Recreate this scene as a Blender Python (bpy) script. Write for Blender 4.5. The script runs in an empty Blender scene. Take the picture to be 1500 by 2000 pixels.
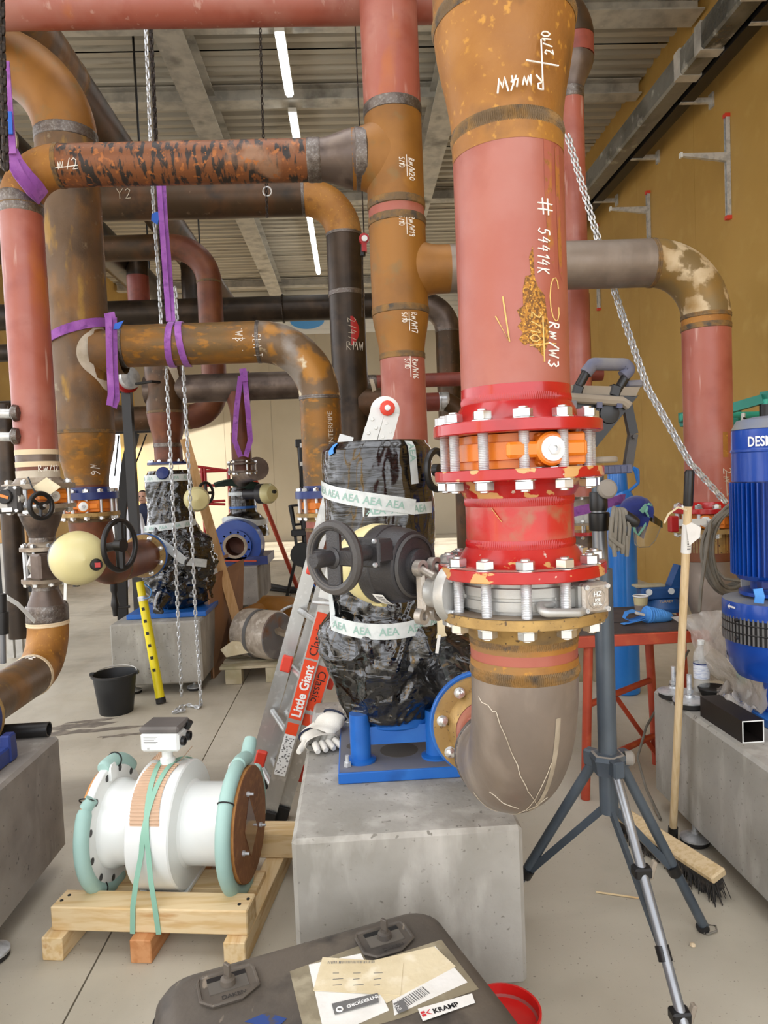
import bpy, bmesh, math, random
from mathutils import Vector as V, Matrix, Quaternion, noise
random.seed(7)
sc = bpy.context.scene
C = sc.collection
PI = math.pi
# ------------------------------------------------------------------ camera, world, sun, exposure
F, CX, CY, CAMZ = 1400.0, 750.0, 1000.0, 1.5
YAW, PITCH, ROLL = math.radians(2.45), math.radians(2.8), math.radians(2.4)
_f = V((math.sin(YAW)*math.cos(PITCH), math.cos(YAW)*math.cos(PITCH), -math.sin(PITCH)))
_r0 = V((math.cos(YAW), -math.sin(YAW), 0)); _u0 = _r0.cross(_f)
_r = _r0*math.cos(ROLL) - _u0*math.sin(ROLL); _u = _u0*math.cos(ROLL) + _r0*math.sin(ROLL)
cam = bpy.data.objects.new('camera', bpy.data.cameras.new('camera')); C.objects.link(cam)
cam.matrix_world = Matrix(((_r.x, _u.x, -_f.x, 0), (_r.y, _u.y, -_f.y, 0), (_r.z, _u.z, -_f.z, CAMZ), (0, 0, 0, 1)))
cam.data.sensor_fit = 'VERTICAL'; cam.data.sensor_height = 36.0; cam.data.lens = F/2000*36.0
cam.data.clip_start = 0.05; cam.data.clip_end = 300
sc.camera = cam
w = bpy.data.worlds.new('daylight'); sc.world = w; w.use_nodes = True
w.node_tree.nodes['Background'].inputs[0].default_value = (0.93, 0.95, 1.0, 1)
w.node_tree.nodes['Background'].inputs[1].default_value = 2.6
sl = bpy.data.lights.new('sun', 'SUN'); sl.energy = 18.0; sl.angle = 0.01; sl.color = (1.0, 0.95, 0.86)
sun = bpy.data.objects.new('sun', sl); C.objects.link(sun)
sun.rotation_euler = V((-1.0, 0.25, -0.23)).to_track_quat('-Z', 'Y').to_euler()
sc.view_settings.view_transform = 'Standard'; sc.view_settings.look = 'None'
sc.view_settings.gamma = 1.0; sc.view_settings.use_curve_mapping = False
sc.view_settings.exposure = 0.34

def at(px, py, Y):
    """world point on the plane y = Y seen at photo pixel (px, py)"""
    d = _f + _r*((px-CX)/F) - _u*((py-CY)/F)
    return V((0, 0, CAMZ)) + d*(Y/d.y)
def atz(px, py, z):
    d = _f + _r*((px-CX)/F) - _u*((py-CY)/F)
    return V((0, 0, CAMZ)) + d*((z-CAMZ)/d.z)
def mpp(Y): return Y/F

# ------------------------------------------------------------------ materials
def lin(h):
    h = h.lstrip('#'); o = []
    for i in (0, 2, 4):
        c = int(h[i:i+2], 16)/255.0
        o.append(c/12.92 if c <= 0.04045 else ((c+0.055)/1.055)**2.4)
    return (*o, 1.0)
def mat(name, base, layers=(), rough=0.5, metal=0.0, bump=None, coat=0.0, trans=0.0, alpha=1.0, emit=0.0, rvar=0.0, spec=0.5, sheen=0.0):
    """layers: (colour, scale, lo, hi[, stretch[, detail]]) laid over the base by noise"""
    m = bpy.data.materials.new(name); m.use_nodes = True
    nt = m.node_tree; N = nt.nodes; L = nt.links
    b = N['Principled BSDF']
    tc = N.new('ShaderNodeTexCoord')
    col = None
    for i, l in enumerate(layers):
        c, s, lo, hi = l[:4]; st = l[4] if len(l) > 4 else (1, 1, 1); det = l[5] if len(l) > 5 else 5
        mp = N.new('ShaderNodeMapping'); mp.inputs['Scale'].default_value = st
        mp.inputs['Location'].default_value = (i*3.7+len(name)*.31, i*1.3, i*2.1)
        L.new(tc.outputs['Object'], mp.inputs[0])
        n = N.new('ShaderNodeTexNoise'); n.inputs['Scale'].default_value = s; n.inputs['Detail'].default_value = det
        L.new(mp.outputs[0], n.inputs['Vector'])
        r = N.new('ShaderNodeMapRange'); r.inputs[1].default_value = lo; r.inputs[2].default_value = hi
        L.new(n.outputs['Fac'], r.inputs[0])
        mx = N.new('ShaderNodeMix'); mx.data_type = 'RGBA'
        L.new(r.outputs[0], mx.inputs[0])
        if col is None: mx.inputs[6].default_value = lin(base)
        else: L.new(col, mx.inputs[6])
        mx.inputs[7].default_value = lin(c); col = mx.outputs[2]
    if col is None: b.inputs['Base Color'].default_value = lin(base)
    else: L.new(col, b.inputs['Base Color'])
    b.inputs['Roughness'].default_value = rough; b.inputs['Metallic'].default_value = metal
    b.inputs['Specular IOR Level'].default_value = spec
    if rvar:
        n = N.new('ShaderNodeTexNoise'); n.inputs['Scale'].default_value = 9; n.inputs['Detail'].default_value = 4
        L.new(tc.outputs['Object'], n.inputs['Vector'])
        r = N.new('ShaderNodeMapRange'); r.inputs[1].default_value = .35; r.inputs[2].default_value = .65
        r.inputs[3].default_value = rough-rvar; r.inputs[4].default_value = rough+rvar
        L.new(n.outputs['Fac'], r.inputs[0]); L.new(r.outputs[0], b.inputs['Roughness'])
    if coat: b.inputs['Coat Weight'].default_value = coat; b.inputs['Coat Roughness'].default_value = 0.08
    if trans: b.inputs['Transmission Weight'].default_value = trans
    if sheen: b.inputs['Sheen Weight'].default_value = sheen
    if alpha < 1: b.inputs['Alpha'].default_value = alpha
    if emit:
        b.inputs['Emission Color'].default_value = lin(base); b.inputs['Emission Strength'].default_value = emit
    if bump:
        s, k = bump[:2]
        mp = N.new('ShaderNodeMapping'); mp.inputs['Scale'].default_value = bump[2] if len(bump) > 2 else (1, 1, 1)
        L.new(tc.outputs['Object'], mp.inputs[0])
        n = N.new('ShaderNodeTexNoise'); n.inputs['Scale'].default_value = s; n.inputs['Detail'].default_value = 4
        L.new(mp.outputs[0], n.inputs['Vector'])
        if len(bump) > 4: n.inputs['Distortion'].default_value = bump[4]; n.inputs['Detail'].default_value = bump[5]
        bm = N.new('ShaderNodeBump'); bm.inputs['Strength'].default_value = k
        bm.inputs['Distance'].default_value = bump[3] if len(bump) > 3 else 0.004
        L.new(n.outputs['Fac'], bm.inputs['Height']); L.new(bm.outputs[0], b.inputs['Normal'])
    return m
G = {}
def defmat(k, *a, **kw): G[k] = mat(k, *a, **kw); return G[k]
defmat('concrete', '#a19d94', [('#8b877d', 3.5, .4, .68), ('#b5b1a8', 9, .52, .72, (1, 1, .35)), ('#77736a', 60, .66, .72, (1, 1, 1), 2)], rough=.85, bump=(60, .25))
defmat('concrete_dark', '#938d84', [('#736c65', 3, .42, .66), ('#959188', 10, .55, .72, (1, 1, .3)), ('#55514b', 55, .66, .72)], rough=.88, bump=(60, .25))
defmat('floor', '#b9b09d', [('#a39a88', 1.1, .42, .66), ('#c4bcab', 2.6, .5, .75, (1, .35, 1)), ('#7d7567', .9, .55, .8, (.35, 1.6, 1), 8), ('#877d70', 90, .68, .74, (1, 1, 1), 2)], rough=.62, rvar=.12, bump=(35, .12))
defmat('wall_ochre', '#b8924a', [('#ab863f', 1.2, .4, .7), ('#bd9a54', 4, .55, .8)], rough=.55)
defmat('wall_beige', '#b3a893', [('#a79c86', .7, .4, .7)], rough=.7)
defmat('white_wall', '#dcdad2', rough=.7)
defmat('deck', '#bfb9ab', [('#a8a294', 2, .4, .7, (.3, 2, 1)), ('#8d8678', 7, .6, .75, (.25, 2.5, 1))], rough=.5, metal=.05)
defmat('galv', '#c6c2b8', [('#a9a69f', 5, .42, .62), ('#c2bfb6', 14, .55, .7), ('#6f6b63', 2, .6, .75)], rough=.5, metal=.15)
defmat('galv_bright', '#d2d3d1', [('#b3b5b5', 20, .45, .62)], rough=.3, metal=.35)
defmat('zinc', '#d0d2d3', [('#b6b9bb', 40, .45, .65)], rough=.34, metal=.55)
defmat('nut', '#d7d8d6', [('#b9bdc0', 30, .45, .65)], rough=.24, metal=.85)
defmat('chain_dark', '#2e2722', [('#4b3f36', 60, .5, .65)], rough=.5, metal=.7)
defmat('weld', '#6e655e', [('#85807a', 90, .5, .65), ('#584f49', 30, .5, .7)], rough=.3, metal=.75, bump=(240, .5))
defmat('weld_rust', '#6b563b', [('#8a6736', 18, .46, .62), ('#4c443b', 26, .55, .68)], rough=.6, metal=.3, bump=(240, .6))
defmat('red_primer', '#9d5544', [('#a66d5f', 3, .45, .7), ('#8d4434', 6, .5, .72), ('#b38476', 26, .64, .72, (1, 1, .12)), ('#b0642c', 2.2, .66, .74, (1, 1, .5), 9)], rough=.42, rvar=.08, bump=(90, .08))
defmat('red_primer_dark', '#7f392d', [('#8d4636', 3, .45, .7), ('#6d2f25', 7, .52, .72)], rough=.48)
defmat('rust_orange', '#8f5d22', [('#a36f2b', 5, .42, .62), ('#6f4a20', 9, .54, .72), ('#7d6a48', 2, .58, .75), ('#b6812f', 60, .6, .7)], rough=.55, rvar=.1, bump=(120, .2), metal=.15)
defmat('rust_fit', '#936222', [('#80541d', 4, .42, .62), ('#7b6136', 10, .58, .74), ('#b87f2c', 3, .62, .78)], rough=.5, metal=.2, bump=(100, .12))
defmat('brown_steel', '#67513a', [('#7f5a2f', 6, .45, .6, (1, 1, .4)), ('#4e3e2e', 4, .5, .7), ('#93702f', 12, .6, .7, (1, 1, .35), 8), ('#89795f', 16, .65, .74)], rough=.5, metal=.3, rvar=.1, bump=(90, .22))
defmat('brown_pipe', '#71562f', [('#8c5f22', 9, .42, .58, (.5, 1, 1)), ('#5b4a3a', 5, .5, .68), ('#a06c23', 30, .56, .66, (.5, 1, 1), 8)], rough=.5, metal=.3, bump=(110, .25))
defmat('mottled', '#7a4a29', [('#2e2722', 19, .50, .56, (2.0, .55, .55), 8), ('#8e6a50', 5, .6, .7), ('#a2622f', 40, .58, .66)], rough=.48, metal=.3, bump=(120, .2))
defmat('dark_pipe', '#45331f', [('#5a3c22', 4, .42, .65), ('#2e251b', 6, .52, .7), ('#6d5a45', 22, .66, .74)], rough=.45, metal=.4)
defmat('black_pipe', '#33291f', [('#463729', 5, .45, .65), ('#241c16', 7, .55, .7)], rough=.4, metal=.45)
defmat('red_brown', '#6a3a27', [('#7c4a2d', 5, .45, .65), ('#51301f', 6, .52, .7)], rough=.5, metal=.2)
defmat('bare_steel', '#85776a', [('#766a5f', 4, .42, .64), ('#94877a', 8, .5, .7, (1, 1, .4)), ('#a07c46', 5, .68, .73), ('#62574d', 2, .58, .75)], rough=.46, metal=.35, rvar=.1, bump=(60, .15))
defmat('steel_dark', '#5c4f47', [('#78695e', 6, .45, .65), ('#453b36', 8, .55, .7)], rough=.4, metal=.55)
defmat('red_gloss', '#a81213', [('#b32222', 6, .5, .7), ('#920f0f', 9, .55, .72)], rough=.26, coat=.3, bump=(50, .06))
defmat('red_gloss_chipped', '#a81514', [('#b32f29', 8, .5, .7), ('#c8985f', 17, .60, .615, (1, 1, 1.6), 4), ('#c9b8a8', 50, .68, .72)], rough=.3, coat=.2, bump=(50, .08))
defmat('flange_yellow', '#9b7d4a', [('#b08f55', 20, .45, .6), ('#7b6648', 8, .52, .7), ('#5c4a35', 90, .62, .68)], rough=.5, metal=.35, bump=(100, .2))
defmat('flange_grey', '#9a8c79', [('#857564', 9, .45, .65), ('#aea08e', 25, .55, .7)], rough=.5, metal=.4)
defmat('orange_valve', '#dd7a1d', [('#e4892e', 5, .45, .7)], rough=.38, coat=.15)
defmat('silver_paint', '#b3b2ad', [('#a3a29c', 6, .45, .68), ('#c2c1bc', 14, .55, .7)], rough=.38, metal=.45, bump=(160, .12))
defmat('cast_alu', '#b2aaa0', [('#9c948a', 10, .45, .65)], rough=.36, metal=.6, bump=(200, .2))
defmat('black_cast', '#2c2a2b', [('#3a3838', 5, .5, .72)], rough=.42, bump=(260, .25))
defmat('dust_cast', '#3e3b39', [('#57524d', 4, .45, .7)], rough=.55, bump=(260, .25))
defmat('black_plastic', '#131212', [('#201e1d', 5, .5, .7)], rough=.4)
defmat('dusty_black', '#4c453d', [('#5f564b', 4, .45, .68), ('#36312c', 9, .54, .7), ('#847868', 40, .66, .72, (1, .25, 1))], rough=.62, bump=(70, .2))
defmat('cream', '#d5ca93', [('#cabf88', 4, .5, .75)], rough=.42, coat=.1)
defmat('film', '#0a0909', [('#191614', 5, .55, .75)], rough=.1, coat=1.0, bump=(6, 1.0, (1, 1, 2.4), .035, 1.2, 2), spec=.6)
defmat('film_smooth', '#0d0b0a', [('#2a2520', 4, .5, .7)], rough=.14, coat=.8, bump=(7, 1.0, (.6, .6, 6), .010, .8, 3), spec=.5)
defmat('tape', '#cfd4d2', [('#bcc3c2', 30, .45, .7)], rough=.32, bump=(60, .4))
defmat('tape_print', '#8fb0a4', rough=.4)
defmat('blue_paint', '#1b5fb0', [('#2a6cba', 6, .5, .7), ('#174f95', 8, .55, .72)], rough=.35, bump=(60, .08))
defmat('blue_dusty', '#6f7079', [('#7d7a78', 4, .45, .7), ('#4c5c80', 6, .6, .75)], rough=.7)
defmat('blue_dark', '#1c2c66', [('#263a78', 8, .5, .7)], rough=.35)
defmat('blue_motor', '#0c3f97', [('#1348a2', 6, .5, .72)], rough=.3, coat=.2)
defmat('blue_motor_dust', '#6d7486', [('#868479', 4, .45, .7)], rough=.7)
defmat('blue_cyl', '#1470c4', [('#1d7ccf', 5, .5, .75)], rough=.28, coat=.3)
defmat('navy_cloth', '#20307f', [('#182566', 9, .45, .7)], rough=.85, sheen=.3, bump=(90, .3))
defmat('mint_trim', '#7fb8a4', rough=.8)
defmat('white_enamel', '#e3e5e1', [('#d7d9d5', 3, .5, .75)], rough=.28, coat=.2)
defmat('mint_foam', '#9fbfb6', [('#94b4ab', 4, .45, .7)], rough=.6)
defmat('green_strap', '#86b39d', rough=.45)
defmat('chipboard', '#8b5a36', [('#7a4d2d', 6, .45, .65), ('#996840', 40, .5, .65)], rough=.6)
defmat('chip_edge', '#c98e50', [('#b87d44', 30, .45, .65)], rough=.7)
defmat('pine', '#dcc397', [('#cfae79', 5, .45, .62, (.6, 8, 8)), ('#c19763', 3, .58, .7, (.5, 10, 10)), ('#a67a4a', 7, .7, .76)], rough=.68)
defmat('pine_y', '#dcc397', [('#cfae79', 5, .45, .62, (8, .6, 8)), ('#c19763', 3, .58, .7, (10, .5, 10)), ('#a67a4a', 7, .7, .76)], rough=.68)
defmat('pine_red', '#c88f5e', [('#b97c4a', 5, .45, .62, (8, .6, 8))], rough=.7)
defmat('wood_grey', '#b3a88e', [('#9c9070', 6, .45, .65), ('#8d8a68', 4, .55, .7)], rough=.8)
defmat('wood_handle', '#d8bf96', [('#c9ac7d', 14, .45, .65, (6, 6, .4))], rough=.6)
defmat('plank', '#c49a67', [('#b4884f', 7, .45, .65, (6, 6, .5))], rough=.65)
defmat('cardboard', '#9a7250', [('#8d6645', 3, .45, .7)], rough=.8)
defmat('corrugated', '#c3a488', [('#ab8a6c', 5, .5, .7)], rough=.8)
defmat('aluminium', '#c3c4c2', [('#adaeab', 8, .45, .7, (1, 1, .3)), ('#d2d3d1', 30, .55, .7)], rough=.34, metal=.7)
defmat('white_print', '#e9e9e6', rough=.4)
defmat('ladder_red', '#e2471d', rough=.4)
defmat('ladder_plastic', '#d8402c', rough=.45)
defmat('black_print', '#1a1a1a', rough=.5)
defmat('grey_print', '#6b6a68', rough=.5)
defmat('paper', '#e4e2dc', [('#d8d5cd', 12, .5, .7)], rough=.7, bump=(40, .3))
defmat('paper_yellow', '#d9cba9', [('#c9b892', 8, .45, .68), ('#e3d8bd', 20, .55, .7)], rough=.7, bump=(30, .5))
defmat('paper_dirty', '#8a8069', [('#6f6654', 7, .45, .65), ('#a0967e', 15, .55, .7)], rough=.45, bump=(30, .5))
defmat('red_print', '#c5363a', rough=.5)
defmat('red_bucket', '#c8211d', [('#b31c18', 5, .5, .7)], rough=.3)
defmat('red_bucket_in', '#a34540', [('#8d403a', 9, .45, .65), ('#4a3d33', 7, .64, .70)], rough=.5)
defmat('stand_grey', '#49525b', [('#59626a', 5, .45, .7)], rough=.35, metal=.3)
defmat('stand_chrome', '#7f8184', [('#96989a', 10, .5, .7, (1, 1, .2))], rough=.34, metal=.6)
defmat('dusty_grey', '#8c857b', [('#7b746a', 6, .45, .7)], rough=.8)
defmat('grip_blue', '#50546c', [('#7b766f', 6, .45, .68)], rough=.7)
defmat('lamp_dust', '#8f8474', [('#7d7263', 6, .45, .7)], rough=.85)
defmat('cable_grey', '#6f6a5f', [('#7d776b', 20, .45, .7)], rough=.65)
defmat('bristle', '#2a2724', [('#463f38', 40, .5, .65)], rough=.9)
defmat('bench_red', '#b24428', [('#9c3820', 6, .45, .65), ('#c05a35', 12, .55, .7), ('#6e4a3c', 5, .66, .74)], rough=.5, bump=(80, .1))
defmat('bench_top', '#4a4039', [('#5c4f45', 5, .45, .65), ('#332c28', 8, .55, .7)], rough=.6, metal=.2)
defmat('purple', '#8d4aa1', [('#a766b6', 10, .45, .68), ('#763d88', 26, .55, .7)], rough=.75, sheen=.2, bump=(200, .3))
defmat('purple_dusty', '#8a5a92', [('#7c4a84', 10, .45, .68)], rough=.8)
defmat('tag_blue', '#1d62c9', rough=.5)
defmat('strap_blue', '#4f97e0', [('#3b82cf', 12, .45, .68)], rough=.6)
defmat('teal', '#1d7a69', [('#2a8c79', 6, .45, .7)], rough=.42)
defmat('teal_light', '#2fa58d', rough=.42)
defmat('vise_blue', '#234f84', [('#1b4170', 7, .45, .68), ('#5a6f86', 9, .64, .72)], rough=.4)
defmat('cup_brown', '#8d7f74', rough=.7)
defmat('cup_tan', '#c9bb8d', rough=.7)
defmat('cup_white', '#eceae4', rough=.6)
defmat('sheet', '#c9c2b8', [('#aca398', 8, .45, .65), ('#e2ded6', 16, .6, .7)], rough=.22, alpha=.62, bump=(14, .9, (1, 1, 1), .02), spec=.7)
defmat('clear', '#eef2f2', rough=.08, alpha=.28, spec=.8)
defmat('visor', '#b9ab88', rough=.08, alpha=.35, spec=.8)
defmat('visor_dark', '#3a2c1c', rough=.12, coat=.4)
defmat('bottle_label', '#dfe3ea', [('#b9c2d6', 30, .5, .6, (1, 1, 6))], rough=.5)
defmat('yellow_tool', '#e2cf16', rough=.4)
defmat('bucket_black', '#1c1d1e', [('#292a2a', 5, .5, .7)], rough=.5)
defmat('white_chalk', '#f1ece2', rough=.8)
defmat('yellow_chalk', '#d8b46a', rough=.8)
defmat('frost', '#cfc5b2', [('#a79a84', 10, .4, .7)], rough=.8)
defmat('masking', '#d9c3a0', rough=.8)
defmat('fire_red', '#a51d1d', rough=.4)
defmat('rod_orange', '#b7452a', rough=.5)
defmat('led', '#f4fbff', emit=14.0)
defmat('glove_white', '#dcd8cd', [('#c6c1b4', 9, .45, .7)], rough=.9, bump=(300, .3))
defmat('glove_edge', '#1d2438', rough=.9)
defmat('skin', '#c89a83', rough=.55)
defmat('hair', '#2b211b', rough=.7)
defmat('cap_grey', '#5c6056', rough=.8)
defmat('shirt_white', '#d9d8dc', rough=.8)
defmat('shirt_navy', '#2c3350', rough=.8)
defmat('green_sheet', '#22352a', rough=.6)
defmat('sky_blue', '#4d9ade', rough=.3)
defmat('joint', '#5a544c', rough=.9)
defmat('tray_black', '#1e1d1d', rough=.35, metal=.5)
defmat('tray_film', '#74736d', [('#3f3f3b', 2, .45, .62, (1, .6, 1)), ('#a3a29b', 7, .6, .72)], rough=.25, metal=.1, bump=(9, .6, (1, 1, 1), .02))
defmat('rubber', '#1f1d1b', rough=.7)

# ------------------------------------------------------------------ mesh builder
def perp(a):
    a = a.normalized(); h = V((0, 0, 1)) if abs(a.z) < .9 else V((1, 0, 0))
    u = h.cross(a).normalized(); return u, a.cross(u)
class MB:
    def __init__(s): s.v = []; s.f = []
    def add(s, vs, fs):
        o = len(s.v); s.v += [V(p) for p in vs]; s.f += [tuple(i+o for i in f) for f in fs]; return s
    def box(s, c, d, R=None, bev=0.0):
        x, y, z = d[0]/2, d[1]/2, d[2]/2; c = V(c)
        if bev <= 0:
            vs = [V((i*x, j*y, k*z)) for k in (-1, 1) for j in (-1, 1) for i in (-1, 1)]
            fs = [(0, 2, 3, 1), (4, 5, 7, 6), (0, 1, 5, 4), (2, 6, 7, 3), (0, 4, 6, 2), (1, 3, 7, 5)]
        else:
            vs = []; fs = []; ix = {}
            b = bev
            for i in (-1, 1):
                for j in (-1, 1):
                    for k in (-1, 1):
                        for a in range(3):
                            q = [i*(x-b), j*(y-b), k*(z-b)]; q[a] = (i, j, k)[a]*(x, y, z)[a]
                            ix[(i, j, k, a)] = len(vs); vs.append(V(q))
            for a in range(3):
                p_, q_ = [t for t in range(3) if t != a]
                for sg in (-1, 1):
                    loop = []
                    for (m_, n_) in ((-1, -1), (1, -1), (1, 1), (-1, 1)):
                        t = [0, 0, 0]; t[a] = sg; t[p_] = m_; t[q_] = n_
                        loop.append(ix[(*t, a)])
                    fs.append(tuple(loop))
            for a in range(3):
                p_, q_ = [t for t in range(3) if t != a]
                for m_ in (-1, 1):
                    for n_ in (-1, 1):
                        e = []
                        for sg in (-1, 1):
                            t = [0, 0, 0]; t[a] = sg; t[p_] = m_; t[q_] = n_
                            e.append((ix[(*t, p_)], ix[(*t, q_)]))
                        fs.append((e[0][0], e[0][1], e[1][1], e[1][0]))
            for i in (-1, 1):
                for j in (-1, 1):
                    for k in (-1, 1): fs.append((ix[(i, j, k, 0)], ix[(i, j, k, 1)], ix[(i, j, k, 2)]))
        R = R or Matrix.Identity(3)
        return s.add([c + R @ p for p in vs], fs)
    def lathe(s, prof, o=(0, 0, 0), ax=(0, 0, 1), n=32, cap=True, a0=0.0, a1=2*PI, u=None):
        o = V(o); ax = V(ax).normalized()
        if u is None: u, w_ = perp(ax)
        else: u = (V(u) - ax*V(u).dot(ax)).normalized(); w_ = ax.cross(u)
        full = abs(a1-a0-2*PI) < 1e-6; k = n if full else n+1
        vs = []; fs = []
        for r, h in prof:
            for i in range(k):
                a = a0+(a1-a0)*i/n
                vs.append(o + ax*h + (u*math.cos(a)+w_*math.sin(a))*r)
        for j in range(len(prof)-1):
            for i in range(n):
                i2 = (i+1) % k
                fs.append((j*k+i, j*k+i2, (j+1)*k+i2, (j+1)*k+i))
        if cap and full:
            if prof[0][0] > 1e-6: fs.append(tuple(range(k-1, -1, -1)))
            if prof[-1][0] > 1e-6: fs.append(tuple((len(prof)-1)*k+i for i in range(k)))
        return s.add(vs, fs)
    def cyl(s, p, q, r, r2=None, n=20, cap=True):
        p, q = V(p), V(q); d = q-p
        return s.lathe([(r, 0), (r if r2 is None else r2, d.length)], p, d, n, cap)
    def tube(s, pts, r, n=12, cap=True, closed=False, flat=None):
        pts = [V(p) for p in pts]; m = len(pts)
        rs = r if isinstance(r, (list, tuple)) else [r]*m
        T = []
        for i in range(m):
            a = pts[(i-1) % m] if (i or closed) else pts[0]; b = pts[(i+1) % m] if (i < m-1 or closed) else pts[-1]
            d = b-a; T.append(d.normalized() if d.length > 1e-9 else V((0, 0, 1)))
        u, _ = perp(T[0]); vs = []; fs = []
        for i in range(m):
            u = u - T[i]*u.dot(T[i]); u = u.normalized() if u.length > 1e-6 else perp(T[i])[0]
            w_ = T[i].cross(u)
            for k in range(n):
                a = 2*PI*k/n; vs.append(pts[i] + (u*math.cos(a)+w_*math.sin(a))*rs[i])
        for i in range(m if closed else m-1):
            i2 = (i+1) % m
            for k in range(n):
                k2 = (k+1) % n; fs.append((i*n+k, i*n+k2, i2*n+k2, i2*n+k))
        if cap and not closed:
            fs.append(tuple(range(n-1, -1, -1))); fs.append(tuple((m-1)*n+k for k in range(n)))
        return s.add(vs, fs)
    def torus(s, c, ax, R, r, n=40, m=8, sx=1.0):
        c = V(c); ax = V(ax).normalized(); u, w_ = perp(ax); vs = []; fs = []
        for i in range(n):
            a = 2*PI*i/n; d = u*math.cos(a)+w_*math.sin(a)
            for k in range(m):
                b = 2*PI*k/m; vs.append(c + d*(R+r*math.cos(b)) + ax*r*sx*math.sin(b))
        for i in range(n):
            for k in range(m):
                i2 = (i+1) % n; k2 = (k+1) % m
                fs.append((i*m+k, i2*m+k, i2*m+k2, i*m+k2))
        return s.add(vs, fs)
    def prism(s, poly, o, u, v, d):
        """poly in (u, v) about o, extruded by vector d"""
        o, u, v, d = V(o), V(u), V(v), V(d); n = len(poly)
        vs = [o+u*a+v*b for a, b in poly] + [o+u*a+v*b+d for a, b in poly]
        fs = [tuple(range(n)), tuple(range(2*n-1, n-1, -1))] + [(i, i+n, (i+1) % n+n, (i+1) % n) for i in range(n)]
        return s.add(vs, fs)
    def strap(s, pts, side, w_, t=0.003, nrm=None):
        """flat band along pts; side: vector or list across the band"""
        pts = [V(p) for p in pts]; m = len(pts)
        sd = [V(x) for x in side] if isinstance(side, list) else [V(side)]*m
        vs = []; fs = []
        for i in range(m):
            d = (pts[min(i+1, m-1)]-pts[max(i-1, 0)]).normalized()
            a = (sd[i]-d*sd[i].dot(d)).normalized(); nn = d.cross(a)
            ww = w_[i] if isinstance(w_, list) else w_
            for (p_, q_) in ((-1, -1), (1, -1), (1, 1), (-1, 1)): vs.append(pts[i]+a*(p_*ww/2)+nn*(q_*t/2))
        for i in range(m-1):
            for k in range(4): fs.append((i*4+k, i*4+(k+1) % 4, i*4+4+(k+1) % 4, i*4+4+k))
        fs += [(3, 2, 1, 0), tuple((m-1)*4+k for k in range(4))]
        return s.add(vs, fs)
    def grid(s, fn, nu, nv, closed=False):
        vs = [fn(i/(nu if closed else nu-1), j/(nv-1)) for j in range(nv) for i in range(nu)]
        fs = []
        for j in range(nv-1):
            for i in range(nu if closed else nu-1):
                i2 = (i+1) % nu; fs.append((j*nu+i, j*nu+i2, (j+1)*nu+i2, (j+1)*nu+i))
        return s.add(vs, fs)
    def hexa(s, c, ax, af, h, n=6):
        r = af/math.sqrt(3)
        return s.lathe([(r*.86, 0), (r, h*.08), (r, h*.92), (r*.86, h)], V(c), ax, n)
    def mesh(s, name, m, smooth=True, ang=38):
        me = bpy.data.meshes.new(name); me.from_pydata([tuple(p) for p in s.v], [], s.f); me.update()
        if m: me.materials.append(G[m] if isinstance(m, str) else m)
        if smooth:
            me.polygons.foreach_set('use_smooth', [True]*len(me.polygons))
            bm = bmesh.new(); bm.from_mesh(me); bmesh.ops.recalc_face_normals(bm, faces=bm.faces)
            lim = math.radians(ang)
            for e in bm.edges:
                if len(e.link_faces) == 2 and e.calc_face_angle(0) > lim: e.smooth = False
            bm.to_mesh(me); bm.free()
        return me
WM = {}
def _link(o, W, parent):
    C.objects.link(o); WM[o.name] = W
    if parent is not None:
        o.parent = parent; o.matrix_local = WM[parent.name].inverted() @ W
    else: o.matrix_world = W
    return o
def put(name, mb, m, parent=None, smooth=True, ang=38, kind=None):
    W = Matrix.Identity(4)
    if parent is None:
        xs = [p.x for p in mb.v]; ys = [p.y for p in mb.v]; zs = [p.z for p in mb.v]
        b = V(((min(xs)+max(xs))/2, (min(ys)+max(ys))/2, min(zs))); W = Matrix.Translation(b)
        mb.v = [p-b for p in mb.v]
    o = bpy.data.objects.new(name, mb.mesh(name, m, smooth, ang))
    _link(o, W, parent)
    if kind: o['kind'] = kind
    return o
def inst(name, me, W, parent=None):
    return _link(bpy.data.objects.new(name, me), W, parent)
def tag(o, label, cat, group=None):
    o['label'] = label; o['category'] = cat
    if group: o['group'] = group
    return o
def thing(name, label, cat, loc, group=None):
    o = bpy.data.objects.new(name, None); o.empty_display_size = .05
    _link(o, Matrix.Translation(V(loc)), None); return tag(o, label, cat, group)
def struct(name, mb, m, parent=None, smooth=False):
    o = put(name, mb, m, parent, smooth)
    if parent is None: o['kind'] = 'structure'
    return o
def arc(p0, p1, p2, R, n=14):
    """polyline of the fillet of radius R at p1"""
    p0, p1, p2 = V(p0), V(p1), V(p2); a = (p0-p1).normalized(); b = (p2-p1).normalized()
    th = a.angle(b); t = R/math.tan(th/2); s_, e = p1+a*t, p1+b*t
    bi = (a+b).normalized(); c = p1+bi*(R/math.sin(th/2)); x = (s_-c); ax = x.cross(e-c).normalized(); tot = x.angle(e-c)
    return [c + Quaternion(ax, tot*i/n) @ x for i in range(n+1)]
def fillet(pts, R, n=8):
    out = [V(pts[0])]
    for i in range(1, len(pts)-1):
        out += arc(pts[i-1], pts[i], pts[i+1], R if not isinstance(R, (list, tuple)) else R[i-1], n)
    return out+[V(pts[-1])]
def weld(parent, c, ax, r, m='weld', w_=.012, name='weld_seam', two=False):
    mb = MB(); c = V(c); ax = V(ax).normalized()
    mb.lathe([(r*.98, -w_), (r+.003, -w_*.8), (r+.004, -w_*.35), (r+.0025, 0), (r+.004, w_*.35), (r+.003, w_*.8), (r*.98, w_)], c, ax, 48, False)
    return put(name, mb, m, parent)
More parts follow.
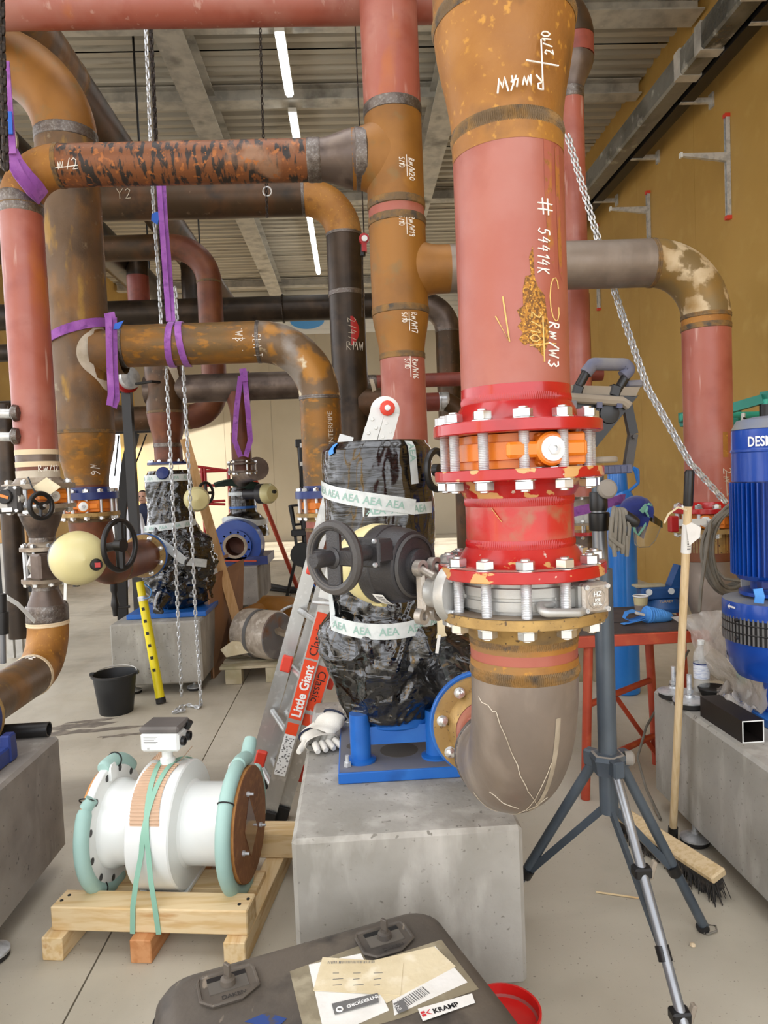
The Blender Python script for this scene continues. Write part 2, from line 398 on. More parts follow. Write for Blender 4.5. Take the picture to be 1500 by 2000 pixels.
def run(parent, pts, r, R, mats, wm='weld_rust', n=40, welds=True):
    pts = [V(p) for p in pts]; k = 0
    def mm():
        nonlocal k
        m = mats if isinstance(mats, str) else mats[min(k, len(mats)-1)]; k += 1; return m
    cur = pts[0]
    for i in range(1, len(pts)):
        if i < len(pts)-1:
            a = arc(pts[i-1], pts[i], pts[i+1], R if not isinstance(R, (list, tuple)) else R[i-1], 18)
            put('pipe', MB().tube([cur, a[0]], r, n), mm(), parent)
            put('elbow', MB().tube(a, r*1.004, n), mm(), parent)
            if welds: weld(parent, a[0], pts[i]-pts[i-1], r, wm); weld(parent, a[-1], pts[i+1]-pts[i], r, wm)
            cur = a[-1]
        else: put('pipe', MB().tube([cur, pts[i]], r, n), mm(), parent)
def scurve(r0, r1, L, n=12, h0=0.0):
    return [(r0+(r1-r0)*(3*t*t-2*t*t*t), h0+L*t) for t in [i/n for i in range(n+1)]]
def reducer(parent, p, q, r0, r1, m, name='reducer', n=40):
    p, q = V(p), V(q); return put(name, MB().lathe(scurve(r0, r1, (q-p).length), p, q-p, n, False), m, parent)
def flange(parent, c, ax, R, r, t, m, hub=0.05, name='flange', n=56):
    """disc of radius R from c along ax (thickness t), then a hub tapering to pipe radius r"""
    prof = [(r*.9, 0), (R-.002, 0), (R, .002), (R, t-.002), (R-.002, t)]
    if hub: prof += [(r+.03*min(1, r/.1), t), (r+.016, t+hub*.3), (r+.003, t+hub*.9), (r, t+hub)]
    else: prof += [(r*.9, t)]
    return put(name, MB().lathe(prof, c, ax, n, False), m, parent)
_sh = {}
def stud_mesh(L, r, thread=True):
    key = ('stud', round(L, 4), r, thread)
    if key not in _sh:
        if thread:
            pr = [(r*.7, 0)]; k = int(L/.0032)
            for i in range(k): pr += [(r*.9, L*(i+.1)/k), (r, L*(i+.5)/k)]
            pr += [(r*.7, L)]
        else: pr = [(r*.8, 0), (r, r*.2), (r, L-r*.2), (r*.8, L)]
        _sh[key] = MB().lathe(pr, n=10 if thread else 8).mesh('stud', 'zinc')
    return _sh[key]
def nut_mesh(af, h):
    key = ('nut', af, h)
    if key not in _sh:
        mb = MB(); mb.lathe([(af*.66, 0), (af*.66, h*.1), (af*.5, h*.1)], n=20)
        mb.hexa((0, 0, h*.1), (0, 0, 1), af, h*.9)
        mb.lathe([(af*.28, h), (af*.28, h*1.16), (af*.2, h*1.22)], n=12)
        _sh[key] = mb.mesh('nut', 'nut')
    return _sh[key]
def bolts(parent, c, ax, R, n, top, bot, af=.03, h=.018, sr=.010, thread=True, ph=0.0, sel=None, nuts='both'):
    """studs through two flanges: c centre, top/bot offsets along ax of the outer faces"""
    c = V(c); ax = V(ax).normalized(); u, w_ = perp(ax)
    up = ax.to_track_quat('Z', 'Y').to_matrix().to_4x4(); dn = (-ax).to_track_quat('Z', 'Y').to_matrix().to_4x4()
    for i in range(n):
        a = 2*PI*(i+.5)/n+ph
        d = u*math.cos(a)+w_*math.sin(a)
        if sel and not sel(d): continue
        p = c+d*R; jig = Matrix.Rotation(random.uniform(0, 1), 4, 'Z')
        if top > bot: inst('stud_bolt', stud_mesh(top-bot, sr, thread), Matrix.Translation(p+ax*bot) @ up, parent)
        if nuts in ('both', 'top'): inst('hex_nut', nut_mesh(af, h), Matrix.Translation(p+ax*top) @ up @ jig, parent)
        if nuts in ('both', 'bot'): inst('hex_nut', nut_mesh(af, h), Matrix.Translation(p+ax*bot) @ dn @ jig, parent)
# ------------------------------------------------------------------ writing
def textmb(s, size, fn, sub=True, align='LEFT', bold=0.0):
    """font text as mesh; fn maps (x, y) of the text plane to a world point"""
    cu = bpy.data.curves.new('t', 'FONT'); cu.body = s; cu.size = size; cu.align_x = align; cu.resolution_u = 3; cu.offset = bold
    ob = bpy.data.objects.new('t', cu); C.objects.link(ob)
    me = bpy.data.meshes.new_from_object(ob.evaluated_get(bpy.context.evaluated_depsgraph_get()))
    mb = MB(); mb.add([fn(v.co.x, v.co.y) for v in me.vertices], [tuple(p.vertices) for p in me.polygons])
    bpy.data.objects.remove(ob); bpy.data.curves.remove(cu); bpy.data.meshes.remove(me)
    return mb
SF = {'0': [[(.5, 0), (.1, .3), (.1, .7), (.5, 1), (.9, .7), (.9, .3), (.5, 0)]], '1': [[(.2, .7), (.6, 1), (.5, 0)]],
 '2': [[(.1, .8), (.4, 1), (.8, .8), (.6, .4), (.1, 0), (.9, .05)]], '3': [[(.1, .95), (.6, 1), (.85, .75), (.45, .52), (.9, .25), (.5, 0), (.1, .1)]],
 '4': [[(.5, 1), (.1, .4), (.9, .45)], [(.75, .8), (.6, 0)]], '5': [[(.9, 1), (.25, .95), (.2, .55), (.65, .6), (.85, .3), (.5, 0), (.1, .1)]],
 '6': [[(.7, 1), (.25, .6), (.15, .25), (.5, 0), (.8, .25), (.5, .45), (.2, .3)]], '7': [[(.1, 1), (.9, 1), (.4, 0)]],
 '8': [[(.5, .5), (.15, .75), (.5, 1), (.85, .75), (.5, .5), (.1, .25), (.5, 0), (.9, .25), (.5, .5)]], '9': [[(.8, .7), (.4, .5), (.2, .75), (.5, 1), (.8, .7), (.6, 0)]],
 '#': [[(.35, 0), (.35, 1)], [(.7, 0), (.7, 1)], [(.05, .65), (1, .7)], [(.05, .3), (1, .35)]], '/': [[(.1, 0), (.7, 1)]], 'K': [[(.15, 0), (.2, 1)], [(.85, 1), (.2, .45), (.9, 0)]],
 'R': [[(.15, 0), (.2, 1), (.7, .95), (.7, .6), (.2, .5), (.85, 0)]], 'M': [[(.05, 0), (.2, 1), (.5, .4), (.8, 1), (.95, 0)]], 'm': [[(.05, 0), (.1, .7), (.3, .1), (.5, .7), (.7, .1), (.9, .7)]],
 'W': [[(0, 1), (.25, 0), (.5, .7), (.75, 0), (1, 1)]], 'w': [[(0, .7), (.25, 0), (.5, .6), (.75, 0), (1, .7)]], 'S': [[(.85, .9), (.4, 1), (.15, .75), (.75, .35), (.6, 0), (.1, .1)]],
 'L': [[(.2, 1), (.15, 0), (.8, .05)]], 'T': [[(.5, 0), (.5, 1)], [(.05, 1), (.95, 1)]], 'P': [[(.15, 0), (.2, 1), (.8, .9), (.75, .55), (.2, .45)]], 'A': [[(.05, 0), (.5, 1), (.95, 0)], [(.25, .4), (.75, .4)]],
 'E': [[(.85, 1), (.15, 1), (.15, 0), (.85, 0)], [(.15, .5), (.7, .5)]], 'C': [[(.9, .85), (.5, 1), (.1, .6), (.15, .2), (.5, 0), (.9, .15)]], 'I': [[(.5, 0), (.5, 1)]], 'Y': [[(0, 1), (.5, .5), (1, 1)], [(.5, .5), (.5, 0)]],
 'u': [[(.1, .7), (.15, .1), (.5, 0), (.8, .2), (.85, .7)], [(.85, .7), (.9, 0)]], 'n': [[(.1, 0), (.15, .7), (.5, .7), (.75, .5), (.8, 0)]], 'o': [[(.5, 0), (.15, .35), (.5, .7), (.85, .35), (.5, 0)]], ' ': [], '.': [[(.3, 0), (.4, .08)]]}
def strokes(mb, s, fn, h, th=.0016, wr=.62, gap=.2):
    """hand lettering; fn(x, y) -> point, x along the line, y up"""
    x = 0.0
    for ch in s:
        for pl in SF.get(ch, []):
            q = []
            for i in range(len(pl)-1):
                a, b = pl[i], pl[i+1]
                for t in ((0, .5) if i < len(pl)-2 else (0, .5, 1)):
                    q.append(((a[0]+(b[0]-a[0])*t)*wr*h+x, (a[1]+(b[1]-a[1])*t)*h))
            mb.tube([fn(*p) for p in q], th, 5)
        x += (wr+gap)*h*(0.7 if ch in '1I/. ' else 1)
    return x
def cylmap(c, r, th0, z0, rot=0.0, off=.0012):
    """text plane wrapped on a vertical cylinder at angle th0 (0 faces the camera side -y), turned by rot"""
    c = V(c); co, si = math.cos(rot), math.sin(rot)
    def fn(x, y):
        a, b = x*co-y*si, x*si+y*co; t = th0+a/r
        return V((c.x+(r+off)*math.sin(t), c.y-(r+off)*math.cos(t), z0+b))
    return fn
def hcylmap(c, r, x0, th0, rot=0.0, off=.0012):
    """on a horizontal cylinder along x: th0 above the camera-side generatrix"""
    c = V(c); co, si = math.cos(rot), math.sin(rot)
    def fn(x, y):
        a, b = x*co-y*si, x*si+y*co; t = th0+b/r
        return V((x0+a, c.y-(r+off)*math.cos(t), c.z+(r+off)*math.sin(t)))
    return fn
def planemap(o, u, v, off=0.0):
    o, u, v = V(o), V(u).normalized(), V(v).normalized(); n = u.cross(v)
    return lambda x, y: o+u*x+v*y+n*off
# ================================================================== the setting
XR, XL, YB, YF, ZC = 3.75, -5.25, 18.0, -1.5, 6.2
ZW = ZC+.16
defmat('stain', '#6d6459', [('#857b6d', 14, .45, .6)], rough=.6)
# floor: two cast slabs with a saw-cut joint between them
fl = struct('floor', MB().box(((XL+XR)/2, (YB+YF)/2, -.06), (XR-XL+.6, YB-YF+.6, .06)), 'joint')
JX = atz(399, 1478, 0).x
JY = 7.4
for (x0, x1) in ((XL-.3, JX-.003), (JX+.003, XR+.3)):
    for (y0, y1) in ((YF-.3, JY-.003), (JY+.003, YB+.3)):
        struct('slab', MB().box(((x0+x1)/2, (y0+y1)/2, -.015), (x1-x0, y1-y0, .03)), 'floor', fl)
for k, (px, py, L_, w_) in enumerate(((150, 1418, .5, .05), (215, 1424, .42, .03), (120, 1432, .35, .04), (240, 1436, .3, .02), (180, 1408, .3, .025))):
    c_ = atz(px, py, 0); n_ = 16
    struct('floor_stain', MB().prism([(L_/2*math.cos(2*PI*i/n_)*(1+.25*math.sin(5*i+k)), w_*math.sin(2*PI*i/n_)*(1+.4*math.sin(3*i+k))) for i in range(n_)], (c_.x, c_.y, .0004+.0002*k), (1, .15, 0), (-.15, 1, 0), (0, 0, .0003)), 'stain', fl)
struct('ground_outside', MB().box((0, 8, -.3), (120, 120, .4)), 'concrete')
# back wall with the pale band under the roof
wb = struct('wall_back', MB().box(((XL+XR)/2, YB+.1, 2.55), (XR-XL+.4, .2, 5.1)), 'wall_beige')
for k in range(8):
    x0 = XL-.2+k*1.175
    struct('wall_panel', MB().box((x0+.585, YB-.004, 2.55), (1.168, .012, 5.08)), 'wall_beige', wb)
wt = struct('trim_1', MB().box(((XL+XR)/2, YB+.1, 5.74), (XR-XL+.4, .2, 1.28)), 'white_wall')
for k in range(9): struct('trim_rib', MB().box(((XL+XR)/2, YB-.006, 5.16+k*.12), (XR-XL+.4, .012, .1)), 'white_wall', wt)
# right wall: sandwich panels, with an open gateway far down the hall
GY0, GY1, GZ = 12.4, 16.4, 4.6
wr = struct('wall_right', MB().box((XR+.1, (YF+GY0)/2, ZW/2), (.18, GY0-YF, ZW)).box((XR+.1, (GY1+YB+.2)/2, ZW/2), (.18, YB+.2-GY1, ZW)).box((XR+.1, (GY0+GY1)/2, (GZ+ZW)/2), (.18, GY1-GY0, ZW-GZ)), 'wall_ochre')
y = YF; pw = (7.55-YF)/6
while y < GY0-.1:
    y1 = min(y+pw, GY0); struct('wall_panel', MB().box((XR+.003, (y+y1)/2, ZW/2), (.03, y1-y-.004, ZW)), 'wall_ochre', wr); y = y1
# left wall with an open doorway, and a lit strip beyond
WY0, WY1, WZ0, WZ1 = -1.0, 10.2, .15, 5.4
wl = struct('wall_left', MB().box((XL-.1, (YF+WY0)/2, ZC/2), (.18, WY0-YF, ZC)).box((XL-.1, (WY1+15.2)/2, ZW/2), (.18, 15.2-WY1, ZW)).box((XL-.1, (WY0+WY1)/2, WZ0/2), (.18, WY1-WY0, WZ0)).box((XL-.1, (WY0+WY1)/2, (WZ1+ZW)/2), (.18, WY1-WY0, ZW-WZ1)).box((XL-.1, 17.75, ZW/2), (.18, .9, ZW)).box((XL-.1, 16.25, 4.83), (.18, 2.1, 3.06)), 'wall_ochre')
y = WY1+.05
while y < 15.1:
    y1 = min(y+1.25, 15.2); struct('wall_panel', MB().box((XL+.003, (y+y1)/2, ZC/2), (.03, y1-y-.005, ZC)), 'wall_ochre', wl); y = y1
wn = struct('added_window_1', MB().box((XL-.05, (WY0+WY1)/2, WZ0+.03), (.2, WY1-WY0, .06)).box((XL-.05, (WY0+WY1)/2, WZ1-.03), (.2, WY1-WY0, .06)), 'galv')  # window band added out of view to bring more daylight into the hall
for k in range(6): struct('added_mullion', MB().box((XL-.05, WY0+(WY1-WY0)*k/5, (WZ0+WZ1)/2), (.12, .07, WZ1-WZ0)), 'galv', wn)
dr = struct('door_1', MB().box((XL+.01, 15.17, 1.65), (.22, .06, 3.3)).box((XL+.01, 17.33, 1.65), (.22, .06, 3.3)).box((XL+.01, 16.25, 3.33), (.22, 2.22, .06)), 'black_plastic')
# front wall behind the camera: a wide gateway stands open there
wf = struct('wall_front', MB().box((XL-.0, YF-.1, ZC/2), (.5, .2, ZC)).box((XR, YF-.1, ZC/2), (.5, .2, ZC)).box(((XL+XR)/2, YF-.1, 5.85), (XR-XL, .2, .7)), 'wall_ochre')
# roof: profiled deck sheets, ribs across the hall
# unseen rooflight opening, added over the near bay to light floor from above
KX0, KX1, KY0, KY1 = -3.6, 2.2, .3, 4.5
def roofbox(mb, x0, x1, y0, y1): return mb.box(((x0+x1)/2, (y0+y1)/2, ZC+.2), (x1-x0, y1-y0, .08))
mb = MB(); roofbox(mb, XL-.3, XR+.3, YF-.3, KY0); roofbox(mb, XL-.3, XR+.3, KY1, YB+.3); roofbox(mb, XL-.3, KX0, KY0, KY1); roofbox(mb, KX1, XR+.3, KY0, KY1)
ce = struct('ceiling', mb, 'black_plastic')
rl = struct('added_window_2', MB().box(((KX0+KX1)/2, KY0, ZC+.15), (KX1-KX0, .06, .3)).box(((KX0+KX1)/2, KY1, ZC+.15), (KX1-KX0, .06, .3)).box((KX0, (KY0+KY1)/2, ZC+.15), (.06, KY1-KY0, .3)).box((KX1, (KY0+KY1)/2, ZC+.15), (.06, KY1-KY0, .3)), 'galv')
for k in range(1, 4): struct('added_bar', MB().box((KX0+(KX1-KX0)*k/4, (KY0+KY1)/2, ZC+.2), (.06, KY1-KY0, .08)), 'galv', rl)
def deck(y0, y1):
    mb = MB(); per = .2; ys = []; y = y0
    prof = []
    k = int(round((y1-y0)/per))
    for i in range(k):
        a = y0+(y1-y0)*i/k; p = (y1-y0)/k
        prof += [(a, 0), (a+p*.42, 0), (a+p*.55, .055), (a+p*.87, .055)]
    prof.append((y1, 0))
    for (x0, x1) in (((XL-.2, XR+.02),) if y0 >= KY1 or y1 <= KY0 else ((XL-.2, KX0), (KX1, XR+.02))):
        vs = []
        for (yy, zz) in prof: vs += [(x0, yy, ZC+zz), (x1, yy, ZC+zz)]
        mb.add(vs, [(2*i, 2*i+1, 2*i+3, 2*i+2) for i in range(len(prof)-1)])
    return mb
y = YF
while y < YB-.1:
    y1 = min(y+1.2, YB); struct('deck_panel', deck(y, y1-.025), 'deck', ce); y = y1
# steel framing under the deck
def ibeam(name, p, q, wd, h, label, up=V((0, 0, 1))):
    p, q = V(p), V(q); d = (q-p).normalized(); sd = d.cross(up).normalized()
    mb = MB()
    for (a, b, cw, chh) in ((0, 0, wd, .014), (0, h-.014, wd, .014)):
        mb.prism([(-cw/2, b), (cw/2, b), (cw/2, b+chh), (-cw/2, b+chh)], p, sd, up, q-p)
    mb.prism([(-.006, .01), (.006, .01), (.006, h-.01), (-.006, h-.01)], p, sd, up, q-p)
    o = put(name, mb, 'galv', None, False); return tag(o, label, 'roof beam', 'roof steel')
xb1 = atz(325, 60, 5.82).x; xb2 = atz(872, 200, 5.82).x
ibeam('roof_beam', (xb1, YF, 5.82), (xb1, YB, 5.82), .3, .3, 'galvanised roof girder running lengthwise, left of the light strips')
ibeam('roof_beam', (xb2, YF, 5.82), (xb2, YB, 5.82), .3, .3, 'galvanised roof girder running lengthwise, right of the light strips')
for (py, lab) in ((198, 'second cross purlin under the deck, behind the top of the rusty tee'), (42, 'nearest galvanised cross purlin, level with the red overhead pipe'), (556, 'far cross purlin under the deck near the white wall band'), (395, 'third cross purlin, half hidden behind the brown elbow')):
    yy = atz(650, py, 6.02).y
    ibeam('roof_purlin', (XL+.05, yy, 6.0), (XR-.05, yy, 6.0), .2 if py > 100 else .3, .18, 'galvanised '+lab.replace('galvanised ', '') if not lab.startswith('nearest') else lab)
# light strips
for (p, q, lab) in (((518, 66), (552, 190), 'nearest glowing white light strip under the roof deck'), ((555, 222), (574, 286), 'short middle glowing light strip behind the mottled pipe'), ((613, 420), (642, 535), 'farthest glowing light strip near the dark vertical pipe')):
    a, b = atz(*p, 5.9), atz(*q, 5.9); b.x = a.x = -.52
    t = thing('light_strip', lab, 'ceiling light', (a.x, (a.y+b.y)/2, 5.88), 'linear lights on the roof')
    put('housing', MB().box((a.x, (a.y+b.y)/2, 5.945), (.1, b.y-a.y, .05)), 'white_wall', t, False)
    put('diffuser', MB().prism([(-.035, 0), (.035, 0), (.028, -.03), (-.028, -.03)], (a.x, a.y+.02, 5.92), (1, 0, 0), (0, 0, 1), (0, b.y-a.y-.04, 0)), 'led', t, False)
    for yy in (a.y+.3, b.y-.3): put('hanger', MB().cyl((a.x, yy, 5.96), (a.x, yy, 6.2), .006, n=6), 'galv', t)
# cable tray along the right wall
xt = 3.42
pa = atz(1322, 176, 5.2); zt = 5.12
t = thing('cable_tray', 'long black cable tray with wrapped duct along the ochre wall', 'cable tray', (xt, 6, zt))
put('duct', MB().box((xt-.12, 7.4, zt+.1), (.2, 19.2, .24), None, .02), 'tray_film', t, False)
put('rail', MB().box((xt+.055, 7.4, zt+.01), (.13, 19.2, .11)), 'tray_black', t, False)
put('rail', MB().box((xt+.09, 7.4, zt+.05), (.012, 19.2, .1)), 'galv_bright', t, False)
for k, yy in enumerate((5.9, 7.15, 8.4, 9.7, 11.0, 12.3)):
    a = put('bracket_arm', MB().box((xt+.16, yy, zt-.03), (.34, .045, .045)), 'galv_bright', t, False)
    put('wall_plate', MB().box((XR-.022, yy, zt-.03), (.02, .08, .14)), 'galv_bright', t, False)
for yy, zz in ((6.35, 0), (6.75, 0), (5.6, 0)):
    put('duct_band', MB().box((xt-.12, yy, zt+.1), (.21, .12, .25)), 'galv', t, False)
# T brackets on the right wall
def tbracket(px, py0, py1, arm_px, arm_py, label):
    xw = XR-.015
    # depth from the wall plane
    d = _f + _r*((px-CX)/F) - _u*(((py0+py1)/2-CY)/F); Y = d.y*(xw/d.x)
    z0, z1 = at(px, py1, Y).z, at(px, py0, Y).z; za = at(px, arm_py, Y).z
    t = thing('wall_bracket', label, 'wall bracket', (xw, Y, z0), 'cantilever brackets on the ochre wall')
    mb = MB()
    for s_ in (-1, 1): mb.box((xw-.02, Y+s_*.018, (z0+z1)/2), (.04, .006, z1-z0))
    mb.box((xw-.003, Y, (z0+z1)/2), (.006, .04, z1-z0))
    put('channel', mb, 'galv_bright', t, False)
    for zz in (z0, z1): put('end_cap', MB().box((xw-.022, Y, zz), (.05, .05, .035)), 'ladder_plastic', t, False)
    if arm_px:
        xa = at(arm_px, arm_py, Y).x
        arm = put('arm', MB().prism([(0, -.05), (0, .03), (xa-xw, .03), (xa-xw, .005)], (xw-.03, Y-.02, za), (1, 0, 0), (0, 0, 1), (0, .04, 0)), 'galv_bright', t, False)
        put('arm_cap', MB().box((xa-.03, Y, za+.018), (.02, .045, .045)), 'ladder_plastic' if False else 'white_enamel', arm, False)
tbracket(1425, 226, 425, 1336, 305, 'nearest chrome cantilever bracket with red end caps on the ochre wall')
tbracket(1270, 376, 520, 1197, 409, 'second chrome cantilever bracket, its lower end behind the brown elbow')
tbracket(1170, 440, 604, None, 500, 'farthest chrome wall channel beside the red pipe')
# blue oval on the white band, dark pipe crosses in front
p = at(600, 628, YB-.03); rr = .42
o = put('oval_sign', MB().prism([(rr*math.cos(a*PI/16), .2*math.sin(a*PI/16)) for a in range(32)], (p.x, YB-.012, p.z+.02), (1, 0, 0), (0, 0, 1), (0, -.03, 0)), 'sky_blue', None, False)
tag(o, 'blue oval panel on the white wall band under the far dark pipe', 'panel')
# ---------------- concrete plinths on levelling feet
ZT, ZB = .53, .08
def foot(parent, x, y, z1, r=.055):
    f = put('levelling_foot', MB().lathe([(r*.9, 0), (r, .006), (r, .02)], (x, y, 0), n=28), 'rubber', parent)
    put('foot_plate', MB().lathe([(r*1.02, .019), (r*1.02, .026), (r*.55, .036), (.014, .04), (.014, .05)], (x, y, 0), n=28), 'zinc', f)
    put('spindle', MB().cyl((x, y, .04), (x, y, z1), .010, n=10), 'zinc', f)
def plinth(x0, x1, y0, y1, label, m='concrete', feet=()):
    c = .012
    b = MB().box(((x0+x1)/2, (y0+y1)/2, (ZT+ZB)/2), (x1-x0, y1-y0, ZT-ZB), None, c)
    t = thing('concrete_plinth', label, 'concrete block', ((x0+x1)/2, (y0+y1)/2, 0), 'pump plinths')
    put('block', b, m, t, False)
    for (x, y) in feet: foot(t, x, y, ZB)
plinth(-.207, .425, 1.9, 3.1, 'pale concrete plinth in the centre carrying the wrapped pump', 'concrete', [(-.1, 2.0), (.32, 2.0), (-.1, 3.0), (.32, 3.0)])
plinth(-1.83, -1.205, 1.3, 2.86, 'concrete plinth at the left frame edge with a black tube on top', 'concrete_dark', [(-1.23, 2.30), (-1.7, 2.7), (-1.23, 1.5)])
plinth(1.27, 1.9, 1.2, 3.03, 'concrete plinth at the right edge under the blue motor', 'concrete', [(1.295, 2.72), (1.75, 2.9), (1.3, 1.4)])
plinth(-1.77, -1.13, 5.14, 6.2, 'grey plinth behind the black bucket, yellow pole leaning on it', 'concrete', [(-1.22, 5.26), (-1.66, 5.26), (-1.22, 6.0)])
plinth(-1.77, -1.13, 8.3, 9.5, 'farthest concrete plinth, under the pump with the open blue flange', 'concrete_dark', [(-1.27, 8.42), (-1.66, 8.42)])
# ================================================================== the foreground riser
XM, YM = .3405, 1.46
RP, RF = .1095, .170
Z = V((0, 0, 1))
def P(z): return V((XM, YM, z))
F1T, F1B, F2T, F2B, F3T, F3B, F4T, F4B = 1.597, 1.574, 1.505, 1.484, 1.314, 1.291, 1.224, 1.203
zw1, zw2 = 2.165, 2.385
t = thing('main_riser_pipe', 'large red primed riser pipe with rusty reducer, nearest the camera', 'pipe', P(F1B))
put('pipe', MB().tube([P(1.637), P(2.125)], RP, 64), 'red_primer', t)
put('bare_band', MB().lathe([(RP+.0006, 2.12), (RP+.001, 2.15), (RP+.0006, zw1)], (XM, YM, 0), Z, 64, False), 'rust_orange', t)
put('reducer', MB().lathe(scurve(RP, .139, zw2-zw1, 14, zw1), (XM, YM, 0), Z, 64, False), 'rust_orange', t)
put('upper_pipe', MB().lathe([(.139, zw2), (.139, 3.3)], (XM, YM, 0), Z, 64, False), 'rust_orange', t)
def rippleweld(parent, z, r, m, amp=.0015, w_=.010):
    n = 170; mb = MB()
    def fn(u, v):
        a = 2*PI*u; s = (v-.5)*2
        h = amp*(1-s*s)*.8+amp*.5*math.sin(a*n/1.0+s*2.2)*(1-s*s)+.0004
        return V((XM+(r+h)*math.sin(a), YM-(r+h)*math.cos(a), z+s*w_))
    return put('weld_seam', mb.grid(fn, n*4, 5, True), m, parent)
rippleweld(t, zw1, RP, 'weld_rust', .003, .014); rippleweld(t, zw2, .139, 'weld_rust', .003, .014)
flange(t, P(F1B), Z, RF, RP, F1T-F1B, 'red_gloss', .04)
rippleweld(t, 1.642, RP, 'red_gloss')
put('gloss_band', MB().lathe([(RP+.0007, 1.640), (RP+.0009, 1.655), (RP+.0006, 1.668)], (XM, YM, 0), Z, 64, False), 'red_gloss', t)
# rusty bare patch and hand lettering
def patch(parent, c, r, m, th0, z0, outline, name, off=.0005):
    # polygon in (arc length, height) triangulated on the cylinder
    me = MB(); n = len(outline); cx = sum(p[0] for p in outline)/n; cz = sum(p[1] for p in outline)/n
    vs = []; fs = []
    for k in range(6):
        for (a, b) in outline:
            f_ = 1-k/5.0; aa, bb = cx+(a-cx)*f_, cz+(b-cz)*f_
            tt = th0+aa/r; vs.append(V((c.x+(r+off)*math.sin(tt), c.y-(r+off)*math.cos(tt), z0+bb)))
    for k in range(5):
        for i in range(n): fs.append((k*n+i, k*n+(i+1) % n, (k+1)*n+(i+1) % n, (k+1)*n+i))
    return put(name, me.add(vs, fs), m, parent)
random.seed(3)
defmat('rust_faint', '#9d5544', [('#a3662f', 45, .5, .58, (1, 1, .35), 6), ('#8a5a2a', 90, .58, .64)], rough=.5)
ol = [(-.012, .075), (.004, .078), (.012, .055), (.026, .04), (.03, .0), (.036, -.02), (.03, -.05), (.018, -.075), (.006, -.06), (-.02, -.052), (-.028, -.042), (-.02, -.03), (-.03, -.018), (-.022, -.008), (-.03, .012), (-.018, .02), (-.018, .05)]
defmat('rust_speck', '#a8701f', [('#6d4515', 170, .42, .55, (1, 1, 1), 2), ('#d09a3c', 200, .55, .65)], rough=.7, bump=(220, .5))
patch(t, P(0), RP, 'rust_speck', .12, 1.79, ol, 'rust_patch')
patch(t, P(0), RP, 'rust_speck', .12, 1.9, [(-.004, 0), (0, -.05), (.006, -.04), (.004, .02)], 'rust_patch')
for th, z0, ww in ((.52, 2.0, .010), (.78, 1.98, .008)):
    patch(t, P(0), RP, 'rust_faint', th, z0, [(-ww, .13), (ww, .14), (ww*.8, .0), (ww, -.12), (-ww*.6, -.1), (-ww, .02)], 'rust_streak')
mb = MB()
strokes(mb, '#', cylmap(P(0), RP, .27, 2.012, -PI/2), .034, .0016, .95)
strokes(mb, '54414K', cylmap(P(0), RP, .27, 1.955, -PI/2-.06), .026, .0014, .46, .14)
strokes(mb, 'Rm/W3', cylmap(P(0), RP, .43, 1.782, -PI/2-.06), .026, .0016, .55, .2)
put('chalk_lettering', mb, 'white_chalk', t, kind='stuff')
mb = MB()
f_ = cylmap(P(0), RP, .30, 1.79, 0)
mb.tube([f_(0, .0), f_(.001, -.085)], .0016, 5); mb.tube([f_(-.028, -.055), f_(.01, -.05), f_(.03, -.05)], .0014, 5)
strokes(mb, '2/10', cylmap(P(0), RP, .10, 1.80, -PI/2-.1), .02, .0013, .7, .2)
mb.tube([f_(-.075, .04), f_(-.065, -.045), f_(-.09, .005)], .0016, 5)
mb.tube([f_(.03+.012*math.cos(a*.6)*1.0, .055-.004*a+.03*math.sin(a*.6)) for a in range(12)], .0012, 5)
put('chalk_lettering', mb, 'yellow_chalk', t, kind='stuff')
mb = MB()
strokes(mb, 'Rm/W', cylmap(P(0), .126, .36, 2.225, PI+.06), .026, .0017, .75, .25)
strokes(mb, '4', cylmap(P(0), .126, -.05, 2.225, PI+.3), .022, .0017, .8, .25)
f_ = cylmap(P(0), .132, .30, 2.245, 0); mb.tube([f_(-.03, .0), f_(.04, .002)], .0015, 5); mb.tube([f_(0, .04), f_(.001, -.035)], .0015, 5)
strokes(mb, '2/10', cylmap(P(0), .133, .5, 2.262, PI/2+.2), .02, .0014, .5, .15)
put('chalk_lettering', mb, 'white_chalk', t, kind='stuff')
# --- spool between the valves
t2 = thing('red_spool', 'short bright red flanged spool between the orange and silver valves', 'pipe spool', P(F3B))
put('pipe', MB().tube([P(F3T+.04), P(F2B-.04)], RP, 64), mat('spool_red', '#b02620', [('#a8604f', 4, .45, .6, (1, 1, 2.2)), ('#bb2b24', 7, .55, .7), ('#9b5a42', 14, .62, .72)], rough=.3, coat=.25, bump=(70, .1)), t2)
flange(t2, P(F2T), -Z, RF, RP, F2T-F2B, 'red_gloss_chipped', .036)
flange(t2, P(F3B), Z, RF, RP, F3T-F3B, 'red_gloss_chipped', .036)
rippleweld(t2, F2B-.042, RP, 'red_gloss'); rippleweld(t2, F3T+.042, RP, 'red_gloss')
put('dust_film', MB().lathe([(RP+.03, F3T+.0008), (RF-.003, F3T+.0008)], (XM, YM, 0), Z, 56, False), mat('dust_red', '#b3776a', [('#a25b50', 7, .45, .65)], rough=.8), t2)
bolts(t, P(0), Z, .1475, 12, F1T, F2B, .032, .019, .0105, True, ph=.12)
bolts(t2, P(0), Z, .1475, 12, F3T, F4B, .032, .019, .0105, True, ph=.09)
put('yellow_scrape', MB().strap([cylmap(P(0), RP, -.72, 1.43)(x_, -x_*1.3) for x_ in (0, .006, .014, .02)], (0, -1, 0), .006, .0005), 'yellow_chalk', t2)
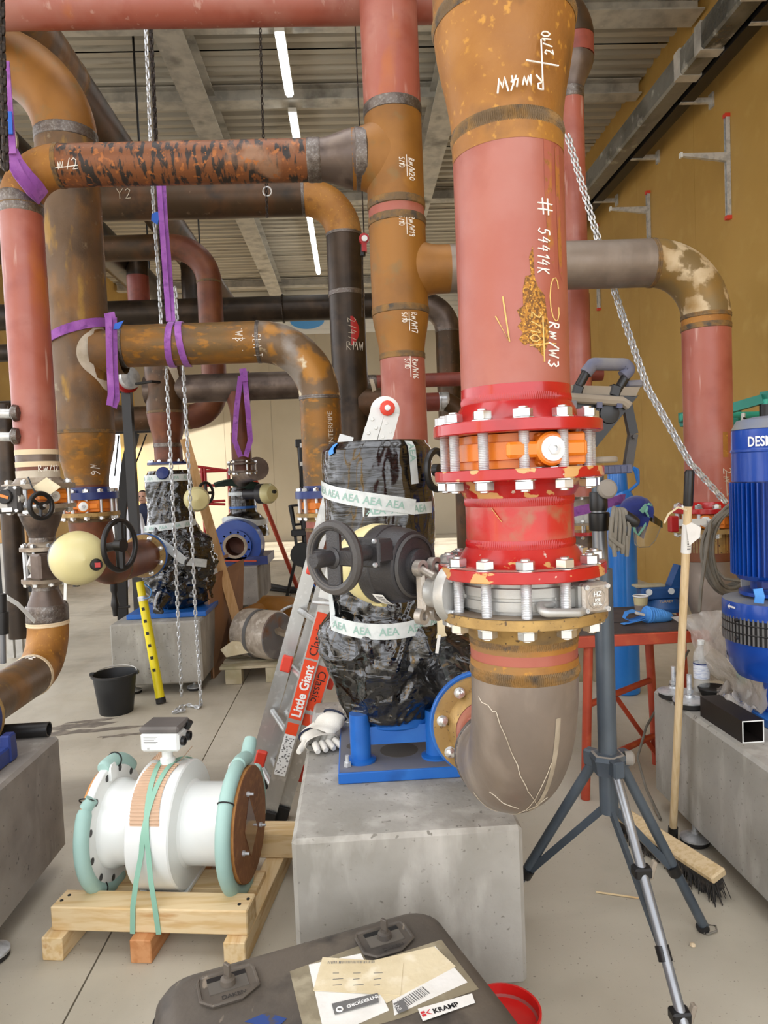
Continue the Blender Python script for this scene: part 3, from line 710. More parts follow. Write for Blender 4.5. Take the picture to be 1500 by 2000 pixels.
# --- orange butterfly valve
def orange_valve(cx, cy, zb, zt, r, label, phi, m='orange_valve', detail=True):
    c = V((cx, cy, 0)); h = zt-zb; t = thing('butterfly_valve', label, 'valve', (cx, cy, zb), 'orange butterfly valves')
    pr = [(r*.9, zb+h*.02), (r*1.08, zb+h*.02), (r*1.08, zb+h*.24), (r*1.15, zb+h*.26), (r*1.15, zb+h*.74), (r*1.08, zb+h*.76), (r*1.08, zt-h*.02), (r*.9, zt-h*.02)]
    put('body', MB().lathe(pr, c, Z, 48, False), m, t)
    n = V((math.sin(phi), -math.cos(phi), 0)); s = V((math.cos(phi), math.sin(phi), 0)); zc = (zb+zt)/2
    R3 = Matrix((s, -n, Z)).transposed()
    for k, (o_, wd, hh) in enumerate(((-.02, r*.9, h*.9),)):
        put('pad', MB().box(c+n*(r*1.1)+s*(r*.28+o_*0)+Z*zc, (wd, r*.28, hh), R3, .004), m, t, False)
    w_ = r*1.46
    bar = put('lever_bar', MB().box(c+n*(r*1.29)+s*(-.006)+Z*zc, (w_, r*.12, h*.42), R3, .005), m, t, False)
    put('bar_end', MB().box(c+n*(r*1.22)+s*(w_/2-.012)+Z*zc, (.022, r*.2, h*.42), R3, .004), m, t, False)
    b = c+n*(r*1.22)+s*(r*.02)+Z*zc
    put('boss', MB().lathe([(h*.46, 0), (h*.46, r*.13), (h*.4, r*.16)], b, n, 28), m, t)
    q = put('washer', MB().lathe([(h*.34, r*.15), (h*.34, r*.19), (h*.3, r*.2)], b, n, 24), 'white_enamel', t)
    put('screw', MB().lathe([(h*.17, r*.19), (h*.17, r*.24), (h*.09, r*.245), (h*.09, r*.21)], b, n, 6), 'zinc', q)
    return t
orange_valve(XM, YM, F2T, F1B, RP, 'bright orange butterfly valve clamped between the nearest red flanges', .20)
# --- silver valve with electric actuator
t3 = thing('actuated_valve', 'silver wafer valve with black electric actuator and handwheel', 'valve', P(F4T))
zb, zt, zc = F4T, F3B, (F4T+F3B)/2; h = zt-zb
put('body', MB().lathe([(RP, zb+.001), (RP*1.12, zb+.001), (RP*1.12, zb+h*.12), (RP*1.2, zb+h*.14), (RP*1.2, zb+h*.4), (RP*1.165, zb+h*.42), (RP*1.165, zb+h*.5), (RP*1.2, zb+h*.52), (RP*1.2, zb+h*.78), (RP*1.13, zb+h*.8), (RP*1.13, zt-.001), (RP, zt-.001)], (XM, YM, 0), Z, 56, False), 'silver_paint', t3)
ph = math.radians(52); n = V((math.sin(ph), -math.cos(ph), 0)); s = V((math.cos(ph), math.sin(ph), 0))
# square end box at the right front
bc = at(1148, 1172, 1.36); bc.z = zc-.004
nb = V((.28, -.96, 0)).normalized(); sb = V((.96, .28, 0)).normalized(); R3 = Matrix((sb, -nb, Z)).transposed()
put('end_box', MB().box(bc+nb*-.03, (.062, .10, .058), R3, .006), 'silver_paint', t3, False)
ec = at(1165, 1170, 1.318)
put('end_cover', MB().box(bc+nb*.024, (.06, .012, .058), R3, .005), 'cast_alu', t3, False)
for i in (-1, 1):
    for k in (-1, 1): put('cover_screw', MB().lathe([(.005, 0), (.005, .004), (.0025, .004), (.0025, .002)], bc+nb*.03+sb*(i*.023)+Z*(k*.022), nb, 12), 'zinc', t3)
put('emblem_ring', MB().torus(bc+nb*.0305, nb, .019, .0016, 36, 6), 'cast_alu', t3)
mb = MB(); pm_ = lambda x, y: bc+nb*.032+sb*x+Z*y
for (tx, sz, yy) in (('HZ', .013, .004), ('ICE', .008, -.006), ('INTAL', .007, -.013)):
    tm = textmb(tx, sz, lambda x, y: pm_(x, y+yy), align='CENTER', bold=.0004); mb.add(tm.v, tm.f)
put('embossed_lettering', mb, 'white_enamel', t3, False)
put('neck', MB().box(bc+V((-.045, .03, 0)), (.09, .09, .05), R3, .008), 'silver_paint', t3, False)
# guard handle below the box
g0, g1, g2 = at(1140, 1196, 1.34), at(1064, 1196, 1.30), at(1058, 1184, 1.33)
put('guard_handle', MB().tube(fillet([at(1150, 1190, 1.36), at(1130, 1197, 1.31), at(1062, 1197, 1.295), at(1054, 1184, 1.32), at(1085, 1180, 1.345)], .008, 5), .0085, 12), 'silver_paint', t3)
# actuator: neck disc, yoke, black gear case, cream cover, handwheel
D = V((-.72, .69, 0)).normalized(); S = V((-.69, -.72, 0)).normalized()
A0 = at(882, 1135, 1.45); A0.z = zc
put('valve_neck', MB().cyl(P(zc), A0+D*.0, .032, n=24), 'silver_paint', t3)
put('neck_disc', MB().lathe([(.02, -.02), (.058, -.018), (.060, -.012), (.060, .004), (.05, .012), (.035, .03), (.034, .05)], A0, D, 44), 'silver_paint', t3)
for k in range(4):
    a = PI/4+k*PI/2; u, v = perp(D); put('disc_bolt', MB().hexa(A0+(u*math.cos(a)+v*math.sin(a))*.048-D*.028, D, .012, .012), 'zinc', t3)
B0 = A0+D*.062
u, v = S, Z
yk = put('mount_yoke', MB().box(B0, (.024, .06, .084), Matrix((D, S, Z)).transposed(), .006), 'cast_alu', t3, False)
for sy in (-1, 1):
    for sz in (-1, 1):
        pc = B0+S*(sy*.024)+Z*(sz*.050)
        put('yoke_ear', MB().lathe([(.009, -.008), (.018, -.008), (.018, .008), (.009, .008)], pc, D, 20, False), 'cast_alu', t3)
for sy in (-1, 1): put('yoke_leg', MB().tube([A0+D*.02+S*(sy*.03)+Z*.036, B0+S*(sy*.024)+Z*.05], .008, 10), 'cast_alu', t3)
mb = MB(); tm = textmb('S1', .016, lambda x, y: B0-D*.0125+S*(-x)+Z*y, align='CENTER', bold=.0005); mb.add(tm.v, tm.f); put('cast_mark', mb, 'silver_paint', t3, False)
GC = at(778, 1099, A0.y+.135)
G0 = B0+D*.012; G0.z = GC.z
u, v = perp(D)
put('gear_case', MB().lathe([(.03, 0), (.036, .004), (.038, .016), (.058, .018), (.074, .026), (.081, .05), (.083, .078), (.086, .08), (.087, .11), (.086, .113)], G0, D, 56), 'black_cast', t3)
put('case_rib', MB().lathe([(.06, .017), (.064, .014), (.068, .02)], G0, D, 56, False), 'dust_cast', t3)
put('cream_cover', MB().lathe([(.087, .113), (.089, .116), (.089, .135), (.082, .16), (.07, .185), (.062, .2), (.05, .205)], G0, D, 56), 'cream', t3)
for k in range(3):
    a = .5+k*2.1; put('cover_lug', MB().lathe([(.012, 0), (.012, .03), (.008, .036)], G0+D*.112+(u*math.cos(a)+v*math.sin(a))*.085, D, 16), 'cream', t3)
pl = put('rating_plate', MB().grid(lambda a, b: G0+D*(.055+.03*b)+(S*math.cos(-.95+.55*(a-.5))+Z*math.sin(-.95+.55*(a-.5)))*.0875, 8, 2), 'white_print', t3)
mb = MB()
for k in range(6):
    mb.add([G0+D*(.058+.024*b)+(S*math.cos(-1.18+.08*k+.03*a)+Z*math.sin(-1.18+.08*k+.03*a))*.0882 for (a, b) in ((0, 0), (1, 0), (1, .4+.1*k), (0, .4+.1*k))], [(0, 1, 2, 3)])
put('plate_print', mb, 'grey_print', pl, False)
HB = G0+D*.05+Z*.040
R3 = Matrix((S, D, Z)).transposed()
put('shaft_block', MB().box(HB+S*.085, (.05, .052, .05), R3, .006), 'black_cast', t3, False)
put('shaft_flange', MB().box(HB+S*.113, (.008, .062, .062), R3, .004), 'black_cast', t3, False)
for a in (-1, 1):
    for b in (-1, 1): put('flange_screw', MB().hexa(HB+S*.117+D*(a*.024)+Z*(b*.024), S, .009, .006), 'zinc', t3)
put('shaft', MB().cyl(HB+S*.115, HB+S*.21, .0165, n=24), 'black_cast', t3)
WC = HB+S*.21
put('handwheel_rim', MB().torus(WC, S, .062, .0105, 48, 12, 1.15), 'black_cast', t3)
put('wheel_hub', MB().lathe([(.02, -.012), (.021, .008), (.016, .012)], WC, S, 24), 'black_cast', t3)
put('wheel_web', MB().box(WC, (.012, .036, .112), R3, .003).box(WC+D*0, (.012, .112, .03), R3, .003), 'black_cast', t3, False)
put('spinner', MB().lathe([(.010, 0), (.0155, .012), (.0155, .05), (.013, .056)], WC+Z*.0, S, 20), 'black_cast', t3)
put('wheel_dust', MB().torus(WC+S*.002, S, .0625, .0106, 48, 8, 1.0), 'dust_cast', t3)
# --- lower elbow into the pump
t4 = thing('suction_elbow', 'bare steel elbow with red band under the silver valve, entering the pump', 'pipe elbow', P(.68))
flange(t4, P(F4T), -Z, RF, RP, F4T-F4B, 'flange_yellow', .04)
put('dust_film', MB().lathe([(RP*1.13, F4T+.0008), (RF-.003, F4T+.0008)], (XM, YM, 0), Z, 56, False), 'flange_grey', t4)
zs = 1.095
put('pipe', MB().tube([P(F4B-.03), P(zs)], RP, 64), 'red_primer', t4)
put('bare_band', MB().lathe([(RP+.0007, zs), (RP+.001, zs+.012), (RP+.0007, zs+.026)], (XM, YM, 0), Z, 64, False), 'rust_orange', t4)
put('bare_band', MB().lathe([(RP+.0007, F4B-.04), (RP+.001, F4B-.05), (RP+.0005, F4B-.062)], (XM, YM, 0), Z, 64, False), 'rust_orange', t4)
rippleweld(t4, F4B-.044, RP, 'weld_rust'); rippleweld(t4, zs, RP, 'weld_rust', .003, .013)
RB = .305
el = [V((XM, YM+RB-RB*math.cos(a), zs-RB*math.sin(a))) for a in [i*PI/2/30 for i in range(31)]]
put('elbow', MB().tube(el, RP*1.003, 64), 'bare_steel', t4)
ye = YM+RB; ze = zs-RB
weld(t4, (XM, ye, ze), (0, 1, 0), RP, 'weld', .012)
reducer(t4, (XM, ye, ze), (XM, ye+.17, ze), RP, .084, 'red_primer')
yf = ye+.20
put('flange', MB().lathe([(.08, 0), (.115, .0), (.142, .004), (.142, .02), (.08, .02)], (XM, yf, ze), (0, 1, 0), 56, False), 'flange_yellow', t4)
put('flange_hub', MB().lathe([(.086, -.035), (.095, -.02), (.105, 0)], (XM, yf, ze), (0, 1, 0), 48, False), 'flange_yellow', t4)
put('pipe_end', MB().tube([(XM, ye+.165, ze), (XM, yf, ze)], .085, 48), 'red_primer', t4)
bolts(t4, (XM, yf, ze), (0, -1, 0), .12, 8, 0.0, -.05, .024, .014, .008, False, ph=.2, nuts='top')
# chalk scratches on the elbow
def elmap(a, th, off=.0012):
    c = V((XM, YM+RB-RB*math.cos(a), zs-RB*math.sin(a))); out = V((0, -math.cos(a), -math.sin(a)))
    return c+(out*math.cos(th)+V((1, 0, 0))*math.sin(th))*(RP*1.003+off)
mb = MB(); random.seed(11)
for (a0, t0, a1, t1, q) in ((.18, -.75, .62, -.1, 9), (.62, -.1, .92, .32, 7), (.45, .30, 1.22, -.1, 10), (.95, .1, .8, .45, 5), (1.1, -1.0, 1.25, -.3, 7), (.8, -.75, .9, -.1, 6), (.14, -1.2, .18, -.75, 5)):
    mb.tube([elmap(a0+(a1-a0)*i/q+random.uniform(-.012, .012), t0+(t1-t0)*i/q+random.uniform(-.012, .012)) for i in range(q+1)], .0009, 5)
put('scratch_marks', mb, 'frost', t4)
put('dust_streak', MB().grid(lambda u_, v_: elmap(.2+1.0*v_, .34+.11*u_-.28*v_*v_, .0006), 8, 30), mat('dust_streak', '#8f8370', [('#a39682', 30, .45, .6, (1, 1, .3))], rough=.7), t4)
# ================================================================== pipework behind the riser
YR = 3.45
XRM = .266
def RM(z): return V((XRM, YR, z))
def zat(px, py, Y): return at(px, py, Y).z
rT = .134
t = thing('rusty_tee_riser', 'rusty double tee riser with red pipe above and below, behind the wrapped pump', 'pipe', RM(ZT))
zA = zat(762, 192, YR-.13); zB = zat(775, 383, YR-.13); zB2 = zat(776, 417, YR-.13); zD = zat(785, 598, YR-.13); zE = zat(787, 688, YR-.13)
put('pipe', MB().tube([RM(zA), RM(4.6)], rT, 48), 'red_primer', t)
weld(t, RM(zA), Z, rT, 'weld', .028)
put('tee_body', MB().tube([RM(zB), RM(zA-.02)], rT, 48), 'rust_fit', t)
weld(t, RM(zB), Z, rT, 'weld_rust', .02)
put('pipe', MB().tube([RM(zB2), RM(zB)], rT*.985, 48), 'red_primer', t)
weld(t, RM(zB2), Z, rT, 'weld_rust', .02)
put('tee_body', MB().tube([RM(zD), RM(zB2)], rT, 48), 'rust_fit', t)
weld(t, RM(zD), Z, rT, 'weld_rust', .018)
reducer(t, RM(zE), RM(zD), .107, rT, 'rust_fit'); weld(t, RM(zE), Z, .107, 'weld_rust', .016)
put('pipe', MB().tube([RM(.62), RM(zE)], .107, 48), 'red_primer', t)
put('base_elbow', MB().tube(arc(RM(1.2), RM(.62), RM(.62)+V((0, .6, 0)), .2), .107, 32), 'red_primer', t)
# branch shoulders
zL = zat(650, 312, YR); zK = zat(1000, 522, YR)
def shoulder(parent, z, sgn, rb, m, L=.235):
    def fn(u_, v_):
        h_ = .02+(L-.02)*v_; q_ = max(0.0, min(1.0, (rT*1.45-h_)/(rT*.9))); fl_ = .42*q_*q_; a_ = 2*PI*u_
        return RM(z)+V((sgn*h_, min(rb, rT*.985)*math.cos(a_), rb*(1+fl_)*math.sin(a_)))
    return put('tee_branch', MB().grid(fn, 48, 22, True), m, parent)
shoulder(t, zL, -1, .134, 'rust_fit', .2); shoulder(t, zK, 1, .112, 'rust_fit', .24)
mb_c = {}
for (tx, px, py, r_) in (('Rm/W20', 797, 312, rT), ('Rm/W19', 797, 425, rT), ('Rm/W17', 802, 612, .13), ('Rm/W16', 805, 700, .107), ('Rm/W18', 843, 500, rT)):
    p = at(px, py, YR-.1); th = math.asin(max(-.9, min(.9, (p.x-XRM)/r_)))
    mb = MB(); strokes(mb, tx, cylmap(RM(0), r_, th, p.z, -PI/2), .03, .0019, .5, .1)
    strokes(mb, '5/10', cylmap(RM(0), r_, th-.34, p.z, -PI/2), .024, .0017, .5, .1)
    f_ = cylmap(RM(0), r_, th, p.z, 0); mb.tube([f_(-.010, .012), f_(-.010, -.085)], .0015, 5); mb.tube([f_(-.035, -.035), f_(0, -.035)], .0015, 5)
    put('chalk_lettering', mb, 'white_chalk', t, kind='stuff')
# left branch: reducer, mottled pipe, elbow, red drop
xl = -1.4735; rB = .094
t = thing('mottled_branch_pipe', 'mottled rusty horizontal pipe with elbow into the red drop at left', 'pipe', (xl, YR, 1.7))
xa, xb = at(697, 312, YR).x, at(622, 312, YR).x
weld(t, (xa+.02, YR, zL), (1, 0, 0), .134, 'weld', .03)
reducer(t, (xb, YR, zL), (xa, YR, zL), rB, .134, 'steel_dark'); weld(t, (xb-.02, YR, zL), (1, 0, 0), rB, 'weld', .035)
zred = zat(70, 883, YR)
run(t, [(xb, YR, zL), (xl, YR, zL), (xl, YR, zat(45, 405, YR))], rB, .19, ['mottled', 'rust_orange', 'rust_orange'])
weld(t, (xl, YR, zat(40, 402, YR)), Z, rB, 'weld', .05)
put('drop_pipe', MB().tube([(xl, YR, zred), (xl, YR, zat(40, 414, YR))], rB, 48), 'red_primer', t)
for py in (882, 906): 
    zz = zat(72, py, YR-.09); put('masking_band', MB().lathe([(rB+.0015, -.012), (rB+.0015, .012)], (xl, YR, zz), Z, 40, False), 'masking', t)
put('weld_band', MB().tube([(xl, YR, zat(72, 906, YR)), (xl, YR, zred)], rB*.99, 40), 'steel_dark', t)
put('stub', MB().tube([(xl, YR, zat(75, 942, YR)), (xl, YR, zat(72, 906, YR))], rB, 40), 'red_brown', t)
put('heat_mark', MB().lathe([(rB+.001, 0), (rB+.002, .05)], (xl, YR, zat(75, 940, YR)), Z, 40, False), 'frost', t)
f_ = cylmap((xl, YR, 0), rB, .4, zat(80, 922, YR)); mb = MB(); strokes(mb, 'Rm/12', f_, .03, .0016); put('chalk_lettering', mb, 'white_chalk', t, kind='stuff')
mb = MB(); strokes(mb, 'm/2', hcylmap((0, YR, zL), rB, at(128, 345, YR).x, -.55), .045, .002); f_ = hcylmap((0, YR, zL), rB, at(128, 345, YR).x, -.5); mb.tube([f_(-.02, 0), f_(.09, .01)], .002, 5); put('chalk_lettering', mb, 'white_chalk', t, kind='stuff')
zf1, zf1b = zat(75, 945, YR), zat(75, 955, YR)
flange(t, (xl, YR, zf1b), Z, .158, rB, zf1-zf1b, 'flange_grey', .03)
# gear operated orange valve under it
zv = zat(80, 985, YR); 
ov = orange_valve(xl, YR, zv, zf1b, rB, 'orange butterfly valve with small gearbox and black handwheel at far left', .9)
bolts(t, (xl, YR, 0), Z, .135, 8, zf1, zv-.02, .028, .018, .010, False, ph=.35)
gc = at(22, 975, YR-.2)
put('gearbox', MB().lathe([(.06, 0), (.06, .03), (.05, .045)], gc, (.1, -1, 0), 8), 'galv', ov)
put('gearbox_plate', MB().box(gc+V((0, -.02, -.002)), (.11, .05, .12), None, .012), 'dust_cast', ov, False)
for a in (-1, 1):
    for b in (-1, 1): put('gearbox_screw', MB().hexa(gc+V((a*.042, -.043, b*.05)), (0, -1, 0), .014, .01), 'zinc', ov)
ind = put('indicator', MB().lathe([(.032, 0), (.032, .012), (.028, .016)], gc+V((-.002, -.045, .012)), (0, -1, 0), 24), 'black_plastic', ov)
put('indicator_arrow', MB().box(gc+V((-.002, -.063, .014)), (.04, .004, .012), Matrix.Rotation(.35, 3, 'Y')), 'orange_valve', ind, False)
put('label_strip', MB().box(gc+V((0, -.047, -.045)), (.045, .003, .018)), 'paper', ov, False)
wv = at(80, 988, YR-.24)
put('shaft', MB().cyl(gc+V((.04, 0, -.035)), wv+V((.02, 0, 0)), .008, n=10), 'zinc', ov)
wn_ = V((.85, -.5, 0)).normalized()
put('handwheel', MB().torus(wv, wn_, .055, .011, 36, 10).lathe([(.016, -.012), (.018, .012)], wv, wn_, 16), 'black_plastic', ov)
u_, v_ = perp(wn_)
for k in range(3):
    a = k*2.1+.4; put('spoke', MB().tube([wv, wv+(u_*math.cos(a)+v_*math.sin(a))*.05], .008, 8), 'black_plastic', ov)
put('paper_tag', MB().prism([(-.07, 0), (0, .045), (.06, .0), (0, -.04)], at(92, 952, YR-.18), (1, 0, 0), (0, 0, 1), (0, .004, 0)), 'paper_yellow', ov, False)
put('tie', MB().tube([at(55, 932, YR-.16), at(62, 950, YR-.19), at(70, 963, YR-.2)], .004, 6), 'black_plastic', ov)
# lower part: reducer, silver ball valve, reducer, elbow towards the left pump
t = thing('ball_valve_drop', 'dark steel drop with silver ball valve and cream actuator at far left', 'pipe', (xl, YR, .8))
flange(t, (xl, YR, zv), -Z, .158, rB, .02, 'flange_grey', .02)
z1, z2, z3, z4 = zat(80, 1000, YR), zat(80, 1056, YR), zat(80, 1070, YR), zat(82, 1133, YR)
reducer(t, (xl, YR, z2), (xl, YR, z1), .055, rB, 'steel_dark'); put('pipe', MB().tube([(xl, YR, z1), (xl, YR, zv-.02)], rB, 40), 'steel_dark', t)
weld(t, (xl, YR, z2), Z, .055, 'weld', .02); weld(t, (xl, YR, z1), Z, rB, 'weld', .015)
flange(t, (xl, YR, z3-.012), Z, .102, .055, .02, 'flange_grey', .025); flange(t, (xl, YR, z4+.012), -Z, .102, .055, .02, 'flange_grey', .025)
put('valve_ball_body', MB().lathe([(.055, z4+.01), (.075, z4+.02), (.06, z4+.035), (.075, (z3+z4)/2), (.06, z3-.035), (.075, z3-.02), (.055, z3-.01)], (xl, YR, 0), Z, 32, False), 'cast_alu', t)
bolts(t, (xl, YR, 0), Z, .086, 8, z3+.008, z4-.008, .022, .014, .007, False, ph=.3)
zc_ = (z3+z4)/2
put('actuator_mount', MB().box((xl+.05, YR-.1, zc_), (.07, .12, .12), Matrix.Rotation(-.5, 3, 'Z'), .01), 'steel_dark', t, False)
dA = V((.55, -.84, 0)).normalized(); ac = at(160, 1092, YR-.36)
a0 = ac-dA*.13
put('actuator_case', MB().lathe([(.05, -.08), (.06, -.03), (.1, -.02), (.112, 0), (.114, .05)], a0, dA, 40), 'black_cast', t)
cv = put('actuator_cover', MB().lathe([(.116, .05), (.118, .056), (.116, .09), (.1, .14), (.07, .17), (0.0, .182)], a0, dA, 44), 'cream', t)
u_, v_ = perp(dA)
lens = put('indicator_lens', MB().lathe([(.026, .15), (.026, .182), (.02, .19), (0, .192)], a0+u_*(.045)-Z*.025, dA, 24), 'black_plastic', cv)
put('red_pointer', MB().box(a0+u_*.045-Z*.025+dA*.191, (.03, .01, .02)), 'fire_red', lens, False)
for k in range(4):
    a = .7+k*PI/2; put('cover_screw', MB().lathe([(.008, 0), (.008, .03)], a0+dA*.06+(u_*math.cos(a)+v_*math.sin(a))*.108, dA, 12), 'cream', cv)
put('cable_gland', MB().cyl(a0-Z*.1, a0-Z*.13, .015, n=12), 'black_plastic', t)
put('white_strip', MB().strap([at(128, 1135, YR-.32), at(127, 1172, YR-.32)], (1, 0, 0), .012, .003), 'white_enamel', t, False)
hw = at(234, 1065, YR-.30); hn = V((.94, -.34, 0)).normalized()
put('wheel_shaft', MB().cyl(a0+V((.1, 0, .03)), hw, .02, n=14), 'black_cast', t)
put('handwheel', MB().torus(hw, hn, .107, .012, 44, 10), 'black_plastic', t)
put('wheel_web', MB().tube([hw-Z*.1, hw+Z*.1], .02, 8).lathe([(.03, -.015), (.03, .02)], hw, hn, 20), 'black_plastic', t)
# expanding reducer, elbow, pipe, blue flange
z5, z6, z7 = zat(85, 1148, YR), zat(90, 1190, YR), zat(92, 1206, YR)
put('stub', MB().tube([(xl, YR, z5), (xl, YR, z4-.03)], .055, 32), 'steel_dark', t)
rE = .091
put('cone', MB().lathe([(rE, z6), (rE*.98, z6+.015), (.055, z5)], (xl, YR, 0), Z, 40, False), 'steel_dark', t)
weld(t, (xl, YR, z5), Z, .055, 'weld', .015); weld(t, (xl, YR, (z6+z7)/2), Z, rE, 'weld', .045)
zel = zat(40, 1338, 3.1)
run(t, [(xl, YR, z6), (xl, YR, zel), (xl, 2.70, zel)], rE, .2, ['rust_orange', 'rust_orange', 'brown_steel'], 'masking')
put('flange', MB().lathe([(rE, 0), (.142, 0), (.142, .02), (rE, .02)], (xl, 2.70, zel), (0, -1, 0), 48), 'flange_yellow', t)
put('blue_flange', MB().lathe([(.02, .021), (.142, .021), (.142, .045), (.02, .045)], (xl, 2.70, zel), (0, -1, 0), 48), 'blue_dark', t)
bolts(t, (xl, 2.70, zel), (0, -1, 0), .12, 8, .045, 0, .024, .014, .008, False, nuts='top')
mb = MB(); strokes(mb, 'WE', planemap((xl-.02, 3.2, zel+rE+.002), (.7, -.3, 0), (.2, .9, 0)), .05, .002); put('chalk_lettering', mb, 'white_chalk', t, kind='stuff')
tag(put('plastic_strip', MB().strap([at(5, 1160, 3.2), at(14, 1167, 3.2), at(35, 1180, 3.25), at(68, 1214, 3.34)], (0, .3, 1), .02, .002), 'white_enamel', None, False), 'white plastic strip lying against the dark cone at far left', 'strip')
# ---- big brown riser C with orange elbow on top
XC, YC, rC = -1.519, 4.2, .166
def Pc(z): return V((XC, YC, z))
t = thing('brown_riser', 'big brown steel riser with orange elbow at the top left', 'pipe', Pc(1.0))
zt0 = zat(125, 272, YC); zr0, zr1 = zat(165, 845, YC), zat(172, 948, YC)
Re = .46
el_ = [V((XC-Re+Re*math.cos(a), YC-.0*(1-math.cos(a)), zt0+Re*math.sin(a))) for a in [i*PI/2/20 for i in range(21)]]
put('top_elbow', MB().tube(el_, rC*1.003, 48), 'rust_fit', t); weld(t, Pc(zt0), Z, rC, 'weld', .035)
put('run_pipe', MB().tube([el_[-1], el_[-1]+V((-2.5, 0, 0))], rC, 40), 'dark_pipe', t)
put('pipe', MB().tube([Pc(zr0), Pc(zt0)], rC, 64), 'brown_steel', t)
weld(t, Pc(zr0), Z, rC, 'weld_rust', .012)
reducer(t, Pc(zr1), Pc(zr0), .116, rC, 'brown_pipe', n=56)
zz = zat(172, 962, YC); put('pipe', MB().tube([Pc(zz), Pc(zr1)], .116, 48), 'red_brown', t)
zq1, zq2, zq3 = zat(175, 962, YC-.17), zat(175, 976, YC-.17), zat(178, 1002, YC-.17)
put('blue_flange', MB().lathe([(.1, zq2), (.168, zq2), (.168, zq1), (.12, zq1), (.117, zq1+.03)], (XC, YC, 0), Z, 48, False), 'blue_dark', t)
bolts(t, (XC, YC, 0), Z, .146, 12, zq1, zq3-.022, .03, .018, .010, False)
# plaster-like frost rings at the tee
zt_ = zat(210, 690, YC)
br = put('tee_branch', MB().lathe([(.15, .1), (.135, .15), (.122, .19), (.12, .25)], (XC, YC, zt_), (1, 0, 0), 40, False), 'brown_steel', t)
put('white_patch', MB().grid(lambda u_, v_: (lambda a: V((XC+rC*1.004*math.sin(a), YC-rC*1.004*math.cos(a), zt_-.02+(.18-.05*u_)*math.sin(-1.6+3.2*v_)*1.1)))(1.25-(.5+.5*u_)*math.cos(-1.6+3.2*v_)), 8, 30), 'frost', t)
for (px, py, tx) in ((118, 560, 'CN'), (130, 470, 'RO')):
    p = at(px, py, YC-.1)
mb = MB(); strokes(mb, 'W6', cylmap(Pc(0), .13, .5, zat(200, 905, YC), -PI/2), .05, .0022); put('chalk_lettering', mb, 'white_chalk', t, kind='stuff')
orange_valve(XC, YC, zq3, zq2, .116, 'orange butterfly valve under the brown riser, between blue and rusty flanges', .15)
t = thing('brown_lower_elbow', 'reddish elbow below the second orange valve, entering the rear wrapped pump', 'pipe elbow', Pc(.8))
put('flange', MB().lathe([(.1, zq3), (.168, zq3), (.168, zq3-.022), (.12, zq3-.022), (.117, zq3-.05)], (XC, YC, 0), Z, 48, False), 'flange_yellow', t)
zel2 = zat(230, 1100, 4.6)
run(t, [Pc(zq3-.022), Pc(zel2), (XC+.06, 5.02, zel2)], .116, .3, ['red_primer', 'red_brown', 'red_brown'])
ff = V((XC+.06, 5.02, zel2))
put('flange', MB().lathe([(.1, -.03), (.15, -.03), (.15, -.008), (.1, -.008)], ff, (0, 1, 0), 48), 'flange_yellow', t)
put('blue_flange', MB().lathe([(.02, -.006), (.155, -.006), (.155, .02), (.08, .022), (.08, .3)], ff, (0, 1, 0), 48), 'blue_paint', t)
bolts(t, ff, (0, -1, 0), .128, 8, .03, 0, .026, .016, .009, False, nuts='top')
# ---- pipe D from the brown riser over to the right, down behind the wheel
rD = .118
xd = at(628, 850, YC).x; zd = zat(380, 672, YC)
t = thing('scuffed_bend_pipe', 'brown scuffed pipe with long bend dropping behind the handwheel', 'pipe', (xd, YC, .9))
xw = at(236, 670, YC).x
zfl = zat(628, 958, YC)
run(t, [(xw, YC, zd), (xd, YC, zd), (xd, YC, zfl)], rD, .335, ['brown_pipe', mat('scuffed_bend', '#6f583e', [('#a8742c', 8, .5, .6, (1, 1, 1), 8), ('#8f857a', 5, .55, .68), ('#cdbd9d', 7, .61, .66, (1, 1, 1), 9)], rough=.45, metal=.25, bump=(90, .2)), 'brown_pipe'], 'weld')
weld(t, (xw+.02, YC, zd), (1, 0, 0), rD, 'weld', .015)
mb = MB(); strokes(mb, 'SLANT', hcylmap((0, YC, zd), rD, at(498, 650, YC).x, .2, -PI/2), .045, .0022, .5, .12); strokes(mb, 'W3', hcylmap((0, YC, zd), rD, at(465, 642, YC).x, .35, -PI/2), .04, .0022); f_ = hcylmap((0, YC, zd), rD, at(478, 672, YC).x, 0); mb.tube([f_(-.05, 0), f_(.02, 0)], .002, 5); mb.tube([f_(0, .06), f_(0, -.07)], .002, 5)
put('chalk_lettering', mb, 'white_chalk', t, kind='stuff')
mb = MB(); tm = textmb('INTERPIPE', .042, cylmap((xd, YC, 0), rD, .62, zat(650, 870, YC), PI/2)); put('pipe_stencil', tm, 'frost', t, False)
zq2d, zq3d = zat(628, 972, YC), zat(628, 1000, YC)
put('blue_flange', MB().lathe([(.1, zq2d), (.17, zq2d), (.17, zfl), (.122, zfl), (.119, zfl+.03)], (xd, YC, 0), Z, 48, False), 'blue_dark', t)
bolts(t, (xd, YC, 0), Z, .148, 12, zfl, zq3d-.022, .03, .018, .010, False)
orange_valve(xd, YC, zq3d, zq2d, .116, 'orange butterfly valve left of the wrapped pump, behind the handwheel', .25)
t = thing('rear_drop_elbow', 'reddish drop pipe and blue flange seen behind the handwheel', 'pipe elbow', (xd, YC, .7))
put('flange', MB().lathe([(.1, zq3d), (.17, zq3d), (.17, zq3d-.022), (.12, zq3d-.022), (.117, zq3d-.05)], (xd, YC, 0), Z, 48, False), 'flange_yellow', t)
zel3 = zat(620, 1120, 4.5)
run(t, [(xd, YC, zq3d-.022), (xd, YC, zel3), (xd, 5.0, zel3)], .116, .3, ['red_primer', 'red_brown', 'red_brown'])
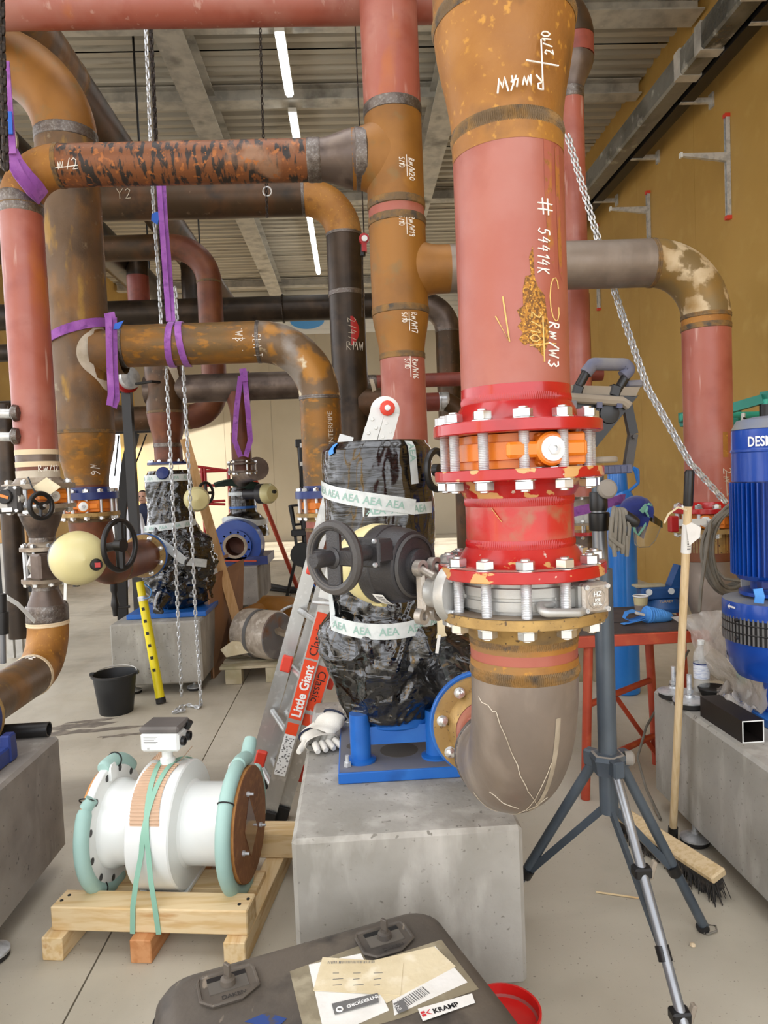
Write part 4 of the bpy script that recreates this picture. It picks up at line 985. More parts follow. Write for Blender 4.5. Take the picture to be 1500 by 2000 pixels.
put('blue_flange', MB().lathe([(.02, 0), (.16, 0), (.16, .03), (.02, .03)], (xd, 4.72, zel3), (0, 1, 0), 48), 'blue_paint', t)
bolts(t, (xd, 4.72, zel3), (0, -1, 0), .135, 8, 0, -.02, .026, .016, .009, False, nuts='top')
# ---- E: second brown run and dark drop
YE, rE2 = 5.3, .132
xe = at(676, 560, YE).x; ze_ = zat(420, 390, YE)
t = thing('dark_drop_pipe', 'brown run turning into a dark vertical pipe left of the rusty tee', 'pipe', (xe, YE, .6))
zend = zat(690, 900, YE)
run(t, [(-3.2, YE, ze_), (xe, YE, ze_), (xe, YE, zend)], rE2*.98, .28, ['dark_pipe', 'rust_orange', 'black_pipe'], 'weld')
weld(t, (xe, YE, zat(678, 575, YE)), Z, rE2*.98, 'weld', .02)
put('red_paint_patch', MB().grid(lambda u_, v_: (lambda a: V((xe+rE2*math.sin(a), YE-rE2*math.cos(a), zat(684, 625+55*v_, YE))))(.15+.5*u_*math.sin(.3+2.6*v_)), 6, 14), 'fire_red', t)
mb = MB(); strokes(mb, '2/4/5', cylmap((xe, YE, 0), rE2, .0, zat(670, 628, YE), -PI/2), .06, .002); strokes(mb, 'RMW', cylmap((xe, YE, 0), rE2, -.15, zat(672, 690, YE), 0), .06, .0025); put('chalk_lettering', mb, 'frost', t, kind='stuff')
mb = MB(); strokes(mb, 'Y2', hcylmap((0, YE, ze_), rE2, at(240, 405, YE).x, -.2), .07, .003); put('chalk_lettering', mb, 'frost', t, kind='stuff')
zz = zat(700, 790, YE)
put('tee_branch', MB().lathe([(.125, .05), (.118, .15), (.11, .3)], (xe, YE, zz), (1, 0, 0), 32, False), 'dark_pipe', t)
put('white_patch', MB().grid(lambda u_, v_: V((xe+rE2*1.0+.03*u_+.03*math.sin(3*v_), YE-.09+.02*u_, zz-.16+.33*v_)), 5, 10), 'frost', t)
# ---- G: grey brown run with reducer to a red pipe
YG, rG = 6.4, .122
zg = zat(520, 754, YG)
x0, x1, x2, x3 = at(352, 755, YG).x, at(684, 748, YG).x, at(714, 746, YG).x, at(960, 742, YG).x
t = thing('grey_header_pipe', 'grey brown header with reducer into a thin red pipe behind the rusty riser', 'pipe', (x0, YG, zg-.2))
put('pipe', MB().tube([(x0-.3, YG, zg), (x1, YG, zg)], rG, 40), 'steel_dark', t); weld(t, (x1, YG, zg), (1, 0, 0), rG, 'weld_rust', .03)
reducer(t, (x1, YG, zg), (x2, YG, zg), rG, .062, 'red_brown'); weld(t, (x2+.04, YG, zg), (1, 0, 0), .062, 'weld', .06)
put('red_pipe', MB().tube([(x2+.08, YG, zg), (x3+1.0, YG, zg)], .062, 32), 'red_primer_dark', t)
xg = at(470, 850, YG).x
put('tee_leg', MB().lathe([(.12, -.05), (.085, -.2), (.078, -.3), (.086, -.75)], (xg, YG, zg), Z, 32, False), 'red_brown', t)
zc1 = zat(470, 897, YG)
put('leg_pipe', MB().tube([(xg, YG, zg-.4), (xg, YG, zc1)], .088, 32), 'red_brown', t)
for (py, rr_) in ((900, .1), (906, .13), (921, .13)): put('clamp_ring', MB().lathe([(.07, -.008), (rr_, -.008), (rr_, .008), (.07, .008)], (xg, YG, zat(470, py, YG)), Z, 32, False), 'steel_dark', t)
bolts(t, (xg, YG, 0), Z, .115, 6, zat(470, 904, YG), zat(470, 923, YG), .024, .016, .008, False)
# vertical with white heat patch
xv = at(322, 760, YG).x; zv0 = zat(322, 640, YG)
t = thing('patched_riser', 'dark riser with white heat patch, over the rear wrapped pump', 'pipe', (xv, YG, 1.7))
rV = .165
zb1, zb2, zb3 = zat(322, 806, YG), zat(328, 870, YG), zat(330, 903, YG)
put('pipe', MB().tube([(xv, YG, zb1), (xv, YG, zv0)], rV, 40), 'dark_pipe', t); weld(t, (xv, YG, zb1), Z, rV, 'weld_rust', .012)
reducer(t, (xv, YG, zb2), (xv, YG, zb1), .12, rV, 'red_brown'); put('pipe', MB().tube([(xv, YG, zb3), (xv, YG, zb2)], .12, 40), 'red_brown', t); weld(t, (xv, YG, zb2), Z, .12, 'weld', .02)
put('flange', MB().lathe([(.1, zb3-.02), (.185, zb3-.02), (.185, zb3), (.12, zb3)], (xv, YG, 0), Z, 40), 'blue_dark', t); bolts(t, (xv, YG, 0), Z, .16, 12, zb3, zb3-.02, .03, .02, .01, False, nuts='top')
put('white_patch', MB().grid(lambda u_, v_: (lambda a: V((xv+rV*1.006*math.sin(a), YG-rV*1.006*math.cos(a), zat(345, 712+86*v_, YG))))(.35+1.0*v_+(.55-.45*v_)*u_), 8, 16), 'frost', t)
put('pressure_tap', MB().tube([(xv, YG-rV, zat(310, 752, YG)), (xv-.05, YG-rV-.06, zat(310, 752, YG)), at(265, 750, YG-.2)], .012, 8), 'black_plastic', t)
# ---- H: hooped dark pipe, up near the left
YH, rH = 7.3, .122
zh = zat(280, 484, YH); xh = at(411, 600, YH).x
t = thing('hooped_dark_pipe', 'dark brown pipe bending down between the two lifting slings and the light strips', 'pipe', (xh, YH, 2.0))
zlow = zat(418, 812, YH)
run(t, [(-3.5, YH, zh), (xh, YH, zh), (xh, YH, zlow), (-3.0, YH, zlow)], rH, [.36, .26], ['dark_pipe', 'red_brown', 'red_brown', 'red_brown', 'dark_pipe'], 'weld_rust')
# ---- F: far dark header
YQ, rQ = 8.6, .148
zq = zat(520, 604, YQ); xq = at(876, 690, YQ).x
t = thing('far_dark_header', 'long dark header pipe under the white wall band, elbow down at right', 'pipe', (xq, YQ, 2.6))
run(t, [(-4.2, YQ, zq), (xq, YQ, zq), (xq, YQ, zat(878, 850, YQ))], rQ, .33, ['black_pipe', 'steel_dark', 'dark_pipe'], 'weld')
put('hanger_chain', MB().torus((at(553, 600, YQ).x, YQ, zq), (1, 0, 0), rQ+.01, .012, 30, 6), 'chain_dark', t)
# ---- M: small red pipe and elbow right of the lower red riser
YN = 7.0; zn = zat(850, 785, YN); xn = at(902, 820, YN).x
t = thing('small_red_elbow_pipe', 'small red pipe with bright weld and brown elbow behind the nearest red flange', 'pipe', (xn, YN, 1.9))
run(t, [(at(700, 790, YN).x, YN, zn), (xn, YN, zn), (xn, YN, .05)], .09, .2, ['red_primer_dark', 'dark_pipe', 'dark_pipe'], 'weld')
xx = at(866, 785, YN).x; weld(t, (xx, YN, zn), (1, 0, 0), .09, 'zinc', .05)
# ---- N + J: overhead red pipe, elbow and thin red drop at right
YJ = 3.86; xj = at(1119, 320, YJ).x; zj = zat(600, 10, YJ)
t = thing('overhead_red_pipe', 'red primed overhead pipe across the top of the hall, thin red drop at right', 'pipe', (xj, YJ, 1.3))
zj1, zj2 = zat(1125, 92, YJ), zat(1120, 178, YJ)
put('pipe', MB().tube([(-4.5, YJ, zj), (xj-.25, YJ, zj)], .095, 40), 'red_primer', t)
put('elbow', MB().tube(arc((xj-.6, YJ, zj), (xj+.02, YJ, zj), (xj+.02, YJ, zj-.6), .2), .107, 40), 'dark_pipe', t)
put('collar', MB().tube([(xj+.02, YJ, zj1-.06), (xj+.02, YJ, zj-.19)], .105, 40), 'red_primer_dark', t)
reducer(t, (xj, YJ, zj2), (xj+.02, YJ, zj1-.06), .064, .105, 'steel_dark'); weld(t, (xj, YJ, zj2-.02), Z, .064, 'weld', .03)
put('drop_pipe', MB().tube([(xj, YJ, 1.35), (xj, YJ, zj2-.04)], .064, 40), 'red_primer', t)
# ---- K: right branch, elbow and red drop
XK, rK = 1.751, .112
t = thing('right_bend_pipe', 'scuffed brown pipe bending down into the red drop before the ochre wall', 'pipe', (XK, YR, 1.2))
zkf = zat(1385, 990, YR-.1)
x0 = XRM+.24
run(t, [(x0, YR, zK), (XK, YR, zK), (XK, YR, zat(1383, 640, YR))], rK, .265, ['bare_steel', mat('scuffed', '#7b6640', [('#c2ae8c', 9, .53, .58, (1, 1, 1), 9), ('#8f6b2c', 5, .5, .7)], rough=.5, metal=.25), 'rust_orange'], 'weld_rust')
put('drop_pipe', MB().tube([(XK, YR, zkf), (XK, YR, zat(1383, 640, YR))], rK, 48), 'red_primer', t); weld(t, (XK, YR, zat(1383, 640, YR)), Z, rK, 'weld_rust', .015)
mb = MB(); strokes(mb, 'N', cylmap((XK, YR, 0), rK, -.1, 2, 0), .01)
strokes(mb, '2m', cylmap((XK, YR, 0), rK, .12, zat(1385, 915, YR), -PI/2), .05, .0022); strokes(mb, '10', cylmap((XK, YR, 0), rK, .45, zat(1408, 950, YR), -PI/2-.3), .04, .0022); f_ = cylmap((XK, YR, 0), rK, .25, zat(1394, 945, YR)); mb.tube([f_(0, .06), f_(.004, -.06)], .0018, 5); mb.tube([f_(-.03, -.02), f_(.05, -.01)], .0018, 5)
put('chalk_lettering', mb, 'frost', t, kind='stuff')
for (px, py, dz) in ((1400, 870, .05),): 
    f_ = cylmap((XK, YR, 0), rK, .25, zat(px, py, YR)); put('rust_streak', MB().grid(lambda u_, v_: f_(-.014+.03*u_, .06-.12*v_), 4, 4), 'rust_orange', t)
zk2, zk3 = zat(1385, 1003, YR-.1), zat(1385, 1033, YR-.1)
flange(t, (XK, YR, zk2-.0), Z, .172, rK, .024, 'red_gloss', .03)
bolts(t, (XK, YR, 0), Z, .149, 12, zk2+.024, zk3-.022, .032, .02, .011, False)
orange_valve(XK, YR, zk3, zk2, .113, 'orange butterfly valve behind the broom handle and cable coil', -.6)
t = thing('right_lower_pipe', 'dusty wide steel pipe and rusty flange behind the cable coil', 'pipe', (XK, YR, .5))
put('flange', MB().lathe([(.1, zk3), (.172, zk3), (.172, zk3-.022), (.113, zk3-.022), (.113, zk3-.12)], (XK, YR, 0), Z, 48), 'flange_yellow', t)
zk4 = zat(1390, 1100, YR)
put('pipe', MB().tube([(XK, YR, zk4), (XK, YR, zk3-.02)], .113, 40), 'red_brown', t)
reducer(t, (XK, YR, zk4-.05), (XK, YR, zk4), .135, .113, 'weld_rust')
put('elbow', MB().tube(arc((XK, YR, zk4), (XK, YR, .72), (XK, 2.9, .72), .3), .135, 40), 'bare_steel', t)
hb = at(1325, 1023, YR-.16); put('lever', MB().box(hb+V((.05, 0, .005)), (.16, .02, .03)), 'white_enamel', t, False); put('lever_grip', MB().box(hb-V((.025, 0, 0)), (.04, .04, .075), None, .005), 'fire_red', t, False)
# ---- the far twin of the main riser, seen between flange and tripod
YT = 6.2; XT = at(1140, 1000, YT).x
t = thing('far_valve_stack', 'distant stack of orange and silver valves with red flanges, left of the tripod', 'pipe', (XT, YT, .6))
for (py, r_, m_, hh) in ((935, .16, 'flange_grey', .02), (967, .16, 'flange_grey', .02), (1010, .12, 'silver_paint', .1), (1022, .165, 'flange_grey', .02), (1041, .165, 'red_gloss', .03), (985, .1, 'bare_steel', .16)):
    put('ring' if r_ > .12 else 'body', MB().lathe([(.06, -hh/2), (r_, -hh/2), (r_, hh/2), (.06, hh/2)], (XT, YT, zat(1140, py, YT)), Z, 36), m_, t)
put('orange_body', MB().box((XT, YT-.12, zat(1140, 952, YT)), (.28, .1, .05), None, .006), 'orange_valve', t, False)
put('orange_boss', MB().lathe([(.03, 0), (.03, .02), (.02, .022)], (XT+.03, YT-.17, zat(1140, 952, YT)), (0, -1, 0), 16), 'white_enamel', t)
bolts(t, (XT, YT, 0), Z, .14, 8, zat(1140, 933, YT), zat(1140, 970, YT), .03, .02, .01, False); bolts(t, (XT, YT, 0), Z, .145, 8, zat(1140, 1018, YT), zat(1140, 1046, YT), .03, .02, .01, False)
put('pipe', MB().tube([(XT, YT, .0), (XT, YT, zat(1140, 1045, YT))], .085, 32), 'steel_dark', t); put('pipe', MB().tube([(XT, YT, zat(1140, 935, YT)), (XT, YT, 3)], .1, 32), 'red_primer_dark', t)
# ---- lengthwise pipe high at the left
yw = 3.2; xw = -2.02; zw = 4.55
t = thing('lengthwise_overhead_pipe', 'rust streaked overhead pipe running lengthwise behind the orange elbow', 'pipe', (xw, 8, zw-.2))
put('pipe', MB().tube([(xw, 2.4, zw), (xw, 5.6, zw)], .19, 40), 'brown_steel', t); weld(t, (xw, 5.6, zw), (0, 1, 0), .19, 'weld_rust', .02); put('pipe', MB().tube([(xw, 5.6, zw), (xw, 13.5, zw)], .19, 40), 'dark_pipe', t)
for yy in (4.2, 7.6, 10.5): put('hanger_rod', MB().cyl((xw, yy, zw+.18), (xw, yy, 6.2), .012, n=8), 'black_plastic', t)
t = thing('lengthwise_lower_pipe', 'dark overhead pipe running lengthwise lower down at the left', 'pipe', (-2.75, 8, 4.1))
put('pipe', MB().tube([(-2.75, 6.0, 4.3), (-2.75, 14, 4.3)], .2, 40), 'black_pipe', t); put('end_cap', MB().lathe([(.205, 0), (.205, .03), (.17, .03)], (-2.75, 6.0, 4.3), (0, -1, 0), 40), 'frost', t)
for yy in (7.5, 10.5): put('hanger_rod', MB().cyl((-2.75, yy, 4.48), (-2.75, yy, 6.2), .012, n=8), 'black_plastic', t)
for (px, Y, w_, m1, lab) in ((270, 9.0, .13, 'red_primer_dark', 'distant red pipe with black collar behind the hooped dark pipe'), (378, 9.4, .15, 'black_pipe', 'distant black vertical pipe inside the hooped pipe')):
    p = at(px, 560, Y); t = thing('far_riser', lab, 'pipe', (p.x, Y, 2.5))
    put('pipe', MB().tube([(p.x, Y, zat(px, 600, Y)), (p.x, Y, zat(px, 540, Y))], w_, 24), m1, t); put('collar', MB().tube([(p.x, Y, zat(px, 540, Y)), (p.x, Y, zat(px, 515, Y))], w_*.98, 24), 'black_pipe', t)
    put('pipe', MB().tube([(p.x, Y, zat(px, 515, Y)), (p.x, Y, 4.25)], w_, 24), 'black_pipe', t)

# red and black motor end far behind the slings
c = at(243, 742, 6.6)
t = thing('far_motor', 'distant black motor with red ring between the brown riser and the patched riser', 'motor', (c.x, 6.6, c.z-.1))
dm = V((.75, -.6, .1)).normalized()
put('barrel', MB().lathe([(.08, -.3), (.1, -.28), (.1, 0)], c, dm, 24), 'black_plastic', t); put('red_ring', MB().lathe([(.12, 0), (.125, .04), (.1, .05)], c, dm, 24), 'fire_red', t); put('end_shield', MB().lathe([(.1, .05), (.1, .1), (.05, .12), (0, .12)], c, dm, 24), 'galv_bright', t)
put('support', MB().box((c.x, 6.65, c.z/2-.05), (.08, .08, c.z-.1)), 'black_plastic', t, False)
# ================================================================== pumps wrapped in black film
def wrapped(name, label, cx, cy, prof, m, seed, amp=.006, wr=.012, nz=90, nth=110, squash=1.0, extra=None):
    """prof: (z, r, dx, dy); film body with creases. returns (object, radius function)"""
    def prof_at(z):
        for i in range(len(prof)-1):
            a, b = prof[i], prof[i+1]
            if (a[0]-z)*(b[0]-z) <= 0 and a[0] != b[0]:
                t_ = (z-a[0])/(b[0]-a[0]); t_ = t_*t_*(3-2*t_); return [a[k]+(b[k]-a[k])*t_ for k in (1, 2, 3, 4)]
        return prof[0][1:5] if abs(z-prof[0][0]) < abs(z-prof[-1][0]) else prof[-1][1:5]
    def surf(th, z, off=0.0, rough=True):
        r, dx, dy, k = prof_at(z)
        if rough:
            q = V((math.sin(th)*1.6, math.cos(th)*1.6, z*2.6+seed))
            d = noise.fractal(q*2.0, 1, 2, 3)*amp*k
            tw = z*9+math.sin(th*2+seed)*1.6
            q2 = V((math.sin(th)*2.2+tw*.25, math.cos(th)*2.2, tw*1.5+seed*2))
            d += (.28-abs(noise.noise(q2)))*wr*.8*k
            q3 = V((math.sin(th)*3.4, math.cos(th)*3.4, (z*1.0+th*.05)*30+seed))
            d += (.25-abs(noise.noise(q3)))*wr*.10*k
        else: d = 0
        if extra: d += extra(th, z)
        return V((cx+dx+(r+d+off)*math.sin(th), cy+dy-(r+d+off)*math.cos(th), z))
    z0, z1 = prof[0][0], prof[-1][0]
    mb = MB(); mb.grid(lambda u, v: surf(2*PI*u, z0+(z1-z0)*v), nth, nz, True)
    top = len(mb.v); c = V((cx+prof[-1][2], cy+prof[-1][3], z1)); mb.v.append(c); o = top-nth
    mb.f += [(o+i, o+(i+1) % nth, top) for i in range(nth)]
    return mb, surf
def tape(parent, surf, pth, wd, m='tape', txt=None, name='tape', off=.004, rough=False, n=30, tsize=.034, tstep=.075, tilt=0):
    """pth(s)->(theta, z) centreline, s 0..1; band of width wd along it"""
    pts = []
    for i in range(n+1):
        th, z = pth(i/n); th2, z2 = pth(min(1, i/n+.01)); th1, z1 = pth(max(0, i/n-.01))
        d = surf(th2, z2, off, rough)-surf(th1, z1, off, rough); d.normalize()
        nn = V((math.sin(th), -math.cos(th), 0)); sd = nn.cross(d).normalized()
        pts.append((surf(th, z, off, rough), d, sd, nn))
    vs = []; fs = []
    for p, d, sd, nn in pts: vs += [p-sd*wd/2, p+sd*wd/2]
    fs = [(2*i, 2*i+1, 2*i+3, 2*i+2) for i in range(n)]
    k0 = len(vs)
    vs += [v-pts[i//2][3]*.0015 for i, v in enumerate(vs)]
    fs += [(k0+2*i, k0+2*i+2, k0+2*i+3, k0+2*i+1) for i in range(n)]
    o = put(name, MB().add(vs, fs), m, parent)
    if txt:
        L = [0]
        for i in range(n): L.append(L[-1]+(pts[i+1][0]-pts[i][0]).length)
        def fn(x, y):
            i = 0
            while i < n-1 and L[i+1] < x: i += 1
            f_ = (x-L[i])/max(1e-6, L[i+1]-L[i]); a, b = pts[i], pts[i+1]
            return a[0].lerp(b[0], f_)+a[2].lerp(b[2], f_)*y+a[3]*.0012
        x = .012; mb = MB()
        while x < L[-1]-tsize*1.9:
            tm = textmb(txt, tsize, lambda a, b: fn(x+a, b-tsize*.36), bold=.0006); mb.add(tm.v, tm.f); x += tstep
        if mb.v: put('tape_print', mb, 'tape_print', o, False, kind='stuff')
    return o
# ---- the centre pump
XP, YP = .095, 2.46
t = thing('wrapped_pump', 'pump wrapped in black film with white AEA tape on the centre plinth', 'pump', (XP, YP, ZT))
zT = zat(745, 858, YP-.18)
zs_ = [zat(760, 1448, YP-.2), zat(760, 1420, YP-.22), zat(760, 1370, YP-.23), zat(760, 1300, YP-.24), zat(760, 1250, YP-.23), zat(760, 1205, YP-.19), zat(760, 1120, YP-.18), zat(760, 1040, YP-.18)]
prof = [(zs_[0], .10, .0, -.02, .5), (zs_[1], .16, .0, -.01, 1), (zs_[2], .200, .01, 0, 1.6), (zs_[3], .232, .02, 0, 2.2), (zs_[4], .222, .015, 0, 2.0), (zs_[5], .182, .0, 0, 1.2), (zs_[6], .176, .0, 0, .8), (zs_[7], .184, -.005, 0, .5), (zT-.05, .188, -.008, 0, .35), (zT-.03, .187, -.008, 0, .3), (zT, .165, -.005, 0, .3)]
def bulge(th, z):
    a = (th+PI) % (2*PI)-PI
    return .07*math.exp(-((a-1.35)/.5)**2-((z-.93)/.09)**2)+.03*math.exp(-((a+1.25)/.35)**2-((z-.98)/.06)**2)
mb, sf = wrapped('film', '', XP, YP, prof, 'film', 3.1, .012, .014, 150, 180, extra=bulge)
zsplit = zs_[6]
lo = MB(); lo.v = list(mb.v); lo.f = [f for f in mb.f if sum(mb.v[i].z for i in f)/len(f) < zsplit]
hi = MB(); hi.v = list(mb.v); hi.f = [f for f in mb.f if sum(mb.v[i].z for i in f)/len(f) >= zsplit]
put('lower_film', lo, 'film', t); put('motor_film', hi, 'film_smooth', t)
def lerp(a, b, s): return a+(b-a)*s
def thp(px, r=.188, c=XP-.008, Y=YP-.12): return math.asin(max(-1, min(1, (at(px, 1000, Y).x-c)/r)))
zz = lambda px, py: zat(px, py, YP-.17)
tape(t, sf, lambda s: (lerp(-1.5, .62, s), lerp(zz(640, 952), zz(832, 990), s)), .05, txt='AEA', tstep=.075, off=.007)
tape(t, sf, lambda s: (lerp(-.32, 1.15, s), lerp(zz(690, 998), zz(855, 992), s)), .038, txt='AEA', tstep=.08, off=.0045)
tape(t, sf, lambda s: (lerp(thp(806), thp(810), s), lerp(zT-.006, zz(812, 945), s)), .03, txt='AEA', tstep=.085, off=.004)
tape(t, sf, lambda s: (lerp(-1.0, .95, s), lerp(zat(660, 1222, YP-.18), zat(850, 1208, YP-.18), s)-.035*math.sin(PI*s)*.6), .05, txt='AEA', tstep=.09, off=.022)
tape(t, sf, lambda s: (lerp(-1.3, -1.0, s), lerp(zat(650, 1165, YP-.15), zat(662, 1225, YP-.16), s)), .045, off=.014)
tape(t, sf, lambda s: (lerp(-.95, -.9, s), lerp(zT-.005, zz(660, 886), s)), .026, m='strap_blue', name='blue_tape', off=.004)
# pump base, feet, volute, bolts
x0, x1, y0, y1 = -.085, .335, 2.235, 2.72
pb = put('base_plate', MB().box(((x0+x1)/2, (y0+y1)/2, ZT+.019), (x1-x0, y1-y0, .036), None, .003), 'blue_paint', t, False)
put('plate_dust', MB().box(((x0+x1)/2, (y0+y1)/2, ZT+.0378), (x1-x0-.01, y1-y0-.01, .001)), 'blue_dusty', pb, False)
for (x, y, r_, q) in ((.12, 2.4, .065, 1), (-.03, 2.46, .03, 1), (.28, 2.46, .03, 1)): put('plate_hole', MB().lathe([(r_, 0), (r_, .0012), (0, .0012)], (x, y, ZT+.0378), n=28), 'joint', pb)
for x in (x0+.03, x1-.03):
    for y in (y0+.05, y1-.05): put('anchor_bolt', MB().hexa((x, y, ZT+.038), (0, 0, 1), .022, .016).cyl((x, y, ZT+.05), (x, y, ZT+.075), .007, n=10), 'zinc', t)
for x in (-.01, .24):
    put('foot_post', MB().lathe([(.05, 0), (.05, .008), (.034, .014), (.034, .16)], (x, 2.33, ZT+.037), n=24), 'blue_paint', t)
put('cross_web', MB().box((.115, 2.34, ZT+.12), (.24, .03, .06)), 'blue_paint', t, False)
put('volute', MB().lathe([(.1, 0), (.16, .04), (.17, .1), (.12, .16)], (.115, 2.47, ZT+.1), n=32), 'blue_paint', t)
put('suction_nozzle', MB().tube([(XM, yf+.03, ze), (XM, yf+.12, ze+.01), (XM-.01, yf+.25, ze+.05), (.22, 2.5, ze+.1)], [.08, .1, .12, .13], 32), 'film', t)
put('suction_flange', MB().lathe([(.08, 0), (.148, 0), (.151, .003), (.151, .018), (.08, .02)], (XM, yf+.0215, ze), (0, 1, 0), 56), 'blue_paint', t)
put('paper_label', MB().prism([(-.012, .05), (.012, .05), (.012, .0), (.018, -.012), (-.018, -.018), (-.012, 0)], at(862, 1235, 2.2), (1, 0, 0), (0, 0, 1), (0, .002, 0)), 'paper_yellow', t, False)
put('paper_label', MB().strap([at(858, 1240, 2.19), at(853, 1276, 2.19)], (1, 0, 0), .01, .001), 'paper', t, False)
put('lifting_wheel', MB().torus(at(853, 918, 2.3), (.8, -.6, 0), .062, .011, 32, 8).lathe([(.02, -.01), (.02, .01)], at(853, 918, 2.3), (.8, -.6, 0), 16), 'black_plastic', t)
# ---- rear wrapped pump
XQ, YQ2 = -1.405, 5.62
t = thing('rear_wrapped_pump', 'rear pump wrapped in crumpled black film with taped bands behind the chains', 'pump', (XQ, YQ2, ZT))
zf = lambda py: zat(332, py, YQ2-.2)
prof = [(ZT+.03, .16, .02, 0, 1), (zf(1180), .23, .03, 0, 1.6), (zf(1120), .27, .03, 0, 2.2), (zf(1060), .25, .03, 0, 2), (zf(1040), .2, .0, 0, 1), (zf(1020), .175, 0, 0, .7), (zf(950), .175, -.01, 0, .6), (zf(930), .17, -.01, 0, .5), (zf(918), .15, -.01, 0, .4)]
mb, sf2 = wrapped('film', '', XQ, YQ2, prof, 'film', 9.7, .02, .03, 90, 110)
put('film_wrap', mb, 'film', t)
tape(t, sf2, lambda s: (lerp(-1.4, 1.3, s), zf(933)), .05, off=.01, txt='AEA', tstep=.1)
tape(t, sf2, lambda s: (lerp(-1.3, 1.4, s), lerp(zf(1034), zf(1023), s)), .05, off=.014, txt='AEA', tstep=.1)
tape(t, sf2, lambda s: (lerp(-1.2, 1.0, s), lerp(zf(1070), zf(1105), s)+.12*math.sin(PI*min(1, s*1.4))), .06, off=.03)
put('base_plate', MB().box((XQ+.0, YQ2-.02, ZT+.02), (.58, .62, .036), None, .003), 'blue_paint', t, False)
put('blue_cap', MB().lathe([(.05, 0), (.045, .012), (0, .018)], at(318, 924, YQ2-.19), (0, -1, .3), 20), 'blue_dark', t)
put('film_tail', MB().tube([at(320, 1165, 5.3), at(312, 1180, 5.25), at(308, 1192, 5.2), at(318, 1196, 5.18)], [.06, .05, .035, .012], 10), 'film', t)
ca = at(385, 975, 5.25)
put('actuator_cover', MB().lathe([(.02, .1), (.09, .08), (.092, .02), (.075, -.04), (.0, -.07)], ca, (-.3, .95, 0), 28), 'cream', t)
wv = at(402, 963, 5.4); put('handwheel', MB().torus(wv, (.85, -.5, 0), .078, .011, 30, 8), 'black_plastic', t); put('wheel_spoke', MB().tube([wv-Z*.07, wv+Z*.07], .012, 8).tube([wv+V((-.04, -.06, 0)), wv+V((.04, .06, 0))], .012, 8), 'black_plastic', t)
# ---- far pump with open blue flange
XO, YO = -1.36, 8.95
t = thing('far_blue_pump', 'distant blue pump with open round flange facing the camera', 'pump', (XO, YO, ZT))
zf = lambda py: zat(463, py, YO-.2)
prof = [(zf(1050), .28, .02, 0, 1), (zf(1020), .26, .02, 0, 1.4), (zf(1012), .22, 0, 0, 1), (zf(1000), .165, 0, 0, .3), (zf(960), .165, 0, 0, .2), (zf(952), .15, 0, 0, .2)]
mb, sf3 = wrapped('film', '', XO, YO, prof, 'film', 5.2, .02, .02, 40, 60); put('film_wrap', mb, 'film_smooth', t)
tape(t, sf3, lambda s: (lerp(-1.4, 1.4, s), zf(965)), .04, off=.008); tape(t, sf3, lambda s: (lerp(-1.4, 1.4, s), zf(992)), .03, m='blue_paint', name='blue_strap', off=.008); tape(t, sf3, lambda s: (lerp(-1.3, 1.4, s), zf(1018)+.03*math.sin(6*s)), .07, off=.03)
fc = at(459, 1067, 8.45)
put('volute', MB().lathe([(.13, .05), (.3, .05), (.32, .25), (.25, .5), (.0, .6)], fc, (0, 1, 0), 36, False), 'blue_motor', t)
put('open_flange', MB().lathe([(.12, 0), (.19, 0), (.19, .05), (.12, .3), (.12, .0)], fc, (0, 1, 0), 44, False), 'blue_motor', t)
put('face_ring', MB().lathe([(.11, -.004), (.145, -.004), (.145, .002), (.11, .3)], fc, (0, 1, 0), 40, False), 'flange_grey', t)
put('bore', MB().lathe([(.0, .3), (.115, .28), (.115, .0)], fc, (0, 1, 0), 36, False), 'red_brown', t)
for k in range(12):
    a = 2*PI*(k+.5)/12; put('bolt_hole', MB().lathe([(.012, -.001), (.0, -.001)], fc+V((math.cos(a), 0, math.sin(a)))*.168, (0, 1, 0), 10), 'black_plastic', t)
put('base', MB().box((XO+.02, YO-.15, ZT+.05), (.62, .7, .1)), 'blue_dark', t, False)
put('gasket_strip', MB().box((XO-.02, 8.45, ZT+.06), (.44, .04, .02), Matrix.Rotation(.05, 3, 'Y')), 'rod_orange', t, False)
put('elbow', MB().tube([(XO, YO, zf(960)), (XO+.02, YO-.05, zf(940)), (XO+.06, YO-.4, zf(925)), (xg, YG+1.0, zf(921))], .12, 24), 'steel_dark', t)
av = at(520, 964, 8.6); put('actuator', MB().lathe([(.06, -.3), (.06, -.12), (.12, -.1), (.12, 0)], av, (.9, -.4, 0), 28), 'black_cast', t); put('actuator_cover', MB().lathe([(.122, 0), (.12, .06), (.09, .11), (0, .13)], av, (.75, -.65, 0), 28), 'cream', t)
put('cover_lens', MB().lathe([(.022, .1), (.022, .14), (0, .142)], av+V((.06, 0, .02)), (.4, -.9, 0), 14), 'black_plastic', t)
o = put('green_sheet', MB().grid(lambda u, v: V((XO-.3+.55*u, YO-.28-.05*math.sin(3*u)+.1*v, zat(463, 940, 8.7)+.06*math.sin(u*3.1)-.10*abs(v-.35)-.12*u*v)), 14, 6), 'green_sheet')
tag(o, 'dark green sheet draped over the far blue pump', 'sheet')
